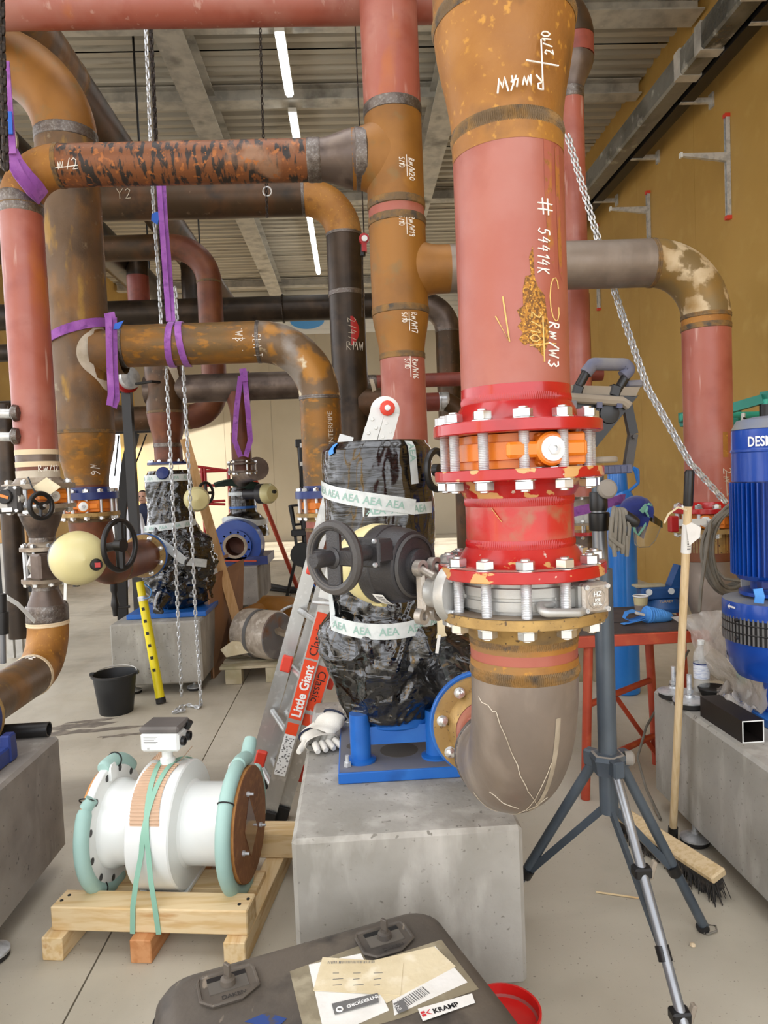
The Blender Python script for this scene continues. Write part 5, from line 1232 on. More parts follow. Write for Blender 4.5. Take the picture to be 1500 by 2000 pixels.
# ================================================================== foreground things
# ---- flow meter on its timber pallet
th = math.radians(-8.5)
ex = V((math.cos(th), math.sin(th), 0)); ey = V((-math.sin(th), math.cos(th), 0)); RZ = Matrix.Rotation(th, 3, 'Z')
O = atz(102, 1815, .078); O.z = 0          # left end of the front beam, floor level
def pp(a, b, z): return O+ex*a+ey*b+Z*z
L = .655; RH = .076; BH = .08
t = thing('timber_pallet', 'pale timber pallet under the white flow meter', 'pallet', pp(L/2, .3, 0))
for k, (a, m) in enumerate(((.02, 'pine_y'), (.315, 'pine_red'), (.62, 'pine_y'))):
    put('runner', MB().box(pp(a, .33, RH/2), (.07, .74, RH), RZ, .003), m, t, False)
bm_ = put('beam', MB().box(pp(L/2, .045, RH+BH/2), (L, .1, BH), RZ, .004), 'pine', t, False)
put('beam', MB().box(pp(L/2+.03, .5, RH+.05), (L+.06, .1, .10), RZ, .006), 'pine', t, False)
put('board', MB().box(pp(L/2, .27, RH+.012), (L*.9, .12, .024), RZ, .002), 'pine', t, False)
for (a, b) in ((.02, .03), (.03, .06), (.62, .03), (.64, .06)): put('nail_head', MB().lathe([(.006, 0), (.006, .002)], pp(a, b, RH+BH), n=8), 'rubber', bm_)
zm = .316; bmid = .245
def fmx(a): return pp(a, bmid, zm)
aL, aR = .085, .585
t = thing('flow_meter', 'white flanged flow meter with grey topped transmitter, strapped to pallet', 'flow meter', pp(L/2, bmid, RH+.024))
put('body', MB().lathe([(.148, aL+.02), (.15, aL+.05), (.138, aL+.07), (.137, .235), (.15, .238), (.208, .24), (.213, .245), (.213, .385), (.208, .39), (.145, .392), (.137, .4), (.137, aR-.07), (.15, aR-.05), (.15, aR-.02)], pp(0, bmid, zm), ex, 72, False), 'white_enamel', t)
for a in (aL, aR-.028):
    fl_ = put('flange', MB().lathe([(.13, 0), (.207, 0), (.21, .003), (.21, .025), (.207, .028), (.13, .028)], fmx(a), ex, 72, False), 'white_enamel', t)
    for k in range(12):
        q = 2*PI*(k+.5)/12
        for (o_, s_) in ((.0285, 1), (-.0005, -1)): put('bolt_hole', MB().lathe([(.0125, 0), (0, 0)], fmx(a+o_)+(Z*math.cos(q)+ey*math.sin(q))*.183, ex, 14), 'grey_print', fl_)
    put('lifting_lug', MB().prism([(-.02, 0), (.02, 0), (.02, .045), (.012, .055), (-.012, .055), (-.02, .045)], fmx(a+(.028 if a < .3 else -.012))+Z*.165-ey*.02, ey, Z, ex*.012), 'white_enamel', t, False)
for (a, s_) in ((aL-.002, -1), (aR+.002, 1)):
    cv = put('wooden_cover', MB().lathe([(.19, 0), (.19, .014), (.188, .016)], fmx(a), ex*s_, 60), 'chipboard', t)
    put('cover_edge', MB().lathe([(.191, .001), (.191, .0145)], fmx(a), ex*s_, 60, False), 'chip_edge', cv)
    if s_ > 0:
        for q in (.25, 2.0, 4.2): put('cover_bolt', MB().hexa(fmx(a+.016)+(Z*math.cos(q)-ey*math.sin(q))*(.12 if q < 3 else .11), ex, .016, .01).cyl(fmx(a+.02)+(Z*math.cos(q)-ey*math.sin(q))*(.12 if q < 3 else .11), fmx(a+.04)+(Z*math.cos(q)-ey*math.sin(q))*(.12 if q < 3 else .11), .005, n=8), 'zinc', cv)
        put('clear_pocket', MB().prism([(-.07, -.05), (.02, -.11), (.075, .0), (.01, .1)], fmx(a+.0165)+Z*-.0, -ey, Z, ex*.001), mat('dark_pocket', '#5b2f1c', [('#7a4a30', 20, .5, .65)], rough=.15, coat=.5), cv, False)
def foamarc(a, q0, q1, R=.212, r=.025, name='foam_guard', lift=0.0):
    n = 30; pts = []
    for i in range(n+1):
        q = q0+(q1-q0)*i/n; rr = R+lift*max(0, (i/n-.75)/.25)**2
        pts.append(fmx(a)+(Z*math.cos(q)-ey*math.sin(q))*rr)
    return put(name, MB().tube(pts, [r*.8]+[r]*(n-1)+[r*.85], 16), 'mint_foam', t)
foamarc(aL+.012, .95, 3.3); foamarc(aL+.012, -.9, .2, r=.024); foamarc(aR-.012, 3.3, .06, lift=.0); foamarc(aR-.012, -.95, -1.9)
foamarc(aR-.012, .08, -.52, R=.214, lift=.07)
put('foam_guard', MB().tube([fmx(aL+.012)+(Z*math.cos(.93)-ey*math.sin(.93))*.212, fmx(aL+.03)+(Z*math.cos(.80)-ey*math.sin(.80))*.222], .022, 12), 'mint_foam', t)
for (a, q) in ((aL+.012, .82), (aL+.012, -.2), (aR-.012, .85), (aL+.012, 2.6)):
    c = fmx(a)+(Z*math.cos(q)-ey*math.sin(q))*.212; put('cable_tie', MB().torus(c, ex.cross(Z*math.cos(q)-ey*math.sin(q)), .0265, .0025, 20, 6), 'black_plastic', t)
put('welded_foot', MB().box(fmx(.31)-Z*.207, (.17, .2, .012), RZ), 'white_enamel', t, False)
# corrugated card under crossed straps
def bodypt(a, q, off=.0): return fmx(a)+(Z*math.cos(q)-ey*-math.sin(q))*(.213+off) if False else fmx(a)+(Z*math.cos(q)-ey*math.sin(q))*(.213+off)
nc = 60
put('corrugated_card', MB().grid(lambda u, v: bodypt(.262+.1*u-.012*math.sin(3*v), .05+1.12*v, .003+.0018*math.sin(v*nc*2.2)), 6, 190), 'corrugated', t)
put('card_flap', MB().grid(lambda u, v: bodypt(.255+.05*u, .0-.1*v, .012+.05*v*u+.002*math.sin(u*40)), 20, 5), 'corrugated', t)
put('card_flap', MB().grid(lambda u, v: bodypt(.36+.045*u, .05-.1*v, .008+.05*u+.002*math.sin(u*40)), 20, 5), 'corrugated', t)
def strapline(a0, a1, name):
    pts = [bodypt(a0+(a1-a0)*k/24*.72, -1.2+2.75*k/24, .006) for k in range(25)]
    e = pp(a1, -.008, RH+BH+.01); s0 = pts[-1]
    pts += [s0.lerp(e, .5)-ey*.006, e, pp(a1+(a1-a0)*.08, -.0085, RH+.0)]
    return put(name, MB().strap(pts, ex, .017, .0016), 'green_strap', t)
strapline(.258, .356, 'green_strap'); strapline(.362, .283, 'green_strap')
# transmitter
put('neck', MB().lathe([(.026, 0), (.026, .02), (.019, .024), (.019, .06)], fmx(.315)+Z*.212, Z, 24), 'white_enamel', t)
hc = fmx(.312)+Z*.305
hd = put('transmitter_housing', MB().box(hc, (.138, .11, .065), RZ, .008), 'white_enamel', t, False)
put('transmitter_lid', MB().box(hc+Z*.043, (.142, .115, .024), RZ, .008), mat('lid_grey', '#55504c', [('#6b6560', 5, .45, .7)], rough=.55), t, False)
for k in range(2): put('cable_entry', MB().lathe([(.016, 0), (.016, .012), (.011, .012), (.011, .006)], hc+ex*.069+ey*(-.025+.05*k)-Z*.003, ex, 18), 'black_plastic', t)
put('cable_gland', MB().cyl(hc+ex*.069+ey*.02+Z*.025, hc+ex*.085+ey*.02+Z*.05, .011, n=14), 'black_plastic', t)
mb = MB(); n_ = -ey
for k in range(5): mb.add([hc-ey*.0556+ex*(-.055+x_)+Z*(.02-.006*k+z_) for (x_, z_) in ((0, 0), (.05-.006*(k % 3), 0), (.05-.006*(k % 3), .002), (0, .002))], [(0, 1, 2, 3)])
tm = textmb('SIEMENS' if False else 'CE', .008, lambda x, y: hc-ey*.0556+ex*(x-.045)+Z*(y-.022)); mb.add(tm.v, tm.f)
put('label_print', mb, 'grey_print', hd, False, kind='stuff')
# ---- black tool case with labels
A, Bc, Cc = atz(842, 1752, .40), atz(292, 1906, .40), atz(1012, 2010, .40)
ax = (A-Bc); LW = ax.length+.0; ax.normalize(); ay = V((ax.y, -ax.x, 0)); LD = .50
def cp(a, b, z=.40): return V((Bc.x, Bc.y, 0))+ax*a+ay*b+Z*z      # a: along the hinge edge from the left, b: towards camera
t = thing('tool_case', 'scuffed black plastic tool case with labels, nearest the camera on the floor', 'tool case', cp(LW/2, LD/2, 0))
def rrect(w_, d_, r, n=6):
    o = []
    for (x_, y_, a0) in ((w_-r, d_-r, 0), (r, d_-r, PI/2), (r, r, PI), (w_-r, r, 1.5*PI)): o += [(x_+r*math.cos(a0+PI/2*i/n), y_+r*math.sin(a0+PI/2*i/n)) for i in range(n+1)]
    return o
mb = MB(); R_ = rrect(LW, LD, .075); nR = len(R_)
lv = [(0, .03), (.04, .0), (.33, .0), (.365, .006), (.388, .02), (.40, .045)]
vs = []
for (z_, ins) in lv:
    for (a, b) in R_:
        aa = ins+(a/LW)*(LW-2*ins); bb = ins+(b/LD)*(LD-2*ins); vs.append(cp(aa, bb, z_))
fs = []
for j in range(len(lv)-1): fs += [(j*nR+i, j*nR+(i+1) % nR, (j+1)*nR+(i+1) % nR, (j+1)*nR+i) for i in range(nR)]
fs += [tuple(range(nR-1, -1, -1)), tuple((len(lv)-1)*nR+i for i in range(nR))]
put('body', mb.add(vs, fs), 'dusty_black', t, True, 50)
put('lid_seam', MB().tube([cp(a, b, .33) for (a, b) in R_], .004, 6, closed=True), 'black_plastic', t)
Rc = Matrix((ax, -ay, Z)).transposed()
def latch(a, b):
    c = cp(a, b)
    pl = [(-.055, -.045), (.055, -.045), (.062, -.03), (.062, .025), (.02, .052), (-.04, .052), (-.062, .03), (-.062, -.03)]
    l = put('latch', MB().prism(pl, c, ax, ay, Z*.006), 'dusty_black', t, False)
    put('latch_rim', MB().tube([c+ax*x_+ay*y_+Z*.006 for x_, y_ in pl], .004, 6, closed=True), 'dusty_black', l)
    put('latch_recess', MB().box(c+ay*-.006+Z*.0068, (.085, .052, .002), Rc), 'joint', l, False)
    put('recess_slot', MB().box(c+ay*-.026+Z*.0075, (.085, .014, .002), Rc), 'black_plastic', l, False)
    put('turn_boss', MB().lathe([(.017, 0), (.016, .012), (.009, .016), (.009, .022)], c+ay*-.002+Z*.007, Z, 20), 'dusty_black', l)
    put('turn_key', MB().box(c+ay*-.002+Z*.036, (.009, .018, .034), Matrix.Rotation(.5, 3, 'Z') @ Rc, .002), 'dusty_black', l, False)
    put('brand_mark', textmb('DAKEN', .016, lambda x, y: c+ax*(x-.02)-ay*(y-.042)+Z*.0068, bold=.0003), mat('emboss', '#2d2925', rough=.7), l, False)
def onlid(px, py, z=.40):
    q = atz(px, py, z)-V((Bc.x, Bc.y, z)); return q.dot(ax), q.dot(ay)
latch(*onlid(446, 1928)); latch(*onlid(752, 1838))
def sheet_(name, pix, m, z, par=t):
    q = [onlid(*p_) for p_ in pix]; return put(name, MB().prism([(a, b) for a, b in q], cp(0, 0, z), ax, ay, Z*.0008), m, par, False)
sheet_('pouch', [(566, 1898), (702, 1848), (718, 1882), (862, 1836), (935, 1932), (780, 1990), (600, 2040)], 'paper_dirty', .4004)
pi_ = sheet_('delivery_note', [(603, 1886), (705, 1864), (760, 1975), (635, 2030)], 'paper', .4016)
pj_ = sheet_('shipping_label', [(760, 1895), (850, 1850), (913, 1920), (770, 1985)], 'paper', .4016)
sheet_('shipping_label', [(700, 1885), (848, 1851), (890, 1890), (755, 1962)], 'paper_yellow', .4026)
pk_ = sheet_('barcode_slip', [(630, 1873), (788, 1883), (782, 1948), (612, 1938)], 'paper_yellow', .4036)
sheet_('blue_mark', [(478, 1996), (520, 1978), (560, 1990), (540, 2010)], mat('blue_spray', '#24407c', [('#4c453d', 30, .55, .62)], rough=.6), .4003)
# writing: read along ax for the sticker, upside down on the note
def lidmap(px, py, ang, z):
    a0, b0 = onlid(px, py); co, si = math.cos(ang), math.sin(ang)
    return lambda x, y: cp(a0+x*co-y*si, b0-(x*si+y*co), z)
st = sheet_('sticker', [(816, 1974), (922, 1944), (928, 1962), (826, 1998)], 'paper', .4036)
f1 = lidmap(824, 1991, -.05, .4050)
tm = textmb('KRAMP', .0175, lambda x, y: f1(x+.027, y), bold=.0006); put('sticker_print', tm, 'black_print', st, False)
mb = MB()
for k in range(2): mb.add([f1(x_, y_) for (x_, y_) in ((.002, .008*k), (.011, .008*k), (.011, .008*k+.006), (.002, .008*k+.006))], [(0, 1, 2, 3)]); mb.add([f1(x_, y_) for (x_, y_) in ((.012, .007), (.021, .0 if k == 0 else .014), (.024, .0 if k == 0 else .014), (.016, .007))], [(0, 1, 2, 3)])
put('sticker_logo', mb, 'red_print', st, False)
bar = sheet_('title_bar', [(648, 1965), (738, 1944), (740, 1962), (654, 1986)], 'grey_print', .4046, pi_)
f2 = lidmap(738, 1946, PI+.02, .4060)
tm = textmb('INTERFJORD', .0125, lambda x, y: f2(x+.002, y+.0025), bold=.0004); put('title_print', tm, 'white_print', pi_, False)
put('title_logo', MB().torus(f2(.088, .007), Z, .006, .0018, 18, 6), 'white_print', pi_)
f3 = lidmap(640, 1886, -.42, .4046); mb = MB(); random.seed(5); x = 0
while x < .105:
    w_ = random.choice((.0008, .0014, .002)); mb.add([f3(x+a, b) for (a, b) in ((0, 0), (w_, 0), (w_, .009), (0, .009))], [(0, 1, 2, 3)]); x += w_+random.choice((.0012, .002))
put('barcode', mb, 'grey_print', pk_, False, kind='stuff')
mb = MB()
for k in range(9):
    f4 = lidmap(650+(k % 3)*40, 1905+(k//3)*12, -.42+.02*k, .4046); mb.add([f4(a, b) for (a, b) in ((0, 0), (.014+.003*(k % 4), 0), (.014+.003*(k % 4), .002), (0, .002))], [(0, 1, 2, 3)])
put('slip_print', mb, 'grey_print', pk_, False, kind='stuff')
f5 = lidmap(790, 1972, .25, .4028); mb = MB(); x = 0
while x < .07:
    w_ = random.choice((.001, .002, .003)); mb.add([f5(x+a, b) for (a, b) in ((0, 0), (w_, 0), (w_, .026), (0, .026))], [(0, 1, 2, 3)]); x += w_+random.choice((.002, .003))
put('barcode', mb, 'grey_print', pj_, False, kind='stuff')
blk = sheet_('dark_tab', [(768, 1965), (788, 1956), (798, 1976), (778, 1984)], 'grey_print', .4046, pj_)
f6 = lidmap(786, 1976, PI/2+.2, .4060); put('tab_print', textmb('INT', .013, f6), 'white_print', pj_, False)
# ---- red pail behind the case
c = atz(984, 1972, .26); rp = .083
t = thing('red_pail', 'round red plastic pail beside the black tool case', 'pail', (c.x, c.y, 0))
put('shell', MB().lathe([(rp*.8, 0), (rp*.84, .003), (rp*.99, .25), (rp+.003, .252), (rp+.003, .262), (rp-.002, .262), (rp-.005, .235)], (c.x, c.y, 0), Z, 48), 'red_bucket', t)
put('sunken_lid', MB().lathe([(0, .225), (rp*.6, .224), (rp*.8, .228), (rp*.95, .24)], (c.x, c.y, 0), Z, 40, False), 'red_bucket_in', t)
# ---- tripod stand
TX, TY = .722, 2.06
hub = V((TX, TY, zat(1212, 1478, TY)))
ztop = zat(1186, 965, TY)
t = thing('lamp_tripod', 'dark grey tripod stand with splayed legs in front of the red bench', 'tripod', (TX, TY, 0))
put('mast', MB().tube([(TX, TY, zat(1210, 1585, TY)), (TX, TY, zat(1195, 1110, TY))], .0275, 28), 'stand_grey', t)
put('upper_mast', MB().tube([(TX-.005, TY, zat(1195, 1110, TY)), (TX-.008, TY, ztop)], .0215, 24), 'stand_chrome', t)
put('mast_sleeve', MB().lathe([(.028, 0), (.03, .003), (.03, .05), (.026, .053)], (TX-.006, TY, zat(1190, 1035, TY)), Z, 28), 'black_plastic', t)
kp = at(1186, 955, TY-.03)
put('clamp_knob', MB().lathe([(.010, -.03), (.027, -.012), (.028, .005), (.022, .012), (0, .014)], kp, (0, -1, .1), 28), 'dusty_grey', t)
put('clamp_collar', MB().lathe([(.024, -.04), (.026, -.03), (.026, .01), (.024, .015)], (TX-.007, TY, zat(1185, 970, TY)), Z, 24), 'black_plastic', t)
hb_ = put('leg_hub', MB().lathe([(.03, -.045), (.045, -.045), (.05, -.01), (.055, .0), (.05, .012), (.032, .018)], hub, Z, 6), 'stand_grey', t)
put('hub_top', MB().lathe([(.028, .0185), (.05, .0125)], hub, Z, 6, False), 'dusty_grey', hb_)
put('hub_knob', MB().lathe([(.02, 0), (.022, .02), (.015, .026)], hub+V((.048, -.01, .0)), (1, -.2, 0), 18), 'dusty_grey', t)
feet = [(atz(1375, 1818, 0), 'stand_grey', .0155), (V((.77, 1.62, 0)), 'stand_chrome', .0135), (V((.457, 2.37, 0)), 'stand_grey', .0155)]
low = V((TX, TY, zat(1208, 1582, TY)))
for k, (f_, m_, r_) in enumerate(feet):
    d = (f_-V((TX, TY, 0))).normalized(); s_ = hub+d*.045-Z*.02
    lg = put('leg', MB().tube([s_, f_+Z*.015], r_, 16), m_, t)
    put('leg_lug', MB().box(hub+d*.05-Z*.012, (.05, .034, .05), Matrix((d, V((-d.y, d.x, 0)), Z)).transposed(), .005), 'stand_grey', t, False)
    put('foot_cap', MB().tube([s_.lerp(f_, .965), f_+Z*.004], r_*1.2, 14), 'rubber', lg)
    if k == 1:
        for fr in (.36, .80):
            pc = s_.lerp(f_, fr); cl = put('clip_lock', MB().box(pc, (.05, .038, .03), None, .005), 'black_plastic', lg, False)
            put('clip_lever', MB().box(pc+V((.026, -.008, .008)), (.012, .02, .05), Matrix.Rotation(.3, 3, 'Y'), .003), 'lamp_dust', lg, False)
    mid = s_.lerp(f_, .62 if k != 2 else .72)
    put('brace', MB().strap([low+d*.02, mid+V((0, 0, -.004))], Z, .022, .012), 'stand_grey', t, False)
    put('brace_bolt', MB().lathe([(.008, -.012), (.008, .012)], mid, V((-d.y, d.x, 0)), 10), 'zinc', t)
    put('brace_collar', MB().tube([mid-(f_-s_).normalized()*.018, mid+(f_-s_).normalized()*.018], r_*1.35, 12), 'black_plastic', t)
put('foot_loop', MB().tube([atz(1375, 1822, .006), atz(1383, 1806, .006), atz(1398, 1808, .006), atz(1400, 1818, .006), atz(1380, 1825, .006)], .003, 6), 'cable_grey', t)
# lamp head on the tripod, seen from behind
lp = lambda px, py, dy=0.0: at(px, py, TY+dy)
t = thing('work_lamp', 'black work lamp head with blue grip handle on top of the tripod', 'lamp', (TX, TY, ztop))
hd = put('lamp_body', MB().prism([(a.x-lp(1100, 800).x, a.z-lp(1100, 800).z) for a in (lp(1070, 765), lp(1238, 775), lp(1246, 772), lp(1165, 872), lp(1070, 905))], lp(1100, 800, -.02), (1, 0, 0), Z, (0, .06, 0)), 'black_plastic', t, False)
put('body_edge', MB().tube([lp(1072, 774, -.03), lp(1216, 784, -.03), lp(1228, 793, -.028)], .014, 8), 'lamp_dust', hd)
put('top_plate', MB().prism([(a.x, a.z) for a in (lp(1072, 752), lp(1248, 757), lp(1240, 774), lp(1072, 770))], (0, TY-.01, 0), (1, 0, 0), Z, (0, .05, 0)), 'lamp_dust', t, False)
put('cooling_hump', MB().lathe([(.03, 0), (.028, .006), (.01, .01)], lp(1190, 808, -.02), (0, -1, 0), 24), 'black_plastic', hd)
for px in (1120, 1170, 1209): put('clip', MB().box(lp(px, 790, -.035), (.016, .012, .02)), 'grip_blue', hd, False)
pts = fillet([lp(1122, 770), lp(1148, 722), lp(1170, 709), lp(1216, 710), lp(1228, 726), lp(1202, 770)], .014, 6)
put('handle_core', MB().tube(pts, .0135, 14), 'black_plastic', t)
put('handle_grip', MB().tube(fillet([lp(1144, 729), lp(1158, 711), lp(1220, 712), lp(1230, 722), lp(1217, 735)], .010, 6), .0185, 16), 'grip_blue', t)
put('side_grip', MB().box(lp(1236, 751, .02), (.05, .04, .022), None, .006), 'grip_blue', t, False)
for px in (1126, 1200): put('handle_bracket', MB().box(lp(px, 764), (.03, .03, .035), Matrix.Rotation(.3, 3, 'Y'), .004), 'black_plastic', t, False)
yk = [lp(1224, 790, .01), lp(1236, 848, .01), lp(1230, 885, .01), lp(1226, 912, .01)]
put('yoke_arm', MB().strap(yk[:2], (1, 0, 0), .026, .02), 'black_plastic', t, False); put('yoke_arm', MB().strap(yk[1:], (1, 0, 0), .024, .022), 'dusty_grey' if False else 'dust_cast', t, False)
put('yoke_bolt', MB().lathe([(.006, 0), (.006, .012)], lp(1237, 853, -.004), (0, -1, 0), 12), 'dust_cast', t)
put('yoke_base', MB().box((lp(1180, 915).x+.005, TY, lp(1200, 917).z), (.145, .04, .026), None, .004), 'grip_blue', t, False)
for k in range(7): put('base_rib', MB().box((lp(1180, 915).x-.045+.018*k, TY-.021, lp(1200, 917).z), (.006, .004, .02)), 'grip_blue', t, False)
put('mount_disc', MB().lathe([(.03, 0), (.034, .004), (.034, .014), (.03, .018)], (lp(1183, 905).x, TY, lp(1183, 904).z), Z, 24), 'lamp_dust', t)
put('mount_post', MB().tube([(TX-.008, TY, ztop), (TX-.008, TY, lp(1183, 918).z)], .018, 16), 'stand_grey', t)
# cable wound on the mast
t = thing('lamp_cable', 'grey lamp cable looped over the tripod clamp with black plug', 'cable', lp(1205, 1100, -.04))
random.seed(4)
for k in range(5):
    dx = .012*k
    p_ = [lp(1198, 1000, -.03), lp(1200+k*5, 985+2*k, -.055), lp(1193+k*9, 1030, -.06), lp(1192+k*8, 1062+6*k, -.055), lp(1204+k*5, 1080+8*k, -.05), lp(1210+k*4, 1040, -.045)]
    put('cable_loop', MB().tube(fillet(p_, .01, 4), .0062, 8), 'cable_grey', t)
put('cable_end', MB().tube(fillet([lp(1195, 1010, -.06), lp(1192, 1050, -.062), lp(1203, 1060, -.062), lp(1216, 1069, -.062)], .008, 4), .0068, 8), 'cable_grey', t)
put('cable_end', MB().tube([lp(1196, 1040, -.058), lp(1199, 1070, -.058), lp(1201, 1087, -.058)], .0065, 8), 'cable_grey', t)
put('plug', MB().tube([lp(1212, 1000, -.04), lp(1226, 1012, -.05), lp(1240, 1020, -.055), lp(1246, 1022, -.055)], [.014, .018, .016, .012], 12), 'black_plastic', t)
# ---- broom
e0, e1 = atz(1212, 1588, .085), atz(1406, 1712, .085); e0.z = e1.z = 0
d = (e1-e0).normalized(); n_ = V((-d.y, d.x, 0)); RBm = Matrix((d, n_, Z)).transposed()
t = thing('broom', 'wide floor broom with wooden handle leaning by the right plinth', 'broom', (e0+e1)/2)
mid = (e0+e1)/2
tilt = Matrix.Rotation(.35, 3, d)
put('head', MB().box(mid+Z*.085, ((e1-e0).length, .065, .03), tilt @ RBm, .006), 'wood_handle', t, False)
random.seed(8); bmn = MB()
for i in range(340):
    s_ = random.uniform(-.5, .5)*(e1-e0).length*.98; q = random.uniform(-.026, .026)
    a = mid+Z*.075+d*s_+(tilt @ (n_*q)); b = a+V((random.uniform(-.02, .02), random.uniform(-.03, .02)-.015, -.07))-n_*.01*0
    b.z = max(b.z, .002); bmn.tube([a, b], [.003, .0016], 4)
put('bristles', bmn.box(mid+Z*.05, ((e1-e0).length*.97, .045, .05), tilt @ RBm), 'bristle', t, False, kind='stuff')
hbot = mid+V((.0, .06, .1)); htop = at(1347, 918, 2.52)
hbot = at(1313, 1655, 2.76)
put('ferrule', MB().tube([hbot, hbot.lerp(htop, .06)], .019, 16), 'black_plastic', t)
put('handle', MB().tube([hbot.lerp(htop, .055), hbot.lerp(htop, .93)], .0145, 18), 'wood_handle', t)
put('grip', MB().tube([hbot.lerp(htop, .915), hbot.lerp(htop, .995), htop], [.017, .017, .012], 16), 'black_plastic', t)
hq = lambda s_: hbot.lerp(htop, s_)
put('label_wrap', MB().tube([hq(.80), hq(.87)], .0175, 16), 'paper', t)
put('label_flag', MB().prism([(0, 0), (.035, -.02), (.03, -.055), (-.01, -.085), (-.02, -.01)], hq(.875)+V((.008, -.016, 0)), (1, 0, 0), Z, (0, .001, 0)), 'paper', t, False)
mb = MB()
for k in range(9): mb.box(hq(.81+.006*k)+V((.002, -.0175, 0)), (.012, .001, .003 if k % 2 else .005))
put('label_barcode', mb, 'grey_print', t, False, kind='stuff')
put('paper_strip', MB().strap([hq(.905)+V((-.01, -.015, 0)), hq(.91)+V((-.05, -.03, .005)), hq(.905)+V((-.085, -.03, -.01)), hq(.89)+V((-.1, -.03, -.02))], Z, .007, .0006), 'paper_yellow', t, False)
# ---- gloves and glasses film on the plinth corner
gp = at(628, 1432, 2.62)
for k, (ox, oy, oz, rz) in enumerate(((-.02, -.03, .03, .4), (.035, .02, .07, -.7))):
    c = V((gp.x+ox, gp.y+oy, ZT+oz)); Rg = Matrix.Rotation(rz, 3, 'Z') @ Matrix.Rotation(.5*k, 3, 'X')
    o = thing('work_glove', ('white knitted work glove lying flat by the wrapped pump' if k == 0 else 'white knitted work glove propped upright against the wrapped pump'), 'glove', (c.x, c.y, ZT), 'work gloves')
    mb = MB(); mb.grid(lambda u, v: c+Rg @ V((.065*(1-.2*v)*math.cos(2*PI*u), -.02+.10*(v-.5), .028*(1-.3*abs(v-.5))*math.sin(2*PI*u)+.006*math.sin(9*v+5*u))), 24, 10, True)
    put('palm', mb, 'glove_white', o)
    put('cuff_edge', MB().tube([c+Rg @ V((.053*math.cos(2*PI*i/24), .03, .026*math.sin(2*PI*i/24))) for i in range(24)], .004, 6, closed=True), 'glove_edge', o)
    for f_ in range(5):
        a0 = c+Rg @ V((-.05+.024*f_, -.065 if f_ else -.03, 0)); a1 = a0+Rg @ V((-.012+.006*f_-(.03 if f_ == 0 else 0), -.045, -.012)); put('finger', MB().tube([a0, a0.lerp(a1, .6), a1], [.013, .0125, .009], 10), 'glove_white', o)
o = put('plastic_bag', MB().grid(lambda u, v: at(605+55*u, 1385+50*v+8*math.sin(5*u+3*v), 2.72+.03*math.sin(7*u+2*v)), 14, 10), 'clear'); tag(o, 'crumpled clear plastic film at the plinth corner beside the gloves', 'plastic film')
# ================================================================== right hand side
# ---- red steel bench
bx0, bx1, by0, by1 = .955, 1.36, 3.13, 3.72; bz = zat(1200, 1238, 3.13)
t = thing('work_bench', 'low red steel work bench with dark top behind the tripod', 'bench', ((bx0+bx1)/2, (by0+by1)/2, 0))
put('top', MB().box(((bx0+bx1)/2+.1, (by0+by1)/2, bz-.004), (bx1-bx0+.22, by1-by0, .012)), 'bench_top', t, False)
put('top_frame', MB().box(((bx0+bx1)/2+.1, by0-.004, bz-.028), (bx1-bx0+.22, .03, .05), None, .003), 'bench_red', t, False)
put('top_seam', MB().box(((bx0+bx1)/2+.1, (by0+by1)/2-.08, bz+.0025), (bx1-bx0+.22, .004, .002)), 'rubber', t, False)
legs = [((1150, 1262), (1143, 1583), by0+.02), ((1266, 1262), (1283, 1500), by0+.35), ((1330, 1262), (1345, 1480), by0+.5)]
fl_pts = []
for (a, b, Y) in legs:
    p_, q_ = at(*a, Y), at(*b, Y); q_ = p_+(q_-p_)*(p_.z/(p_.z-q_.z)); p_.z = bz-.01
    put('leg', MB().tube([p_, q_+Z*.001], .021, 14), 'bench_red', t); fl_pts.append((p_, q_))
def onleg(k, f_): return fl_pts[k][0].lerp(fl_pts[k][1], f_)
for f_ in (.42, .80):
    for k in (0,): put('rail', MB().tube([onleg(0, f_), onleg(1, f_)], .015, 12), 'bench_red', t)
put('brace', MB().strap([onleg(0, .30)+V((.12, .2, 0)), onleg(1, .93)], (0, 1, 0), .03, .02), 'bench_red', t, False)
put('rear_board', MB().box(at(1135, 1290, by1-.05), (.05, .03, .22)).box(at(1163, 1290, by1-.05), (.03, .03, .22)), 'wood_grey', t, False)
# grey hose under the bench
o = put('thin_hose', MB().tube(fillet([at(1345, 1270, 3.5), at(1330, 1300, 3.45), at(1262, 1420, 3.3), at(1245, 1480, 3.2), at(1262, 1540, 3.1), atz(1290, 1600, .01)], .05, 5), .006, 8), 'cable_grey'); tag(o, 'thin grey hose curling down from the red bench', 'hose')
# ---- things on the bench
c = at(1252, 1196, 3.5); c.z = bz+.003; rc = .036
t = thing('paper_cup', 'brown and tan paper coffee cup on the bench', 'cup', c)
put('shell', MB().lathe([(rc*.72, 0), (rc*.74, .002), (rc*.99, .094), (rc*.96, .094), (rc*.7, .004)], c, Z, 32), 'cup_brown', t)
put('band', MB().lathe([(rc*.875, .05), (rc*.985, .088)], c+Z*.0, Z, 18, False, -1.9, .9), 'cup_tan', t)
put('rim', MB().torus(c+Z*.094, Z, rc, .003, 32, 8), 'cup_white', t)
c = at(1290, 1200, 3.6); c.z = bz+.003
t = thing('blue_vise', 'blue pipe vise with angled jaw behind the coffee cup', 'vise', c)
put('base', MB().lathe([(.105, 0), (.105, .02), (.085, .04), (.07, .06)], c+V((.015, 0, 0)), Z, 28), 'vise_blue', t)
put('body', MB().box(c+V((-.01, 0, .09)), (.2, .08, .07), None, .01), 'vise_blue', t, False)
put('jaw_plate', MB().box(c+V((-.06, 0, .128)), (.15, .07, .012), None, .002), 'wood_grey', t, False)
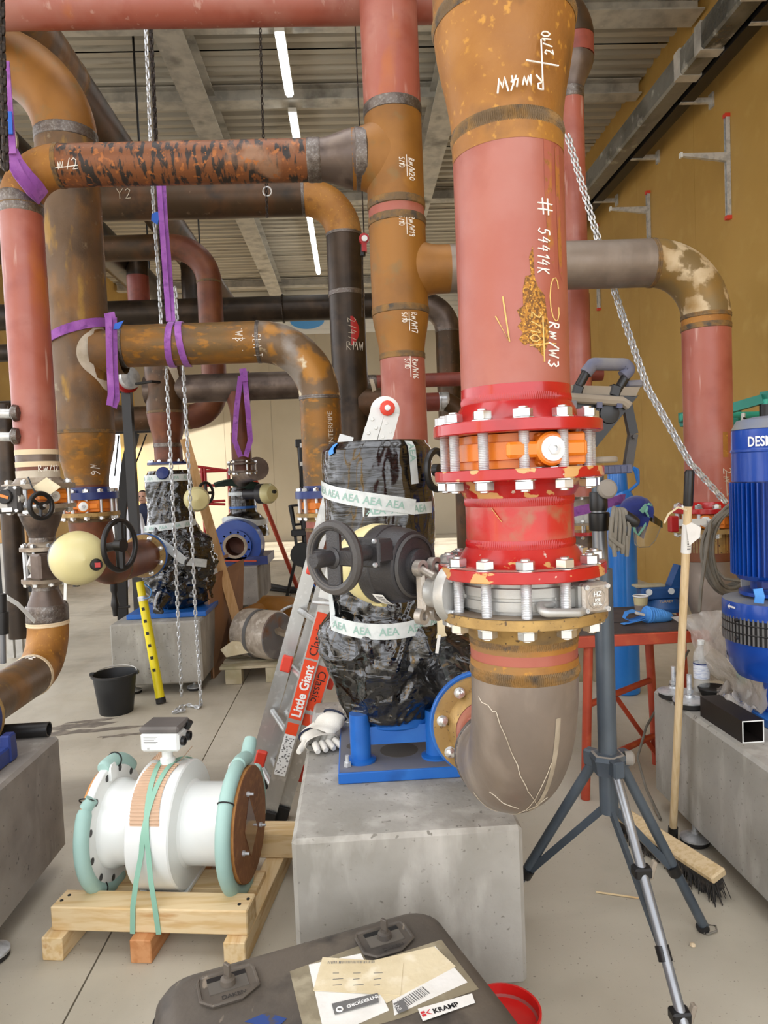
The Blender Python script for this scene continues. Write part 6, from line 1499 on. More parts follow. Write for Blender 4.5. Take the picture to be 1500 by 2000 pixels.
put('jaw', MB().prism([(.02, .07), (.08, .07), (.16, .21), (.09, .23)], c+V((0, -.035, 0)), (1, 0, 0), Z, (0, .07, 0)), 'vise_blue', t, False)
put('rear_arm', MB().box(c+V((.15, .02, .07)), (.16, .07, .06), None, .01), 'vise_blue', t, False)
for dx in (-.075, .04): put('pivot', MB().lathe([(.016, 0), (.016, .006), (.007, .006)], c+V((dx, -.041, .1)), (0, -1, 0), 16), 'white_enamel', t)
put('maker_mark', textmb('TURRET', .02, lambda x, y: c+V((-.04+x, -.08, .05+y*.8))), 'yellow_chalk', t, False)
c = at(1262, 1222, 3.32); c.z = bz+.003
t = thing('ratchet_strap', 'bundled light blue ratchet strap on the bench edge', 'strap', c)
put('bundle', MB().lathe([(.012, -.005), (.034, .0), (.036, .05), (.028, .1), (.02, .13), (.008, .14)], c+V((-.01, 0, .036)), (1, 0, -.12), 14), 'strap_blue', t)
for k in range(7): put('wrap_turn', MB().torus(c+V((.005+.013*k, 0, .036-.0016*k)), (1, .25, -.12), .036-.0022*k, .006, 20, 6), 'strap_blue', t)
put('loop', MB().strap([c+V((-.02, 0, .045)), c+V((-.06, -.01, .06)), c+V((-.1, -.02, .055)), c+V((-.115, -.02, .03)), c+V((-.08, -.02, .015)), c+V((-.02, -.01, .03))], (0, 1, .15), .035, .003), 'strap_blue', t)
put('tail', MB().strap([c+V((-.02, -.02, .02)), c+V((-.08, -.03, .012)), c+V((-.13, -.04, .006))], (0, 1, 0), .03, .003), 'strap_blue', t)
put('buckle', MB().box(c+V((-.045, -.04, .05)), (.045, .02, .012), Matrix.Rotation(.3, 3, 'Y'), .002), 'galv', t, False)
# ---- gas cylinder with cap, sling, face shield and cap
c = atz(1222, 1352, 0); rg = .094
t = thing('gas_cylinder', 'tall bright blue gas cylinder standing behind the bench', 'gas cylinder', c)
put('shell', MB().lathe([(rg*.9, 0), (rg, .01), (rg, 1.22), (rg*.93, 1.29), (rg*.7, 1.34), (rg*.45, 1.36)], c, Z, 40), 'blue_cyl', t)
put('band', MB().lathe([(rg+.002, .50), (rg+.002, .53)], c, Z, 36, False), 'grey_print', t)
zc0 = 1.33
put('valve_cap', MB().lathe([(.062, zc0), (.066, zc0+.02), (.062, zc0+.12), (.05, zc0+.17), (.02, zc0+.185)], c+V((-.02, 0, 0)), Z, 24), 'strap_blue' if False else 'blue_cyl', t)
for s_ in (-1, 1): put('cap_handle', MB().tube(fillet([c+V((.03*s_+.02, -.03, zc0+.17)), c+V((.09+.01*s_, -.05, zc0+.15)), c+V((.1, -.05, zc0+.06)), c+V((.04, -.04, zc0+.01))], .02, 4), .010, 8), 'blue_cyl', t)
c2 = atz(1165, 1352, 0)
o = put('purple_sling', MB().strap([at(1050, 1015, 4.4), at(1120, 1000, 4.42), at(1165, 990, 4.45), at(1212, 975, 4.5), at(1225, 973, 4.6)], Z, .06, .008), 'purple'); tag(o, 'purple lifting sling tied across behind the tripod to the blue cylinder', 'sling', 'purple lifting slings')
fs_ = lambda px, py, dy=0: at(px, py, 4.38+dy)
t = thing('welding_cap', 'navy blue cloth cap with mint trim hung on the cylinder', 'cap', fs_(1240, 1040))
cw = fs_(1243, 1002, .02)
put('crown', MB().lathe([(.105, -.02), (.108, .01), (.098, .05), (.07, .085), (.03, .1), (0, .102)], cw, (-.45, -.35, .75), 28), 'navy_cloth', t)
put('flap', MB().grid(lambda u, v: fs_(1236+(34-22*v)*u+9*v, 1003+42*v+8*u, -.12+.02*math.sin(4*u)+.03*v), 10, 10), 'navy_cloth', t)
put('peak', MB().grid(lambda u, v: fs_(1262+14*u, 985+22*v+5*u, -.1-.04*u), 6, 6), 'navy_cloth', t)
put('trim', MB().tube([fs_(1268, 983, -.1), fs_(1262, 1000, -.11), fs_(1268, 1010, -.11), fs_(1258, 1030, -.11), fs_(1247, 1045, -.1), fs_(1240, 1038, -.1), fs_(1236, 1020, -.1)], .008, 6), 'mint_trim', t)
put('trim', MB().strap([fs_(1252, 1000, -.1), fs_(1262, 988, -.1), fs_(1272, 990, -.1)], Z, .03, .004), 'mint_trim', t)
t = thing('face_shield', 'clear face shield with dark brow piece hanging by the navy cap', 'face shield', fs_(1265, 1060))
put('brow', MB().grid(lambda u, v: fs_(1262+32*u, 995+24*u+18*v*(1-.3*u), -.06-.06*math.sin(PI*u)), 12, 6), 'visor_dark', t)
put('visor', MB().grid(lambda u, v: fs_(1238+(52-14*v)*u+2*v, 1030-4*u+40*v-8*v*abs(u-.5), -.05-.07*math.sin(PI*u)), 14, 8), 'visor', t)
put('visor_edge', MB().tube([fs_(1238, 1036, -.05), fs_(1240, 1062, -.06), fs_(1248, 1069, -.09), fs_(1268, 1068, -.1), fs_(1280, 1055, -.08), fs_(1291, 1028, -.05)], .003, 6), 'dusty_grey', t)
# ---- chain running down to the right (two strands)
def chain(name, label, pts, m, r=.0045, L=.034, w_=.021, group=None, kind_parts=True, sub=False):
    """interlocked links along a polyline; every link a part of the chain"""
    pts = [V(p) for p in pts]; cum = [0]
    for i in range(len(pts)-1): cum.append(cum[-1]+(pts[i+1]-pts[i]).length)
    pitch = L-2*r; n = int(cum[-1]/pitch)
    key = ('link', m, r, L, w_)
    if key not in _sh:
        a = w_/2-r; h = L/2-w_/2; q = []
        for i in range(7): q.append(V((a*math.cos(PI*i/6), 0, h+a*math.sin(PI*i/6))))
        for i in range(7): q.append(V((a*math.cos(PI+PI*i/6), 0, -h+a*math.sin(PI+PI*i/6))))
        _sh[key] = MB().tube(q, r, 5, closed=True).mesh('chain_link', m)
    t = thing(name, label, 'chain', pts[-1], group)
    rest = MB(); base = _sh[key]
    for k in range(n):
        s_ = (k+.5)*pitch; i = 0
        while i < len(cum)-2 and cum[i+1] < s_: i += 1
        f_ = (s_-cum[i])/(cum[i+1]-cum[i]); p_ = pts[i].lerp(pts[i+1], f_); d = (pts[i+1]-pts[i]).normalized()
        W = Matrix.Translation(p_) @ d.to_track_quat('Z', 'Y').to_matrix().to_4x4() @ Matrix.Rotation(PI/2*(k % 2)+.4, 4, 'Z')
        if k < 290: inst('chain_link', base, W, t)
        else:
            rest.add([W @ v.co for v in base.vertices], [tuple(p.vertices) for p in base.polygons])
    if rest.v: put('more_links', rest, m, t, kind='stuff')
    return t
for k in range(2):
    o_ = V((.022*k, .012*k, .008*k))
    a = [at(1104, 262, 3.70)+o_, at(1166, 472, 3.66)+o_, at(1210, 610, 3.6)+o_, at(1262, 760, 3.45)+o_, at(1345, 905, 3.25)+o_*.8, at(1418, 985, 3.16)+o_*.6]
    chain('lifting_chain', ('left' if k == 0 else 'right')+' strand of the steel chain slanting down to the cable coil', a, 'zinc', .0042, .034, .021, 'slanting chain by the ochre wall')
# ---- grey cable coil
cc = at(1432, 1072, 3.12)
t = thing('cable_coil', 'thick coil of grey cable hanging beside the blue motor', 'cable', cc)
random.seed(21)
for k in range(16):
    a, b = .125+random.uniform(-.022, .018), .185+random.uniform(-.02, .02); o_ = V((random.uniform(-.01, .01), -.02+.045*random.random(), random.uniform(-.012, .012)))
    put('cable_turn', MB().tube([cc+o_+V((a*math.cos(2*PI*i/36), .01*math.sin(3*2*PI*i/36), b*math.sin(2*PI*i/36)+.03*math.cos(2*PI*i/36))) for i in range(36)], .0075, 7, closed=True), 'cable_grey', t)
put('cable_tail', MB().tube(fillet([at(1388, 1020, 3.1), at(1378, 1090, 3.08), at(1369, 1150, 3.06), at(1366, 1195, 3.05)], .1, 4), .008, 8), 'cable_grey', t)
put('cable_tail', MB().tube([at(1395, 1110, 3.1), at(1415, 1130, 3.08), at(1450, 1136, 3.06), at(1480, 1136, 3.06)], .007, 8), 'cable_grey', t)
# ---- teal rack with torch and boxes behind
YK = 4.3; q = lambda px, py, dy=0: at(px, py, YK+dy)
t = thing('teal_rack', 'teal steel tube rack behind the right red pipe', 'rack', (q(1480, 900).x, YK, 0))
put('top_arm', MB().strap([q(1330, 826, .3), q(1492, 779, -.1)], Z, .055, .05), 'teal', t, False)
put('top_arm', MB().strap([q(1492, 776, -.1), q(1600, 776, .2)], Z, .07, .05), 'teal', t, False)
put('cross_tube', MB().tube([q(1330, 815, .2), q(1600, 806, .2)], .022, 14), 'teal_light', t); put('cross_tube', MB().tube([q(1420, 950, .2), q(1600, 946, .2)], .025, 14), 'teal_light', t)
px_ = q(1496, 800, -.1).x; put('post', MB().tube([(px_, YK-.1, 0), (px_, YK-.1, q(1496, 780, -.1).z)], .028, 14), 'teal_light', t); put('post_collar', MB().tube([q(1496, 790, -.1), q(1496, 826, -.1)], .036, 14), 'black_plastic', t)
pr_ = q(1440, 900, .3).x; put('post', MB().tube([(pr_, YK+.3, 0), (pr_, YK+.3, q(1440, 800, .3).z)], .03, 14), 'teal', t)
put('arm_cap', MB().box(q(1334, 815, .25), (.04, .05, .06)), 'teal', t, False)
t = thing('pistol_tool', 'black pistol grip tool hanging from the teal rack', 'tool', q(1448, 880))
put('grip', MB().tube([q(1438, 832, -.1), q(1447, 845, -.1), q(1452, 866, -.1)], [.035, .03, .026], 12), 'black_plastic', t); put('hook', MB().tube([q(1452, 808, -.05), q(1450, 832, -.08)], .012, 8), 'galv', t)
put('lead', MB().tube(fillet([q(1452, 816, -.1), q(1464, 822, -.1), q(1466, 845, -.1)], .03, 4), .006, 6), 'black_plastic', t)
put('hand_guard', MB().lathe([(.03, 0), (.03, .008)], q(1452, 850, -.1), (.2, 0, 1), 14), 'black_plastic', t)
put('body', MB().box(q(1442, 872, 0), (.16, .1, .075), None, .006), 'dust_cast', t, False); put('clamp', MB().box(q(1442, 892, 0), (.15, .08, .03)), 'galv', t, False); put('clamp_jaw', MB().torus(q(1452, 900, -.05), (0, 1, 0), .035, .01, 20, 6), 'chain_dark', t)
for (px, py, sz, m_, lab, nm) in ((1430, 838, (.06, .05, .14), 'teal', 'small teal holder with yellow top on the rack', 'tool_holder'), (1436, 968, (.14, .1, .16), 'strap_blue', 'light blue box hanging on the teal rack left of the motor', 'blue_box')):
    o = put(nm, MB().box(q(px, py, .05), sz, None, .006), m_, None, False); tag(o, lab, 'box')
cbp = at(1452, 1035, 3.42)
t = thing('carton', 'open brown carton seen through the cable coil', 'carton', cbp-Z*.1)
put('side', MB().box(cbp, (.16, .14, .2)), 'cardboard', t, False); put('flap', MB().box(cbp+V((0, -.1, .11)), (.16, .08, .006), Matrix.Rotation(.4, 3, 'X')), 'cardboard', t, False)
# ---- blue motor pump on the right plinth
XMo, YMo = 1.583, 2.62; mz = lambda py: zat(1500, py, YMo-.1); rM = .148
t = thing('blue_motor_pump', 'vertical blue ribbed motor pump at the right frame edge', 'pump', (XMo, YMo, ZT))
put('fan_cowl', MB().lathe([(rM*1.0, mz(940)), (rM*1.0, mz(882)), (rM*1.02, mz(880)), (rM*1.02, mz(876)), (rM, mz(874)), (rM*.99, mz(838)), (rM*.86, mz(818)), (rM*.5, mz(812))], (XMo, YMo, 0), Z, 48), 'blue_motor', t)
put('cowl_dust', MB().lathe([(rM*.995, mz(836)), (rM*.87, mz(817)), (rM*.5, mz(811))], (XMo, YMo, .002), Z, 48, False), 'blue_motor_dust', t)
put('cowl_lettering', textmb('DESMI', .05, lambda x, y: cylmap((XMo, YMo, 0), rM, -1.16, mz(870), 0, .002)(x*.72, y), bold=.0012), 'white_print', t, False)
put('rib_core', MB().lathe([(rM*.9, mz(1130)), (rM*.9, mz(938))], (XMo, YMo, 0), Z, 40), 'blue_motor', t)
z0_, z1_ = mz(1128), mz(942)
fin = MB().box((0, -rM*.96, (z0_+z1_)/2), (.0045, .03, z1_-z0_)).mesh('fin', 'blue_motor', False)
for k in range(48): inst('cooling_fin', fin, Matrix.Translation((XMo, YMo, 0)) @ Matrix.Rotation(2*PI*k/48, 4, 'Z'), t)
put('motor_flange', MB().lathe([(rM*.9, mz(1138)), (rM*.97, mz(1128))], (XMo, YMo, 0), Z, 40), 'blue_motor', t)
put('terminal_foot', MB().box((XMo-.1, YMo-.1, mz(1142)), (.05, .04, .03), None, .004), 'blue_dark', t, False)
put('lantern', MB().lathe([(.19, mz(1212)), (.19, mz(1183)), (.188, mz(1180)), (.09, mz(1176)), (.1, mz(1172)), (.13, mz(1170)), (.13, mz(1163)), (.09, mz(1160)), (.09, mz(1130))], (XMo, YMo, 0), Z, 48), 'blue_motor', t)
put('lantern_dust', MB().lathe([(.187, mz(1181)+.002), (.1, mz(1175)+.002)], (XMo, YMo, 0), Z, 48, False), 'blue_motor_dust', t)
put('mesh_guard', MB().lathe([(.186, mz(1260)), (.186, mz(1208))], (XMo, YMo, 0), Z, 48, False), 'black_plastic', t)
sl_ = MB().box((0, -.188, (mz(1260)+mz(1208))/2), (.006, .004, mz(1208)-mz(1260))).mesh('slat', 'grey_print', False)
for k in range(72): inst('guard_slat', sl_, Matrix.Translation((XMo, YMo, 0)) @ Matrix.Rotation(2*PI*k/72, 4, 'Z'), t)
for py in (1222, 1240): put('guard_hoop', MB().torus((XMo, YMo, mz(py)), Z, .189, .003, 48, 6), 'black_plastic', t)
for py in (1213, 1248): put('guard_screw', MB().hexa((XMo-.185, YMo-.06, mz(py)), (-1, 0, 0), .012, .012), 'black_plastic', t)
put('lower_casing', MB().lathe([(.06, mz(1345)), (.14, mz(1335)), (.168, mz(1312)), (.172, mz(1298)), (.175, mz(1296)), (.183, mz(1258))], (XMo, YMo, 0), Z, 48), 'blue_motor', t)
put('casing_slot', MB().lathe([(.177, mz(1306)), (.177, mz(1293))], (XMo, YMo, 0), Z, 20, False, 2.2, 4.4), 'blue_motor_dust', t)
put('arrow', MB().add([cylmap((XMo, YMo, 0), .19, math.asin(max(-1, (at(1444, 1190, YMo-.15).x-XMo)/.19)), mz(1190), 0, .002)(a, b) for (a, b) in ((0, 0), (.016, .012), (.014, .004), (.045, .003), (.045, -.004), (.014, -.003), (.014, -.011))], [(0, 1, 2), (0, 2, 5), (0, 5, 6), (2, 3, 4, 5)]), 'white_print', t, False)
put('stem', MB().lathe([(.05, ZT+.03), (.052, mz(1340))], (XMo-.03, YMo-.05, 0), Z, 24), 'blue_motor', t); put('stem', MB().lathe([(.05, ZT+.03), (.052, mz(1340))], (XMo+.12, YMo-.05, 0), Z, 24), 'blue_motor', t)
put('base_plate', MB().box((XMo+.06, YMo-.03, ZT+.018), (.36, .44, .034), None, .003), 'blue_paint', t, False)
put('blue_tag', MB().strap([at(1480, 1150, 2.5), at(1484, 1165, 2.49), at(1482, 1178, 2.49)], (1, 0, 0), .035, .004), 'strap_blue', t)
put('white_card', MB().box(at(1462, 1150, 2.75), (.06, .004, .16)), 'white_enamel', t, False)
# ---- things on the right plinth
def lfoot(px, py, label, tall=True):
    c = atz(px, py, ZT); c.z = ZT+.001
    t = thing('machine_foot', label, 'levelling foot', c, 'loose levelling feet')
    put('rubber_pad', MB().lathe([(.056, 0), (.06, .004), (.06, .022), (.055, .026)], c, Z, 36), 'rubber', t)
    if tall:
        put('plate', MB().lathe([(.064, .022), (.065, .028), (.05, .034), (.02, .04), (.018, .048)], c, Z, 36), 'zinc', t)
        put('threaded_rod', MB().lathe([(.0085 if i % 2 else .0098, .04+i*.0022) for i in range(42)], c, Z, 12), 'zinc', t)
        put('lock_nut', MB().hexa(c+Z*.055, Z, .026, .014), 'zinc', t)
    return t
lfoot(1316, 1362, 'levelling foot left of the broom handle on the right plinth'); lfoot(1347, 1380, 'levelling foot with upright bolt just right of the broom handle')
c = atz(1395, 1358, ZT); c.z = ZT+.001; t = thing('machine_foot', 'upturned black rubber foot lying behind the square tube', 'levelling foot', c, 'loose levelling feet')
put('rubber_pad', MB().lathe([(.05, 0), (.064, .03), (.06, .034), (.056, .03), (0, .026)], c, Z, 36), 'rubber', t); put('threaded_rod', MB().tube([c+V((.03, -.05, .012)), c+V((.12, -.11, .012))], .009, 10), 'zinc', t)
c = atz(1371, 1352, ZT); c.z = ZT+.001
t = thing('water_bottle', 'clear plastic water bottle with pale label on the right plinth', 'bottle', c)
put('shell', MB().lathe([(.024, 0), (.031, .006), (.032, .05), (.030, .055), (.032, .06), (.032, .15), (.028, .17), (.014, .195), (.013, .21)], c, Z, 32), 'clear', t)
put('label', MB().lathe([(.0325, .062), (.0325, .125)], c, Z, 32, False), 'bottle_label', t); put('label_stripe', MB().lathe([(.0328, .122), (.0328, .128)], c, Z, 32, False), 'blue_dark', t)
put('cap', MB().lathe([(.015, .205), (.015, .222), (.013, .224)], c, Z, 24), 'white_enamel', t)
# square tube
pA, pB = atz(1373, 1410, ZT), atz(1467, 1450, ZT); s_ = .078
dv = (pB-pA); dv.z = 0; dv.normalize(); sv = V((-dv.y, dv.x, 0))
pA = atz(1368, 1398, ZT); pB = atz(1450, 1452, ZT); dv = pB-pA; dv.z = 0; Lt = dv.length; dv.normalize(); sv = V((-dv.y, dv.x, 0))
t = thing('square_tube', 'short black square steel tube lying on the right plinth', 'steel tube', (pA+pB)/2)
def sq(h, o=0): return [(-h, o), (h, o), (h, o+2*h), (-h, o+2*h)]
base = pA+sv*(s_/2); mb = MB(); O_, I_ = sq(s_/2), sq(s_/2-.004, .004)
vs = [base+sv*a+Z*b for a, b in O_]+[base+sv*a+Z*b for a, b in I_]; vs += [v+dv*Lt for v in vs]
fs = []
for i in range(4):
    j = (i+1) % 4; fs += [(i, j, 8+j, 8+i), (4+i, 12+i, 12+j, 4+j), (i, 4+i, 4+j, j)]
put('tube', mb.add(vs, fs), mat('tube_black', '#241f1d', [('#352e2a', 6, .45, .7)], rough=.45, metal=.4), t, False)
put('cut_edge', MB().add([v+dv*.0006 for v in vs[8:16]], [(i, (i+1) % 4, 4+(i+1) % 4, 4+i) for i in range(4)]), 'white_enamel', t, False)
# plastic sheet draped between bench and motor
def shp(u, v):
    a = at(1310, 1205, 3.15).lerp(at(1452, 1180, 2.75), u); b = at(1380, 1330, 3.0).lerp(at(1482, 1395, 2.55), u)
    p_ = a.lerp(b, v); n1 = noise.noise(V((u*4, v*4, 2)))*.07+noise.noise(V((u*11, v*9, 5)))*.025
    return p_+V((.02*math.sin(7*v+3*u), -.10*math.sin(PI*v)*(1-.3*u)+n1, .03*math.sin(5*u)*v))
o = put('plastic_sheet', MB().grid(shp, 44, 44), 'sheet'); tag(o, 'crumpled dusty plastic sheet hanging between bench and blue motor', 'plastic sheet')
o = put('crumpled_film', MB().grid(lambda u, v: atz(1400+90*u, 1352+55*v, ZT+.01)+V((0, 0, .02+.10*abs(noise.noise(V((u*3, v*3, 8))))*math.sin(PI*u)*1.4+.012*noise.noise(V((u*9, v*8, 1))))), 34, 26), 'sheet'); tag(o, 'crumpled clear film lying behind the square tube', 'plastic film')
# ================================================================== ladder, left side and background
# ---- folding ladder leaning behind the pump
Yl = 3.12
fA, tA = atz(505, 1612, 0), at(722, 838, 3.02)
Wd = V((-.30, .95, 0)).normalized()*.40
t = thing('folding_ladder', 'aluminium folding ladder with orange stickers leaning behind the wrapped pump', 'ladder', fA)
hinge = at(752, 803, 3.03)
rails = [((505, 1610), (728, 838), .036, 0.0), ((540, 1612), (760, 868), .034, .0)]
rd = []
for k, (b, tp, hw, dy) in enumerate(rails):
    p_ = atz(b[0]+14, b[1], 0); q_ = at(tp[0]+4, tp[1], 3.03)
    if k == 1: p_ = atz(545, 1600, 0)
    rd.append((p_, q_))
for k, (p_, q_) in enumerate(rd):
    d = (q_-p_).normalized(); sd = d.cross(V((0, -1, 0))).normalized()
    for side in (0, 1):
        a, b = p_+Wd*side*(1 if k == 0 else .9), q_+Wd*side*(1 if k == 0 else .9)
        a = a+d*.0
        mb = MB(); mb.prism([(-.034, 0), (.034, 0), (.034, -.004), (-.034, -.004)], a, sd, V((0, 1, 0)), b-a)
        for s_ in (-1, 1): mb.prism([(s_*.034, 0), (s_*.034, .028), (s_*.030, .028), (s_*.030, 0)], a, sd, V((0, 1, 0)), b-a)
        r_ = put('rail', mb, 'aluminium', t, False)
        put('rail_foot', MB().box(a+d*.03, (.07, .04, .075), Matrix((sd, d.cross(sd), d)).transposed(), .004), 'rubber', r_, False)
    n_ = 7
    for i in range(n_): 
        c0 = p_.lerp(q_, (i+.6)/n_); put('rung', MB().tube([c0, c0+Wd*.95], .014, 10), 'aluminium', t)
    for i in range(3 if k == 0 else 2):
        c0 = p_.lerp(q_, .12+.26*i)+(sd*-.05 if k == 0 else sd*.05)+V((0, .03, 0)); put('lock_tab', MB().box(c0+Wd*(.45 if k == 0 else .1), (.05, .03, .075), Matrix((sd, d.cross(sd), d)).transposed(), .006), 'ladder_plastic', t, False)
    # outer telescoping sleeve at the upper part
    c0, c1 = p_.lerp(q_, .58), q_
    put('outer_rail', MB().prism([(-.042, 0), (.042, 0), (.042, -.008), (-.042, -.008)], c0+V((0, -.0045, 0)), sd, V((0, 1, 0)), c1-c0), 'white_enamel', t, False)
    pm0 = lambda s_, off=-.0145: p_.lerp(q_, s_)+V((0, off, 0))
    Lr = (q_-p_).length
    fm = lambda s0, off: (lambda x, y: pm0(s0, off)+d*x+sd*(-y))
    st = put('sticker', MB().strap([pm0(.30, -.007 if False else -.0055), pm0(.62, -.0135 if False else -.0055)], sd, .055, .001), 'ladder_red', t, False) if False else None
    s0, s1 = (.275, .425) if k == 0 else (.30, .42)
    st = put('sticker', MB().strap([pm0(s0, -.006), pm0(s1, -.006)], sd, .056, .002), 'ladder_red', t, False)
    if k == 0:
        st2 = put('sticker', MB().strap([pm0(.43, -.006), pm0(.545, -.006)], sd, .056, .002), 'ladder_red', t, False)
        put('sticker_lettering', textmb('Little Giant', .056, lambda x, y: pm0(s0, -.009)+d*(x*.92+.012)+sd*(-(y-.02)), bold=.0016), 'white_print', st, False)
        put('sticker_lettering', textmb('Classic', .052, lambda x, y: pm0(.437, -.009)+d*(x*1.0)+sd*(-(y-.018)), bold=.0), 'black_print', st2, False)
        put('instruction_label', MB().strap([pm0(.13, -.006), pm0(.235, -.006)], sd, .05, .001), 'white_print', t, False)
        mb = MB(); random.seed(2)
        for i in range(60):
            c0 = pm0(random.uniform(.135, .23), -.0075)+sd*random.uniform(-.02, .02); mb.box(c0, (.006, .001, .004))
        put('label_print', mb, 'grey_print', t, False, kind='stuff')
    else:
        put('sticker_lettering', textmb('Classic', .052, lambda x, y: pm0(s1, -.009)+d*(-x-.02)+sd*((y-.018))), 'black_print', st, False)
    put('sticker_badge', MB().strap([pm0(s0-.04, -.006), pm0(s0-.01, -.006)], sd, .05, .002), 'ladder_red', t, False)
    put('top_badge', MB().strap([pm0(.73, -.0145), pm0(.75, -.0145)], sd, .04, .002), 'ladder_red', t, False)
put('hinge_plate', MB().lathe([(.062, -.03), (.062, -.012), (.056, -.009), (0, -.009)], hinge+V((0, -.02, 0)), (0, -1, 0), 36), 'white_enamel', t)
for k, (p_, q_) in enumerate(rd):
    d = (hinge-p_).normalized(); sd = d.cross(V((0, -1, 0))).normalized(); o_ = (-.03 if k == 0 else .03)
    arm = put('hinge_arm', MB().prism([(-.03, 0), (.03, 0), (.03, .2), (-.03, .2)], hinge-d*.2+sd*o_*1.0+V((0, -.022 - .004*k, 0)), sd, d, (0, -.008, 0)), 'white_enamel', t, False)
    for (a_, b_) in ((-.012, .05), (.012, .08), (-.012, .11), (.012, .14)): put('rivet', MB().lathe([(.008, 0), (.006, .004)], hinge-d*b_+sd*(o_+a_)+V((0, -.032, 0)), (0, -1, 0), 12), 'white_enamel', arm)
hk = put('hinge_knob', MB().lathe([(.03, 0), (.032, .004), (.032, .02), (.026, .024)], hinge+V((.008, -.032, .008)), (0, -1, 0), 12), 'ladder_plastic', t)
put('knob_centre', MB().lathe([(.012, .024), (.012, .03), (0, .031)], hinge+V((.008, -.032, .008)), (0, -1, 0), 16), 'galv_bright', hk)
put('lock_bar', MB().tube([at(610, 1176, 3.0), at(650, 1180, 3.0)], .008, 10), 'galv_bright', t)
# ---- black tube and blue bracket on the left plinth
a, b = atz(104, 1432, ZT), atz(-30, 1440, ZT); r_ = .029
o_ = V((0, -.035, r_))
t = thing('black_plastic_tube', 'open ended black plastic tube lying on the left plinth', 'tube', a)
put('tube', MB().lathe([(r_*.82, .3), (r_*.82, 0), (r_, 0), (r_, (b-a).length)], a+o_, b-a, 28, False), 'black_plastic', t)
bp = at(0, 1470, 2.55); bp.z = ZT+.02
o = put('blue_bracket', MB().box((bp.x-.03, bp.y, ZT+.03), (.09, .2, .06), None, .006).box((bp.x+.0, bp.y+.06, ZT+.05), (.04, .05, .1), None, .006), 'blue_dark', None, False); tag(o, 'blue pump base corner on the left plinth at the frame edge', 'pump base')
# ---- bucket
c = atz(228, 1390, 0); rb = .142
t = thing('black_bucket', 'black rubber bucket standing before the rear plinth', 'bucket', c)
put('shell', MB().lathe([(rb*.74, 0), (rb*.76, .004), (rb*.98, .25), (rb*1.06, .252), (rb*1.06, .266), (rb*.96, .266), (rb*.72, .012), (0, .01)], c, Z, 40), 'bucket_black', t)
put('handle', MB().tube([c+V((rb*math.cos(x), rb*math.sin(x)*.98, .262+.02*math.sin(x))) for x in [PI*i/14 for i in range(15)]], .004, 6), 'galv', t)
for s_ in (-1, 1): put('handle_lug', MB().box(c+V((s_*rb*1.02, 0, .262)), (.03, .03, .02)), 'bucket_black', t, False)
# ---- yellow telescopic pole
p0, p1 = atz(315, 1374, 0), at(273, 1136, 5.06)
t = thing('yellow_pole', 'yellow marked pole leaning on the rear plinth', 'pole', p0)
put('tube', MB().tube([p0.lerp(p1, .04), p0.lerp(p1, .84)], .031, 18), 'yellow_tool', t); put('end_cap', MB().tube([p0+Z*.005, p0.lerp(p1, .05)], .034, 18), 'rubber', t)
put('collar', MB().tube([p0.lerp(p1, .84), p0.lerp(p1, .88)], .033, 18), 'galv_bright', t); put('upper_tube', MB().tube([p0.lerp(p1, .88), p1], .027, 18), 'yellow_tool', t)
for k in range(6):
    c0 = p0.lerp(p1, .28+.1*k); put('scale_mark', MB().box(c0+V((0, -.0315, 0)), (.02, .002, .022), Matrix.Rotation(-.15, 3, 'Y')), 'black_print', t, False)
put('strap', MB().strap(fillet([at(282, 1140, 4.95), at(297, 1152, 4.95), at(293, 1168, 4.95), at(280, 1168, 4.95)], .03, 4), (0, 1, 0), .02, .004), 'strap_blue', t)
# tap under the rear elbow
c = at(224, 1172, 4.45)
t = thing('drain_tap', 'black drain tap hanging under the reddish rear elbow', 'tap', c-Z*.1)
put('body', MB().lathe([(.022, .1), (.022, .06), (.015, .04), (.02, .0), (.025, -.03), (.018, -.06), (.015, -.1)], c, Z, 16), 'black_plastic', t); put('stem', MB().tube([c-Z*.05, c+V((.09, 0, -.045))], .008, 8), 'rubber', t)
# ---- cardboard, plank
t = thing('cardboard_sheet', 'folded brown cardboard sheet standing beside the rear plinth', 'cardboard', atz(430, 1320, 0))
c0, c1, c2 = at(403, 1130, 5.6), at(474, 1092, 6.4), at(445, 1085, 6.5); b0, b1 = atz(416, 1326, 0), atz(470, 1266, 0)
b0.z = b1.z = .003
mb = MB(); mb.add([b0, b1, c1, c0], [(0, 1, 2, 3)]).add([b0+V((.012, .004, 0)), b1+V((.012, .004, 0)), c1+V((.012, .004, 0)), c0+V((.012, .004, 0))], [(3, 2, 1, 0)]).add([b0, c0, c0+V((.012, .004, 0)), b0+V((.012, .004, 0))], [(0, 1, 2, 3)])
put('front_leaf', mb, 'cardboard', t, False)
put('fold', MB().strap([c0, c0.lerp(c2, .5)+V((-.04, 0, .04)), c2], Z, .03, .008), 'cardboard', t)
put('lower_flap', MB().add([b0+V((-.01, -.02, 0)), b0.lerp(b1, .6)+V((-.01, -.02, 0)), b0.lerp(b1, .6).lerp(c0.lerp(c1, .6), .3)+V((-.01, -.02, 0)), b0.lerp(c0, .3)+V((-.01, -.02, 0))], [(0, 1, 2, 3)]), 'cardboard', t, False)
put('crease', MB().tube([b0.lerp(b1, .55), c0.lerp(c1, .55)], .004, 5), 'corrugated', t)
p0, p1 = atz(445, 1180, .35), at(361, 858, 6.1)
p0 = at(430, 1100, 5.95)
p0 = p1+(p0-p1)*(p1.z/(p1.z-p0.z))
o = put('timber_plank', MB().strap([p0, p1], (.3, -.95, 0), .05, .075), 'plank', None, False); tag(o, 'long timber plank leaning upright left of the far blue pump', 'plank')
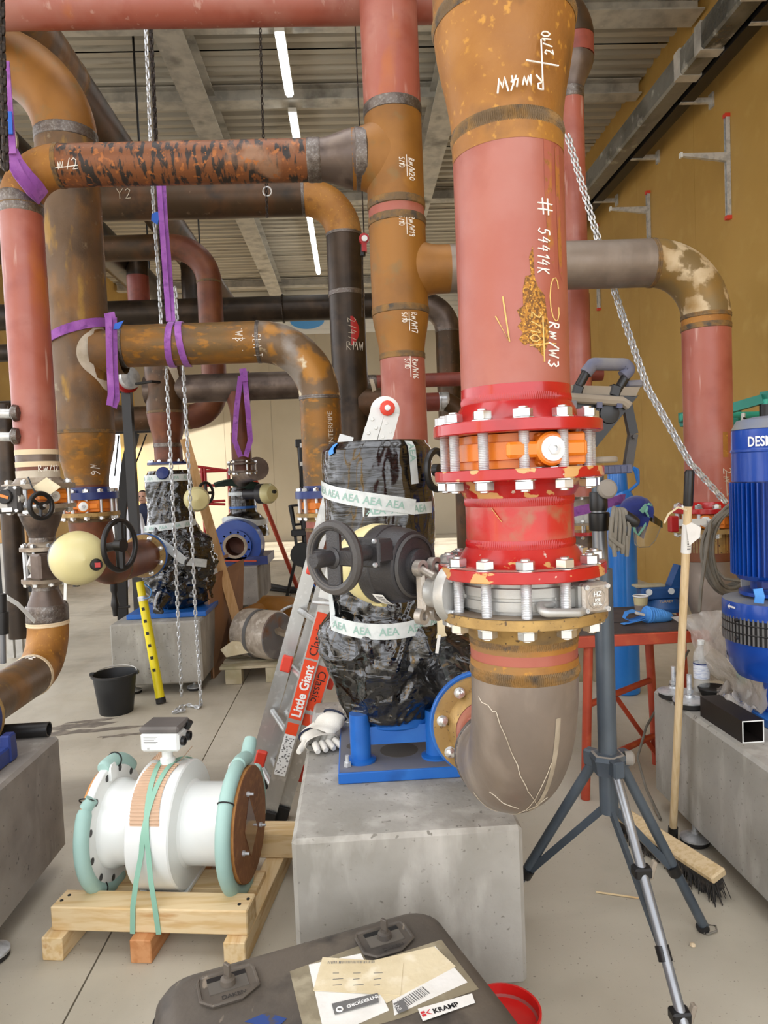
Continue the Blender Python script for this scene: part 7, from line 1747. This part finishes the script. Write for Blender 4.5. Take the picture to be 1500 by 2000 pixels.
# ---- pallet with elbow and wrapped spool
pc = atz(524, 1330, 0)
t = thing('old_pallet', 'weathered grey wooden pallet beside the cardboard', 'pallet', pc)
y0 = pc.y
for k, yy in enumerate((0, .16, .32, .48)): put('deck_board', MB().box((pc.x+.05, y0+yy, .125), (.8, .1, .02)), 'wood_grey', t, False)
for dx in (-.28, .02, .36): 
    for yy in (.0, .48): put('block', MB().box((pc.x+dx+.03, y0+yy, .058), (.12, .1, .11)), 'wood_grey' if dx else 'pine', t, False)
sp = at(526, 1265, 5.5); zs0 = .135
t = thing('wrapped_spool', 'short pipe spool wrapped in grey paper on the old pallet', 'pipe spool', (sp.x, sp.y, zs0))
ax_ = V((.8, -.6, 0)).normalized(); cs = V((sp.x-.12, y0+.22, zs0+.19))
put('wrapping', MB().lathe([(.15, 0), (.185, .01), (.19, .1), (.186, .2), (.19, .32), (.18, .345)], cs-ax_*.1, ax_, 36), mat('wrap_paper', '#b7ab9b', [('#9d9080', 12, .45, .6), ('#c9bfb1', 20, .55, .65)], rough=.4, bump=(30, .8)), t)
put('end_cap', MB().lathe([(.178, .346), (.172, .352), (0, .353)], cs-ax_*.1, ax_, 36), mat('cap_plastic', '#6d6a6a', [('#8a8684', 6, .45, .6), ('#7d5a45', 5, .6, .7)], rough=.2), t)
put('tape_band', MB().lathe([(.1915, .15), (.1915, .185)], cs-ax_*.1, ax_, 36, False), 'grey_print', t); put('loose_flap', MB().prism([(0, 0), (.2, .03), (.22, .1), (.05, .12), (-.04, .06)], cs+V((-.2, -.17, -.14)), (1, 0, 0), Z, (0, .02, 0)), 'paper_yellow', t, False)
t = thing('loose_elbow', 'large loose rusty pipe elbow lying behind the wrapped spool', 'pipe elbow', (sp.x, y0+.5, .14))
e0, e1, e2 = at(455, 1235, 5.75), at(500, 1180, 6.05), at(565, 1195, 6.05)
put('elbow', MB().tube([at(484, 1262, 5.8), at(486, 1235, 5.9), at(492, 1222, 6.0), at(515, 1212, 6.1)], .165, 36), 'rust_fit', t); put('second_elbow', MB().tube([at(508, 1222, 6.1), at(530, 1196, 6.15), at(556, 1200, 6.05), at(568, 1215, 5.95)], .16, 36), 'rust_fit', t); put('end_bead', MB().torus(at(568, 1215, 5.95), at(568, 1215, 5.95)-at(556, 1200, 6.05), .158, .012, 36, 8), 'zinc', t); put('weld_seam', MB().torus(at(512, 1216, 6.1), at(515, 1212, 6.1)-at(492, 1222, 6.0), .158, .012, 36, 8), 'weld_rust', t)
c = at(570, 1228, 5.5); o = put('loose_flange', MB().lathe([(.1, 0), (.15, 0), (.15, .03), (.1, .03), (.1, 0)], c, (.1, -.25, 1), 36, False), 'flange_grey'); tag(o, 'loose grey ring flange lying on the old pallet beside the ladder', 'flange')
# ---- chains and slings hanging in the middle
zt_ = 5.9
ch = at(284, 46, 4.62); 
chain('hoist_chain', 'bright steel hoist chain hanging left of the purple sling', [at(270, -470, 4.6), at(284, 46, 4.6), at(297, 350, 4.6), at(303, 450, 4.6), at(311, 560, 4.6), at(316, 650, 4.6), at(325, 720, 4.6), at(337, 960, 4.65), at(350, 1250, 4.75), atz(355, 1366, .012)], 'zinc', .0056, .046, .028, 'hoist chains')
chain('hoist_chain', 'bright steel hoist chain ending in a heap before the rear plinth', [at(342, 560, 4.63), at(347, 650, 4.63), at(358, 720, 4.65), at(368, 900, 4.7), at(382, 1200, 4.78), atz(393, 1376, .012), atz(388, 1382, .012), atz(365, 1376, .015), atz(350, 1382, .012), atz(338, 1392, .012), atz(360, 1386, .02), atz(345, 1390, .025)], 'zinc', .0056, .046, .028, 'hoist chains')
chain('dark_hoist_chain', 'dark oily hoist chain hanging beside the bright chain', [at(280, -470, 4.66), at(294, 46, 4.66), at(306, 300, 4.66), at(312, 450, 4.66), at(320, 560, 4.66), at(328, 640, 4.66)], 'chain_dark', .008, .05, .032, 'dark chains')
chain('dark_hoist_chain', 'thin dark chain with ring hanging behind the mottled pipe end', [at(490, -420, 4.9), at(508, 46, 4.9), at(512, 200, 4.9), at(517, 345, 4.9), at(520, 360, 4.9), at(522, 432, 4.9)], 'chain_dark', .004, .034, .022, 'dark chains')
chain('dark_hoist_chain', 'heavy dark chain hanging at the left frame edge', [at(2, -100, 3.1), at(4, 80, 3.1), at(12, 340, 3.1)], 'chain_dark', .008, .05, .032, 'dark chains')
chain('dark_hoist_chain', 'heavy dark chain at the left frame edge, end hooked up', [at(-6, -100, 3.12), at(0, 260, 3.12), at(10, 345, 3.12)], 'chain_dark', .008, .05, .032, 'dark chains')
o = put('chain_ring', MB().torus(at(522, 374, 4.9), (0, 1, .2), .028, .005, 24, 8), 'galv_bright'); tag(o, 'small steel ring on the thin dark chain under the mottled pipe', 'ring')
o = put('blue_tag', MB().prism([(-.025, -.02), (.01, -.045), (.03, .01), (.015, .035), (-.02, .02)], at(303, 424, 4.55), (1, 0, 0), Z, (0, .012, 0)), 'tag_blue', None, False); tag(o, 'small blue tag tied to the bright hoist chain', 'tag')
t = thing('ratchet_hoist', 'small red lever hoist hanging beside the dark vertical pipe', 'hoist', at(711, 505, 5.0))
put('body', MB().lathe([(.035, -.02), (.035, .02)], at(711, 467, 5.0), (0, -1, 0), 16).box(at(711, 480, 5.0), (.035, .05, .09)), 'fire_red', t, False); put('lever', MB().tube([at(710, 478, 5.0), at(709, 500, 5.0)], .018, 10), 'black_plastic', t); put('gauge', MB().lathe([(.02, 0), (.02, .01)], at(712, 466, 4.97), (0, -1, 0), 14), 'white_enamel', t); put('load_line', MB().tube([V((at(711, 460, 5.0).x, 5.0, 6.0)), at(711, 460, 5.0)], .005, 6).tube([at(708, 500, 5.0), at(708, 620, 5.0)], .006, 6), 'chain_dark', t)
def sling(label, pts, w_=.055, m='purple', side=(1, .2, 0), parts=()):
    t = thing('lifting_sling', label, 'sling', pts[-1], 'purple lifting slings')
    for k, (pl, ww, sd) in enumerate([(pts, w_, side)]+list(parts)):
        n_ = put('web', MB().strap(fillet(pl, .02, 3) if len(pl) > 2 and False else pl, V(sd), ww, .008), m, t)
        q_ = [V(p) for p in pl]
    return t
yS = 4.06
sling('purple sling hanging straight down and choked round the brown bend pipe', [at(313, 300, 4.35), at(315, 352, 4.35), at(320, 440, 4.3), at(327, 520, 4.25), at(334, 628, 4.2)], .05, 'purple', (1, 0, 0),
  [([at(310, 352, 4.33), at(322, 520, 4.22), at(330, 628, 4.19)], .03, (1, 0, 0))]
 + [([V((at(px, 640, 4.1).x+dx*.6*(1-math.cos(a))*.5, YC-(rD+.007)*math.sin(a), zd+(rD+.007)*math.cos(a))) for a in [PI*i/12 for i in range(-1, 14)]], .036, (1, 0, 0)) for (px, dx) in ((331, -.03), (345, .05))])
# choke round the brown riser with hanging eye
ring = [V((XC+(rC+.008)*math.sin(a), YC-(rC+.008)*math.cos(a), zat(150, 642-22*math.sin(a*.9), YC-.17))) for a in [-1.6+3.2*i/24 for i in range(25)]]
sling('purple sling choked round the big brown riser with a hanging loop', ring, .05, 'purple', (0, 0, 1),
  [([at(212, 618, 4.0), at(214, 700, 3.98), at(217, 770, 3.98), at(214, 792, 3.98)], .034, (1, 0, 0)), ([at(222, 620, 4.02), at(224, 720, 4.0), at(228, 780, 4.0), at(222, 796, 4.0)], .034, (1, 0, 0)), ([at(205, 620, 4.02), at(225, 616, 4.02)], .04, (0, 0, 1))])
o = put('blue_label', MB().prism([(0, 0), (.05, .015), (.02, -.03), (-.01, -.03)], at(224, 632, 4.0), (1, 0, 0), Z, (0, .004, 0)), 'tag_blue', None, False); tag(o, 'blue label flag on the sling round the brown riser', 'label')
# sling at the left elbow
sling('purple sling wrapped under the mottled pipe elbow at the left edge', [at(8, 120, 3.28), at(14, 200, 3.28), at(22, 300, 3.28)], .045, 'purple', (1, 0, 0),
  [([at(-6, 150, 3.3), at(-2, 300, 3.3)], .05, (1, 0, 0)), ([at(18, 296, 3.30), at(30, 320, 3.30), at(50, 345, 3.315), at(72, 368, 3.36), at(84, 386, 3.42)], .075, (.5, .2, .8)), ([at(22, 312, 3.29), at(36, 340, 3.29), at(60, 372, 3.34), at(80, 390, 3.42)], .05, (.5, .2, .8))])
o = put('blue_label', MB().strap([at(15, 218, 3.262), at(17, 262, 3.262)], (1, 0, 0), .035, .006), 'tag_blue', None, False); tag(o, 'blue label sewn round the sling at the left frame edge', 'label')
sling('purple sling hung over the grey header with loops down the red leg', [V((at(474, 720, 6.25).x, YG-(rG+.01)*math.sin(a), zg+(rG+.01)*math.cos(a))) for a in [-1.0+2.5*i/12 for i in range(13)]], .06, 'purple', (1, 0, 0),
  [([at(470, 735, 6.25), at(462, 800, 6.24), at(458, 860, 6.26), at(470, 892, 6.28)], .045, (1, 0, 0)), ([at(478, 735, 6.25), at(484, 800, 6.24), at(489, 860, 6.26), at(480, 892, 6.28)], .045, (1, 0, 0)), ([at(474, 720, 6.23), at(478, 745, 6.23)], .06, (1, 0, 0))])
# ---- red trolley frame, rod, hoses, black stand far behind
q = lambda px, py, Y=9.6: at(px, py, Y)
t = thing('red_trolley', 'red steel trolley frame behind the timber plank', 'trolley', (q(420, 1000).x, 9.6, 0))
fl0 = lambda px, Y: V((at(px, 1000, Y).x, Y, 0))
for (a, b) in (((383, 911), (450, 920)), ((390, 921), (448, 919)), ((395, 948), (440, 948)), ((398, 980), (440, 978)), ((402, 984), (440, 985))): put('rail', MB().tube([q(*a), q(*b)], .018, 8), 'fire_red', t)
for px in (394, 400, 446): 
    c = q(px, 914); put('post', MB().tube([(c.x, c.y, 0), c], .022, 8), 'fire_red', t)
put('panel', MB().box(q(408, 1050), (.1, .03, .3)), 'fire_red', t, False)
p0, p1 = atz(584, 1155, 0), at(494, 926, 9.4); o = put('red_rod', MB().tube([p0, p1], .03, 10), 'rod_orange'); tag(o, 'orange red rod leaning against the far pump', 'rod')
for k, pts in enumerate(([(520, 1142), (560, 1150), (600, 1152), (650, 1148)], [(522, 1150), (570, 1156), (640, 1150)])):
    o = put('floor_hose', MB().tube([atz(a, b, .03) for a, b in pts], .035-.012*k, 8), 'rubber'); tag(o, ('thick' if k == 0 else 'thin')+' black hose lying on the floor behind the ladder', 'hose', 'hoses on the floor')
q = lambda px, py, Y=8.8: at(px, py, Y)
t = thing('pipe_stand', 'black folding stand with seat beside the scuffed drop pipe', 'stand', (q(590, 1000).x, 8.8, 0))
put('mast', MB().tube([q(587, 866), q(592, 925), q(595, 1020), q(600, 1090)], .048, 10), 'black_plastic', t); put('mast_head', MB().box(q(585, 866), (.1, .09, .1), None, .01), 'black_plastic', t, False)
for py in (870, 906): put('white_label', MB().box(q(589, py, 8.74), (.04, .004, .05)), 'white_print', t, False)
fr = [q(566, 987), q(576, 1040), q(582, 1092)]
put('side_bar', MB().strap(fr, (1, 0, 0), .035, .05), 'black_plastic', t); put('seat_bar', MB().tube([q(566, 988), q(590, 986)], .017, 6), 'black_plastic', t); put('seat_bar', MB().tube([q(573, 1025), q(595, 1023)], .017, 6), 'black_plastic', t)
for px in (571, 583): put('slat', MB().tube([q(px, 988), q(px+5, 1024)], .012, 6), 'black_plastic', t)
put('seat', MB().box(q(585, 1040), (.19, .17, .08), None, .01), 'black_plastic', t, False); put('hub', MB().lathe([(.15, 0), (.15, .1)], q(592, 1082), (0, -1, 0), 16), 'black_plastic', t)
for (a, b) in (((578, 1090), (565, 1145)), ((590, 1095), (598, 1140)), ((600, 1090), (612, 1150))): 
    e = at(*b, 8.8); s_ = q(*a); e = s_+(e-s_)*(s_.z/(s_.z-e.z)); put('leg', MB().tube([s_, e], .02, 8), 'black_plastic', t)
# ---- far left clutter
q = lambda px, py, Y=6.0: at(px, py, Y)
t = thing('left_dark_pipe', 'dark vertical pipe at the left frame edge behind the small gearbox', 'pipe', (q(16, 900).x, 6.0, .3)); put('pipe', MB().tube([(q(16, 900).x, 6.0, .3), (q(16, 900).x, 6.0, q(16, 790).z)], .085, 28), 'black_pipe', t)
for py in (690, 800): 
    c0 = q(0, py); put('branch', MB().tube([(c0.x-1, 6.0, c0.z), (c0.x+.45 if py == 690 else c0.x+.1, 6.0, c0.z)], .07, 20), 'black_pipe', t)
t = thing('pipe_stub', 'short galvanised stub with plugs on the left red drop', 'pipe stub', at(28, 815, 3.3))
for py in (807, 852): put('stub', MB().tube([at(-20, py, 3.36), at(22, py+1, 3.36)], .022, 14), 'galv_bright', t); put('plug', MB().lathe([(.03, 0), (.04, .01), (.034, .03), (.0, .04)], at(24, py, 3.36), (1, 0, 0), 16), 'weld', t)
t = thing('grey_rack', 'grey steel rack with dark box at the left frame edge', 'rack', (q(20, 1150, 6.6).x, 6.6, 0))
for px in (8, 26): c0 = q(px, 1060, 6.6); put('post', MB().box((c0.x, 6.6, c0.z/2), (.06, .05, c0.z)), 'galv', t, False)
put('board', MB().box(q(10, 1048, 6.6)+V((-.3, 0, 0)), (1.0, .05, .12)), 'plank', t, False); put('dark_box', MB().box(q(20, 1112, 6.75), (.5, .2, .42), None, .01), 'black_plastic', t, False)
put('colour_band', MB().box(q(27, 1100, 6.57), (.065, .004, .09)), 'red_print', t, False); put('colour_band', MB().box(q(27, 1114, 6.57), (.065, .004, .06)), 'blue_dark', t, False)
t = thing('black_spindle', 'black valve spindle standing at the left frame edge', 'spindle', at(2, 1290, 2.9)); put('rod', MB().tube([at(2, 1160, 2.9), at(3, 1230, 2.9)], .02, 12), 'black_plastic', t); put('sleeve', MB().tube([at(3, 1195, 2.9), at(4, 1238, 2.9)], .026, 12), 'black_plastic', t); put('polished_end', MB().tube([at(4, 1238, 2.9), at(5, 1295, 2.9)], .014, 12), 'stand_chrome', t)
o = put('scaffold_bracket', MB().strap([at(262, 845, 7.8), at(248, 905, 7.8), at(236, 1010, 7.8), V((at(232, 1080, 7.8).x, 7.8, 0))], (1, 0, 0), .1, .06).box(at(245, 842, 7.8), (.6, .06, .05)), 'rubber', None, False); tag(o, 'black slanting support bracket seen left of the rear pump', 'bracket')
o = put('bracket_wire', MB().tube([at(286, 848, 7.8), at(240, 975, 7.8)], .008, 6).tube([at(232, 850, 7.8), at(224, 930, 7.8)], .008, 6), 'rubber', None, False); tag(o, 'thin black stay wires beside the slanting bracket', 'wire')
# ---- two people far at the open door, mostly hidden by pump and riser
def person(base, h, shirt, hairm, label, cap=False, lean=0.0):
    t = thing('person', label, 'person', base)
    def J(x, y, z): return V((base.x+x+lean*z, base.y+y, base.z+z))*1.0
    me = bpy.data.meshes.new('body'); k = h/1.75
    pts = [(0, 0, .95), (0, 0, 1.15), (0, 0, 1.38), (0, 0, 1.48), (0, -.01, 1.54), (-.1, 0, .88), (-.11, -.01, .48), (-.11, .02, .08), (-.11, -.12, .03), (.1, 0, .88), (.11, -.01, .48), (.11, .02, .08), (.11, -.12, .03),
           (-.19, 0, 1.4), (-.25, 0, 1.12), (-.24, -.1, .88), (-.24, -.13, .8), (.19, 0, 1.4), (.25, 0, 1.12), (.24, -.1, .88), (.24, -.13, .8)]
    ed = [(0, 1), (1, 2), (2, 3), (3, 4), (0, 5), (5, 6), (6, 7), (7, 8), (0, 9), (9, 10), (10, 11), (11, 12), (2, 13), (13, 14), (14, 15), (15, 16), (2, 17), (17, 18), (18, 19), (19, 20)]
    rad = [.15, .14, .15, .065, .06, .1, .07, .05, .045, .1, .07, .05, .045, .075, .055, .042, .035, .075, .055, .042, .035]
    me.from_pydata([tuple(J(x*k, y*k, z*k)-base) for x, y, z in pts], ed, [])
    o = bpy.data.objects.new('body', me); _link(o, Matrix.Translation(base), t)
    md = o.modifiers.new('skin', 'SKIN'); sv = me.skin_vertices[0].data
    for i, r_ in enumerate(rad): sv[i].radius = (r_*k, r_*k*.8)
    sv[0].use_root = True
    o.modifiers.new('sub', 'SUBSURF').levels = 2; o.modifiers['sub'].render_levels = 2; me.materials.append(G[shirt])
    hc = J(0, -.02, 1.64*k)
    put('head', MB().lathe([(0, -.12*k), (.05*k, -.11*k), (.072*k, -.05*k), (.08*k, .02*k), (.07*k, .08*k), (.04*k, .11*k), (0, .118*k)], hc, Z, 20), 'skin', t)
    put('nose', MB().lathe([(.014, 0), (.008, .02), (0, .024)], hc+V((0, -.075, -.015))*k, (0, -1, -.2), 10), 'skin', t)
    for s_ in (-1, 1): put('eye', MB().lathe([(.01, 0), (0, .004)], hc+V((s_*.03, -.077, .012))*k, (0, -1, 0), 8), 'hair', t); put('ear', MB().lathe([(.02, -.006), (.02, .006)], hc+V((s_*.08, 0, 0))*k, (1, 0, 0), 10), 'skin', t)
    put('mouth', MB().box(hc+V((0, -.068, -.055))*k, (.04, .008, .008)), 'red_brown', t, False)
    put('cap' if cap else 'hair', MB().lathe([(.086*k, .02*k), (.084*k, .06*k), (.06*k, .11*k), (0, .13*k)], hc+V((0, .012, 0)), Z, 20), hairm, t)
    if cap: put('cap_peak', MB().box(hc+V((0, -.1, .035))*k, (.11, .09, .01)), hairm, t, False)
p = atz(254, 1140, 0); p = at(252, 1000, 10.6); person(V((p.x, 10.6, 0)), 1.36+.0, 'shirt_white', 'cap_grey', 'person in white shirt and grey cap, far off behind the black handwheel', True)
p = at(281, 1000, 10.9); person(V((p.x, 10.9, 0)), 1.44, 'shirt_navy', 'hair', 'dark haired person in navy, far off behind the rear wrapped pump')
# ---- small things on the floor
o = put('wood_splinter', MB().tube([atz(1164, 1742, .004), atz(1248, 1754, .004)], .003, 5), 'pine'); tag(o, 'thin pale splinter on the floor by the tripod', 'splinter')
o = put('pebble', MB().lathe([(0, 0), (.009, .002), (.008, .008), (0, .011)], atz(1353, 1848, 0), Z, 8), 'masking'); tag(o, 'small pale pebble on the floor by the tripod foot', 'pebble')
bpy.context.view_layer.update()
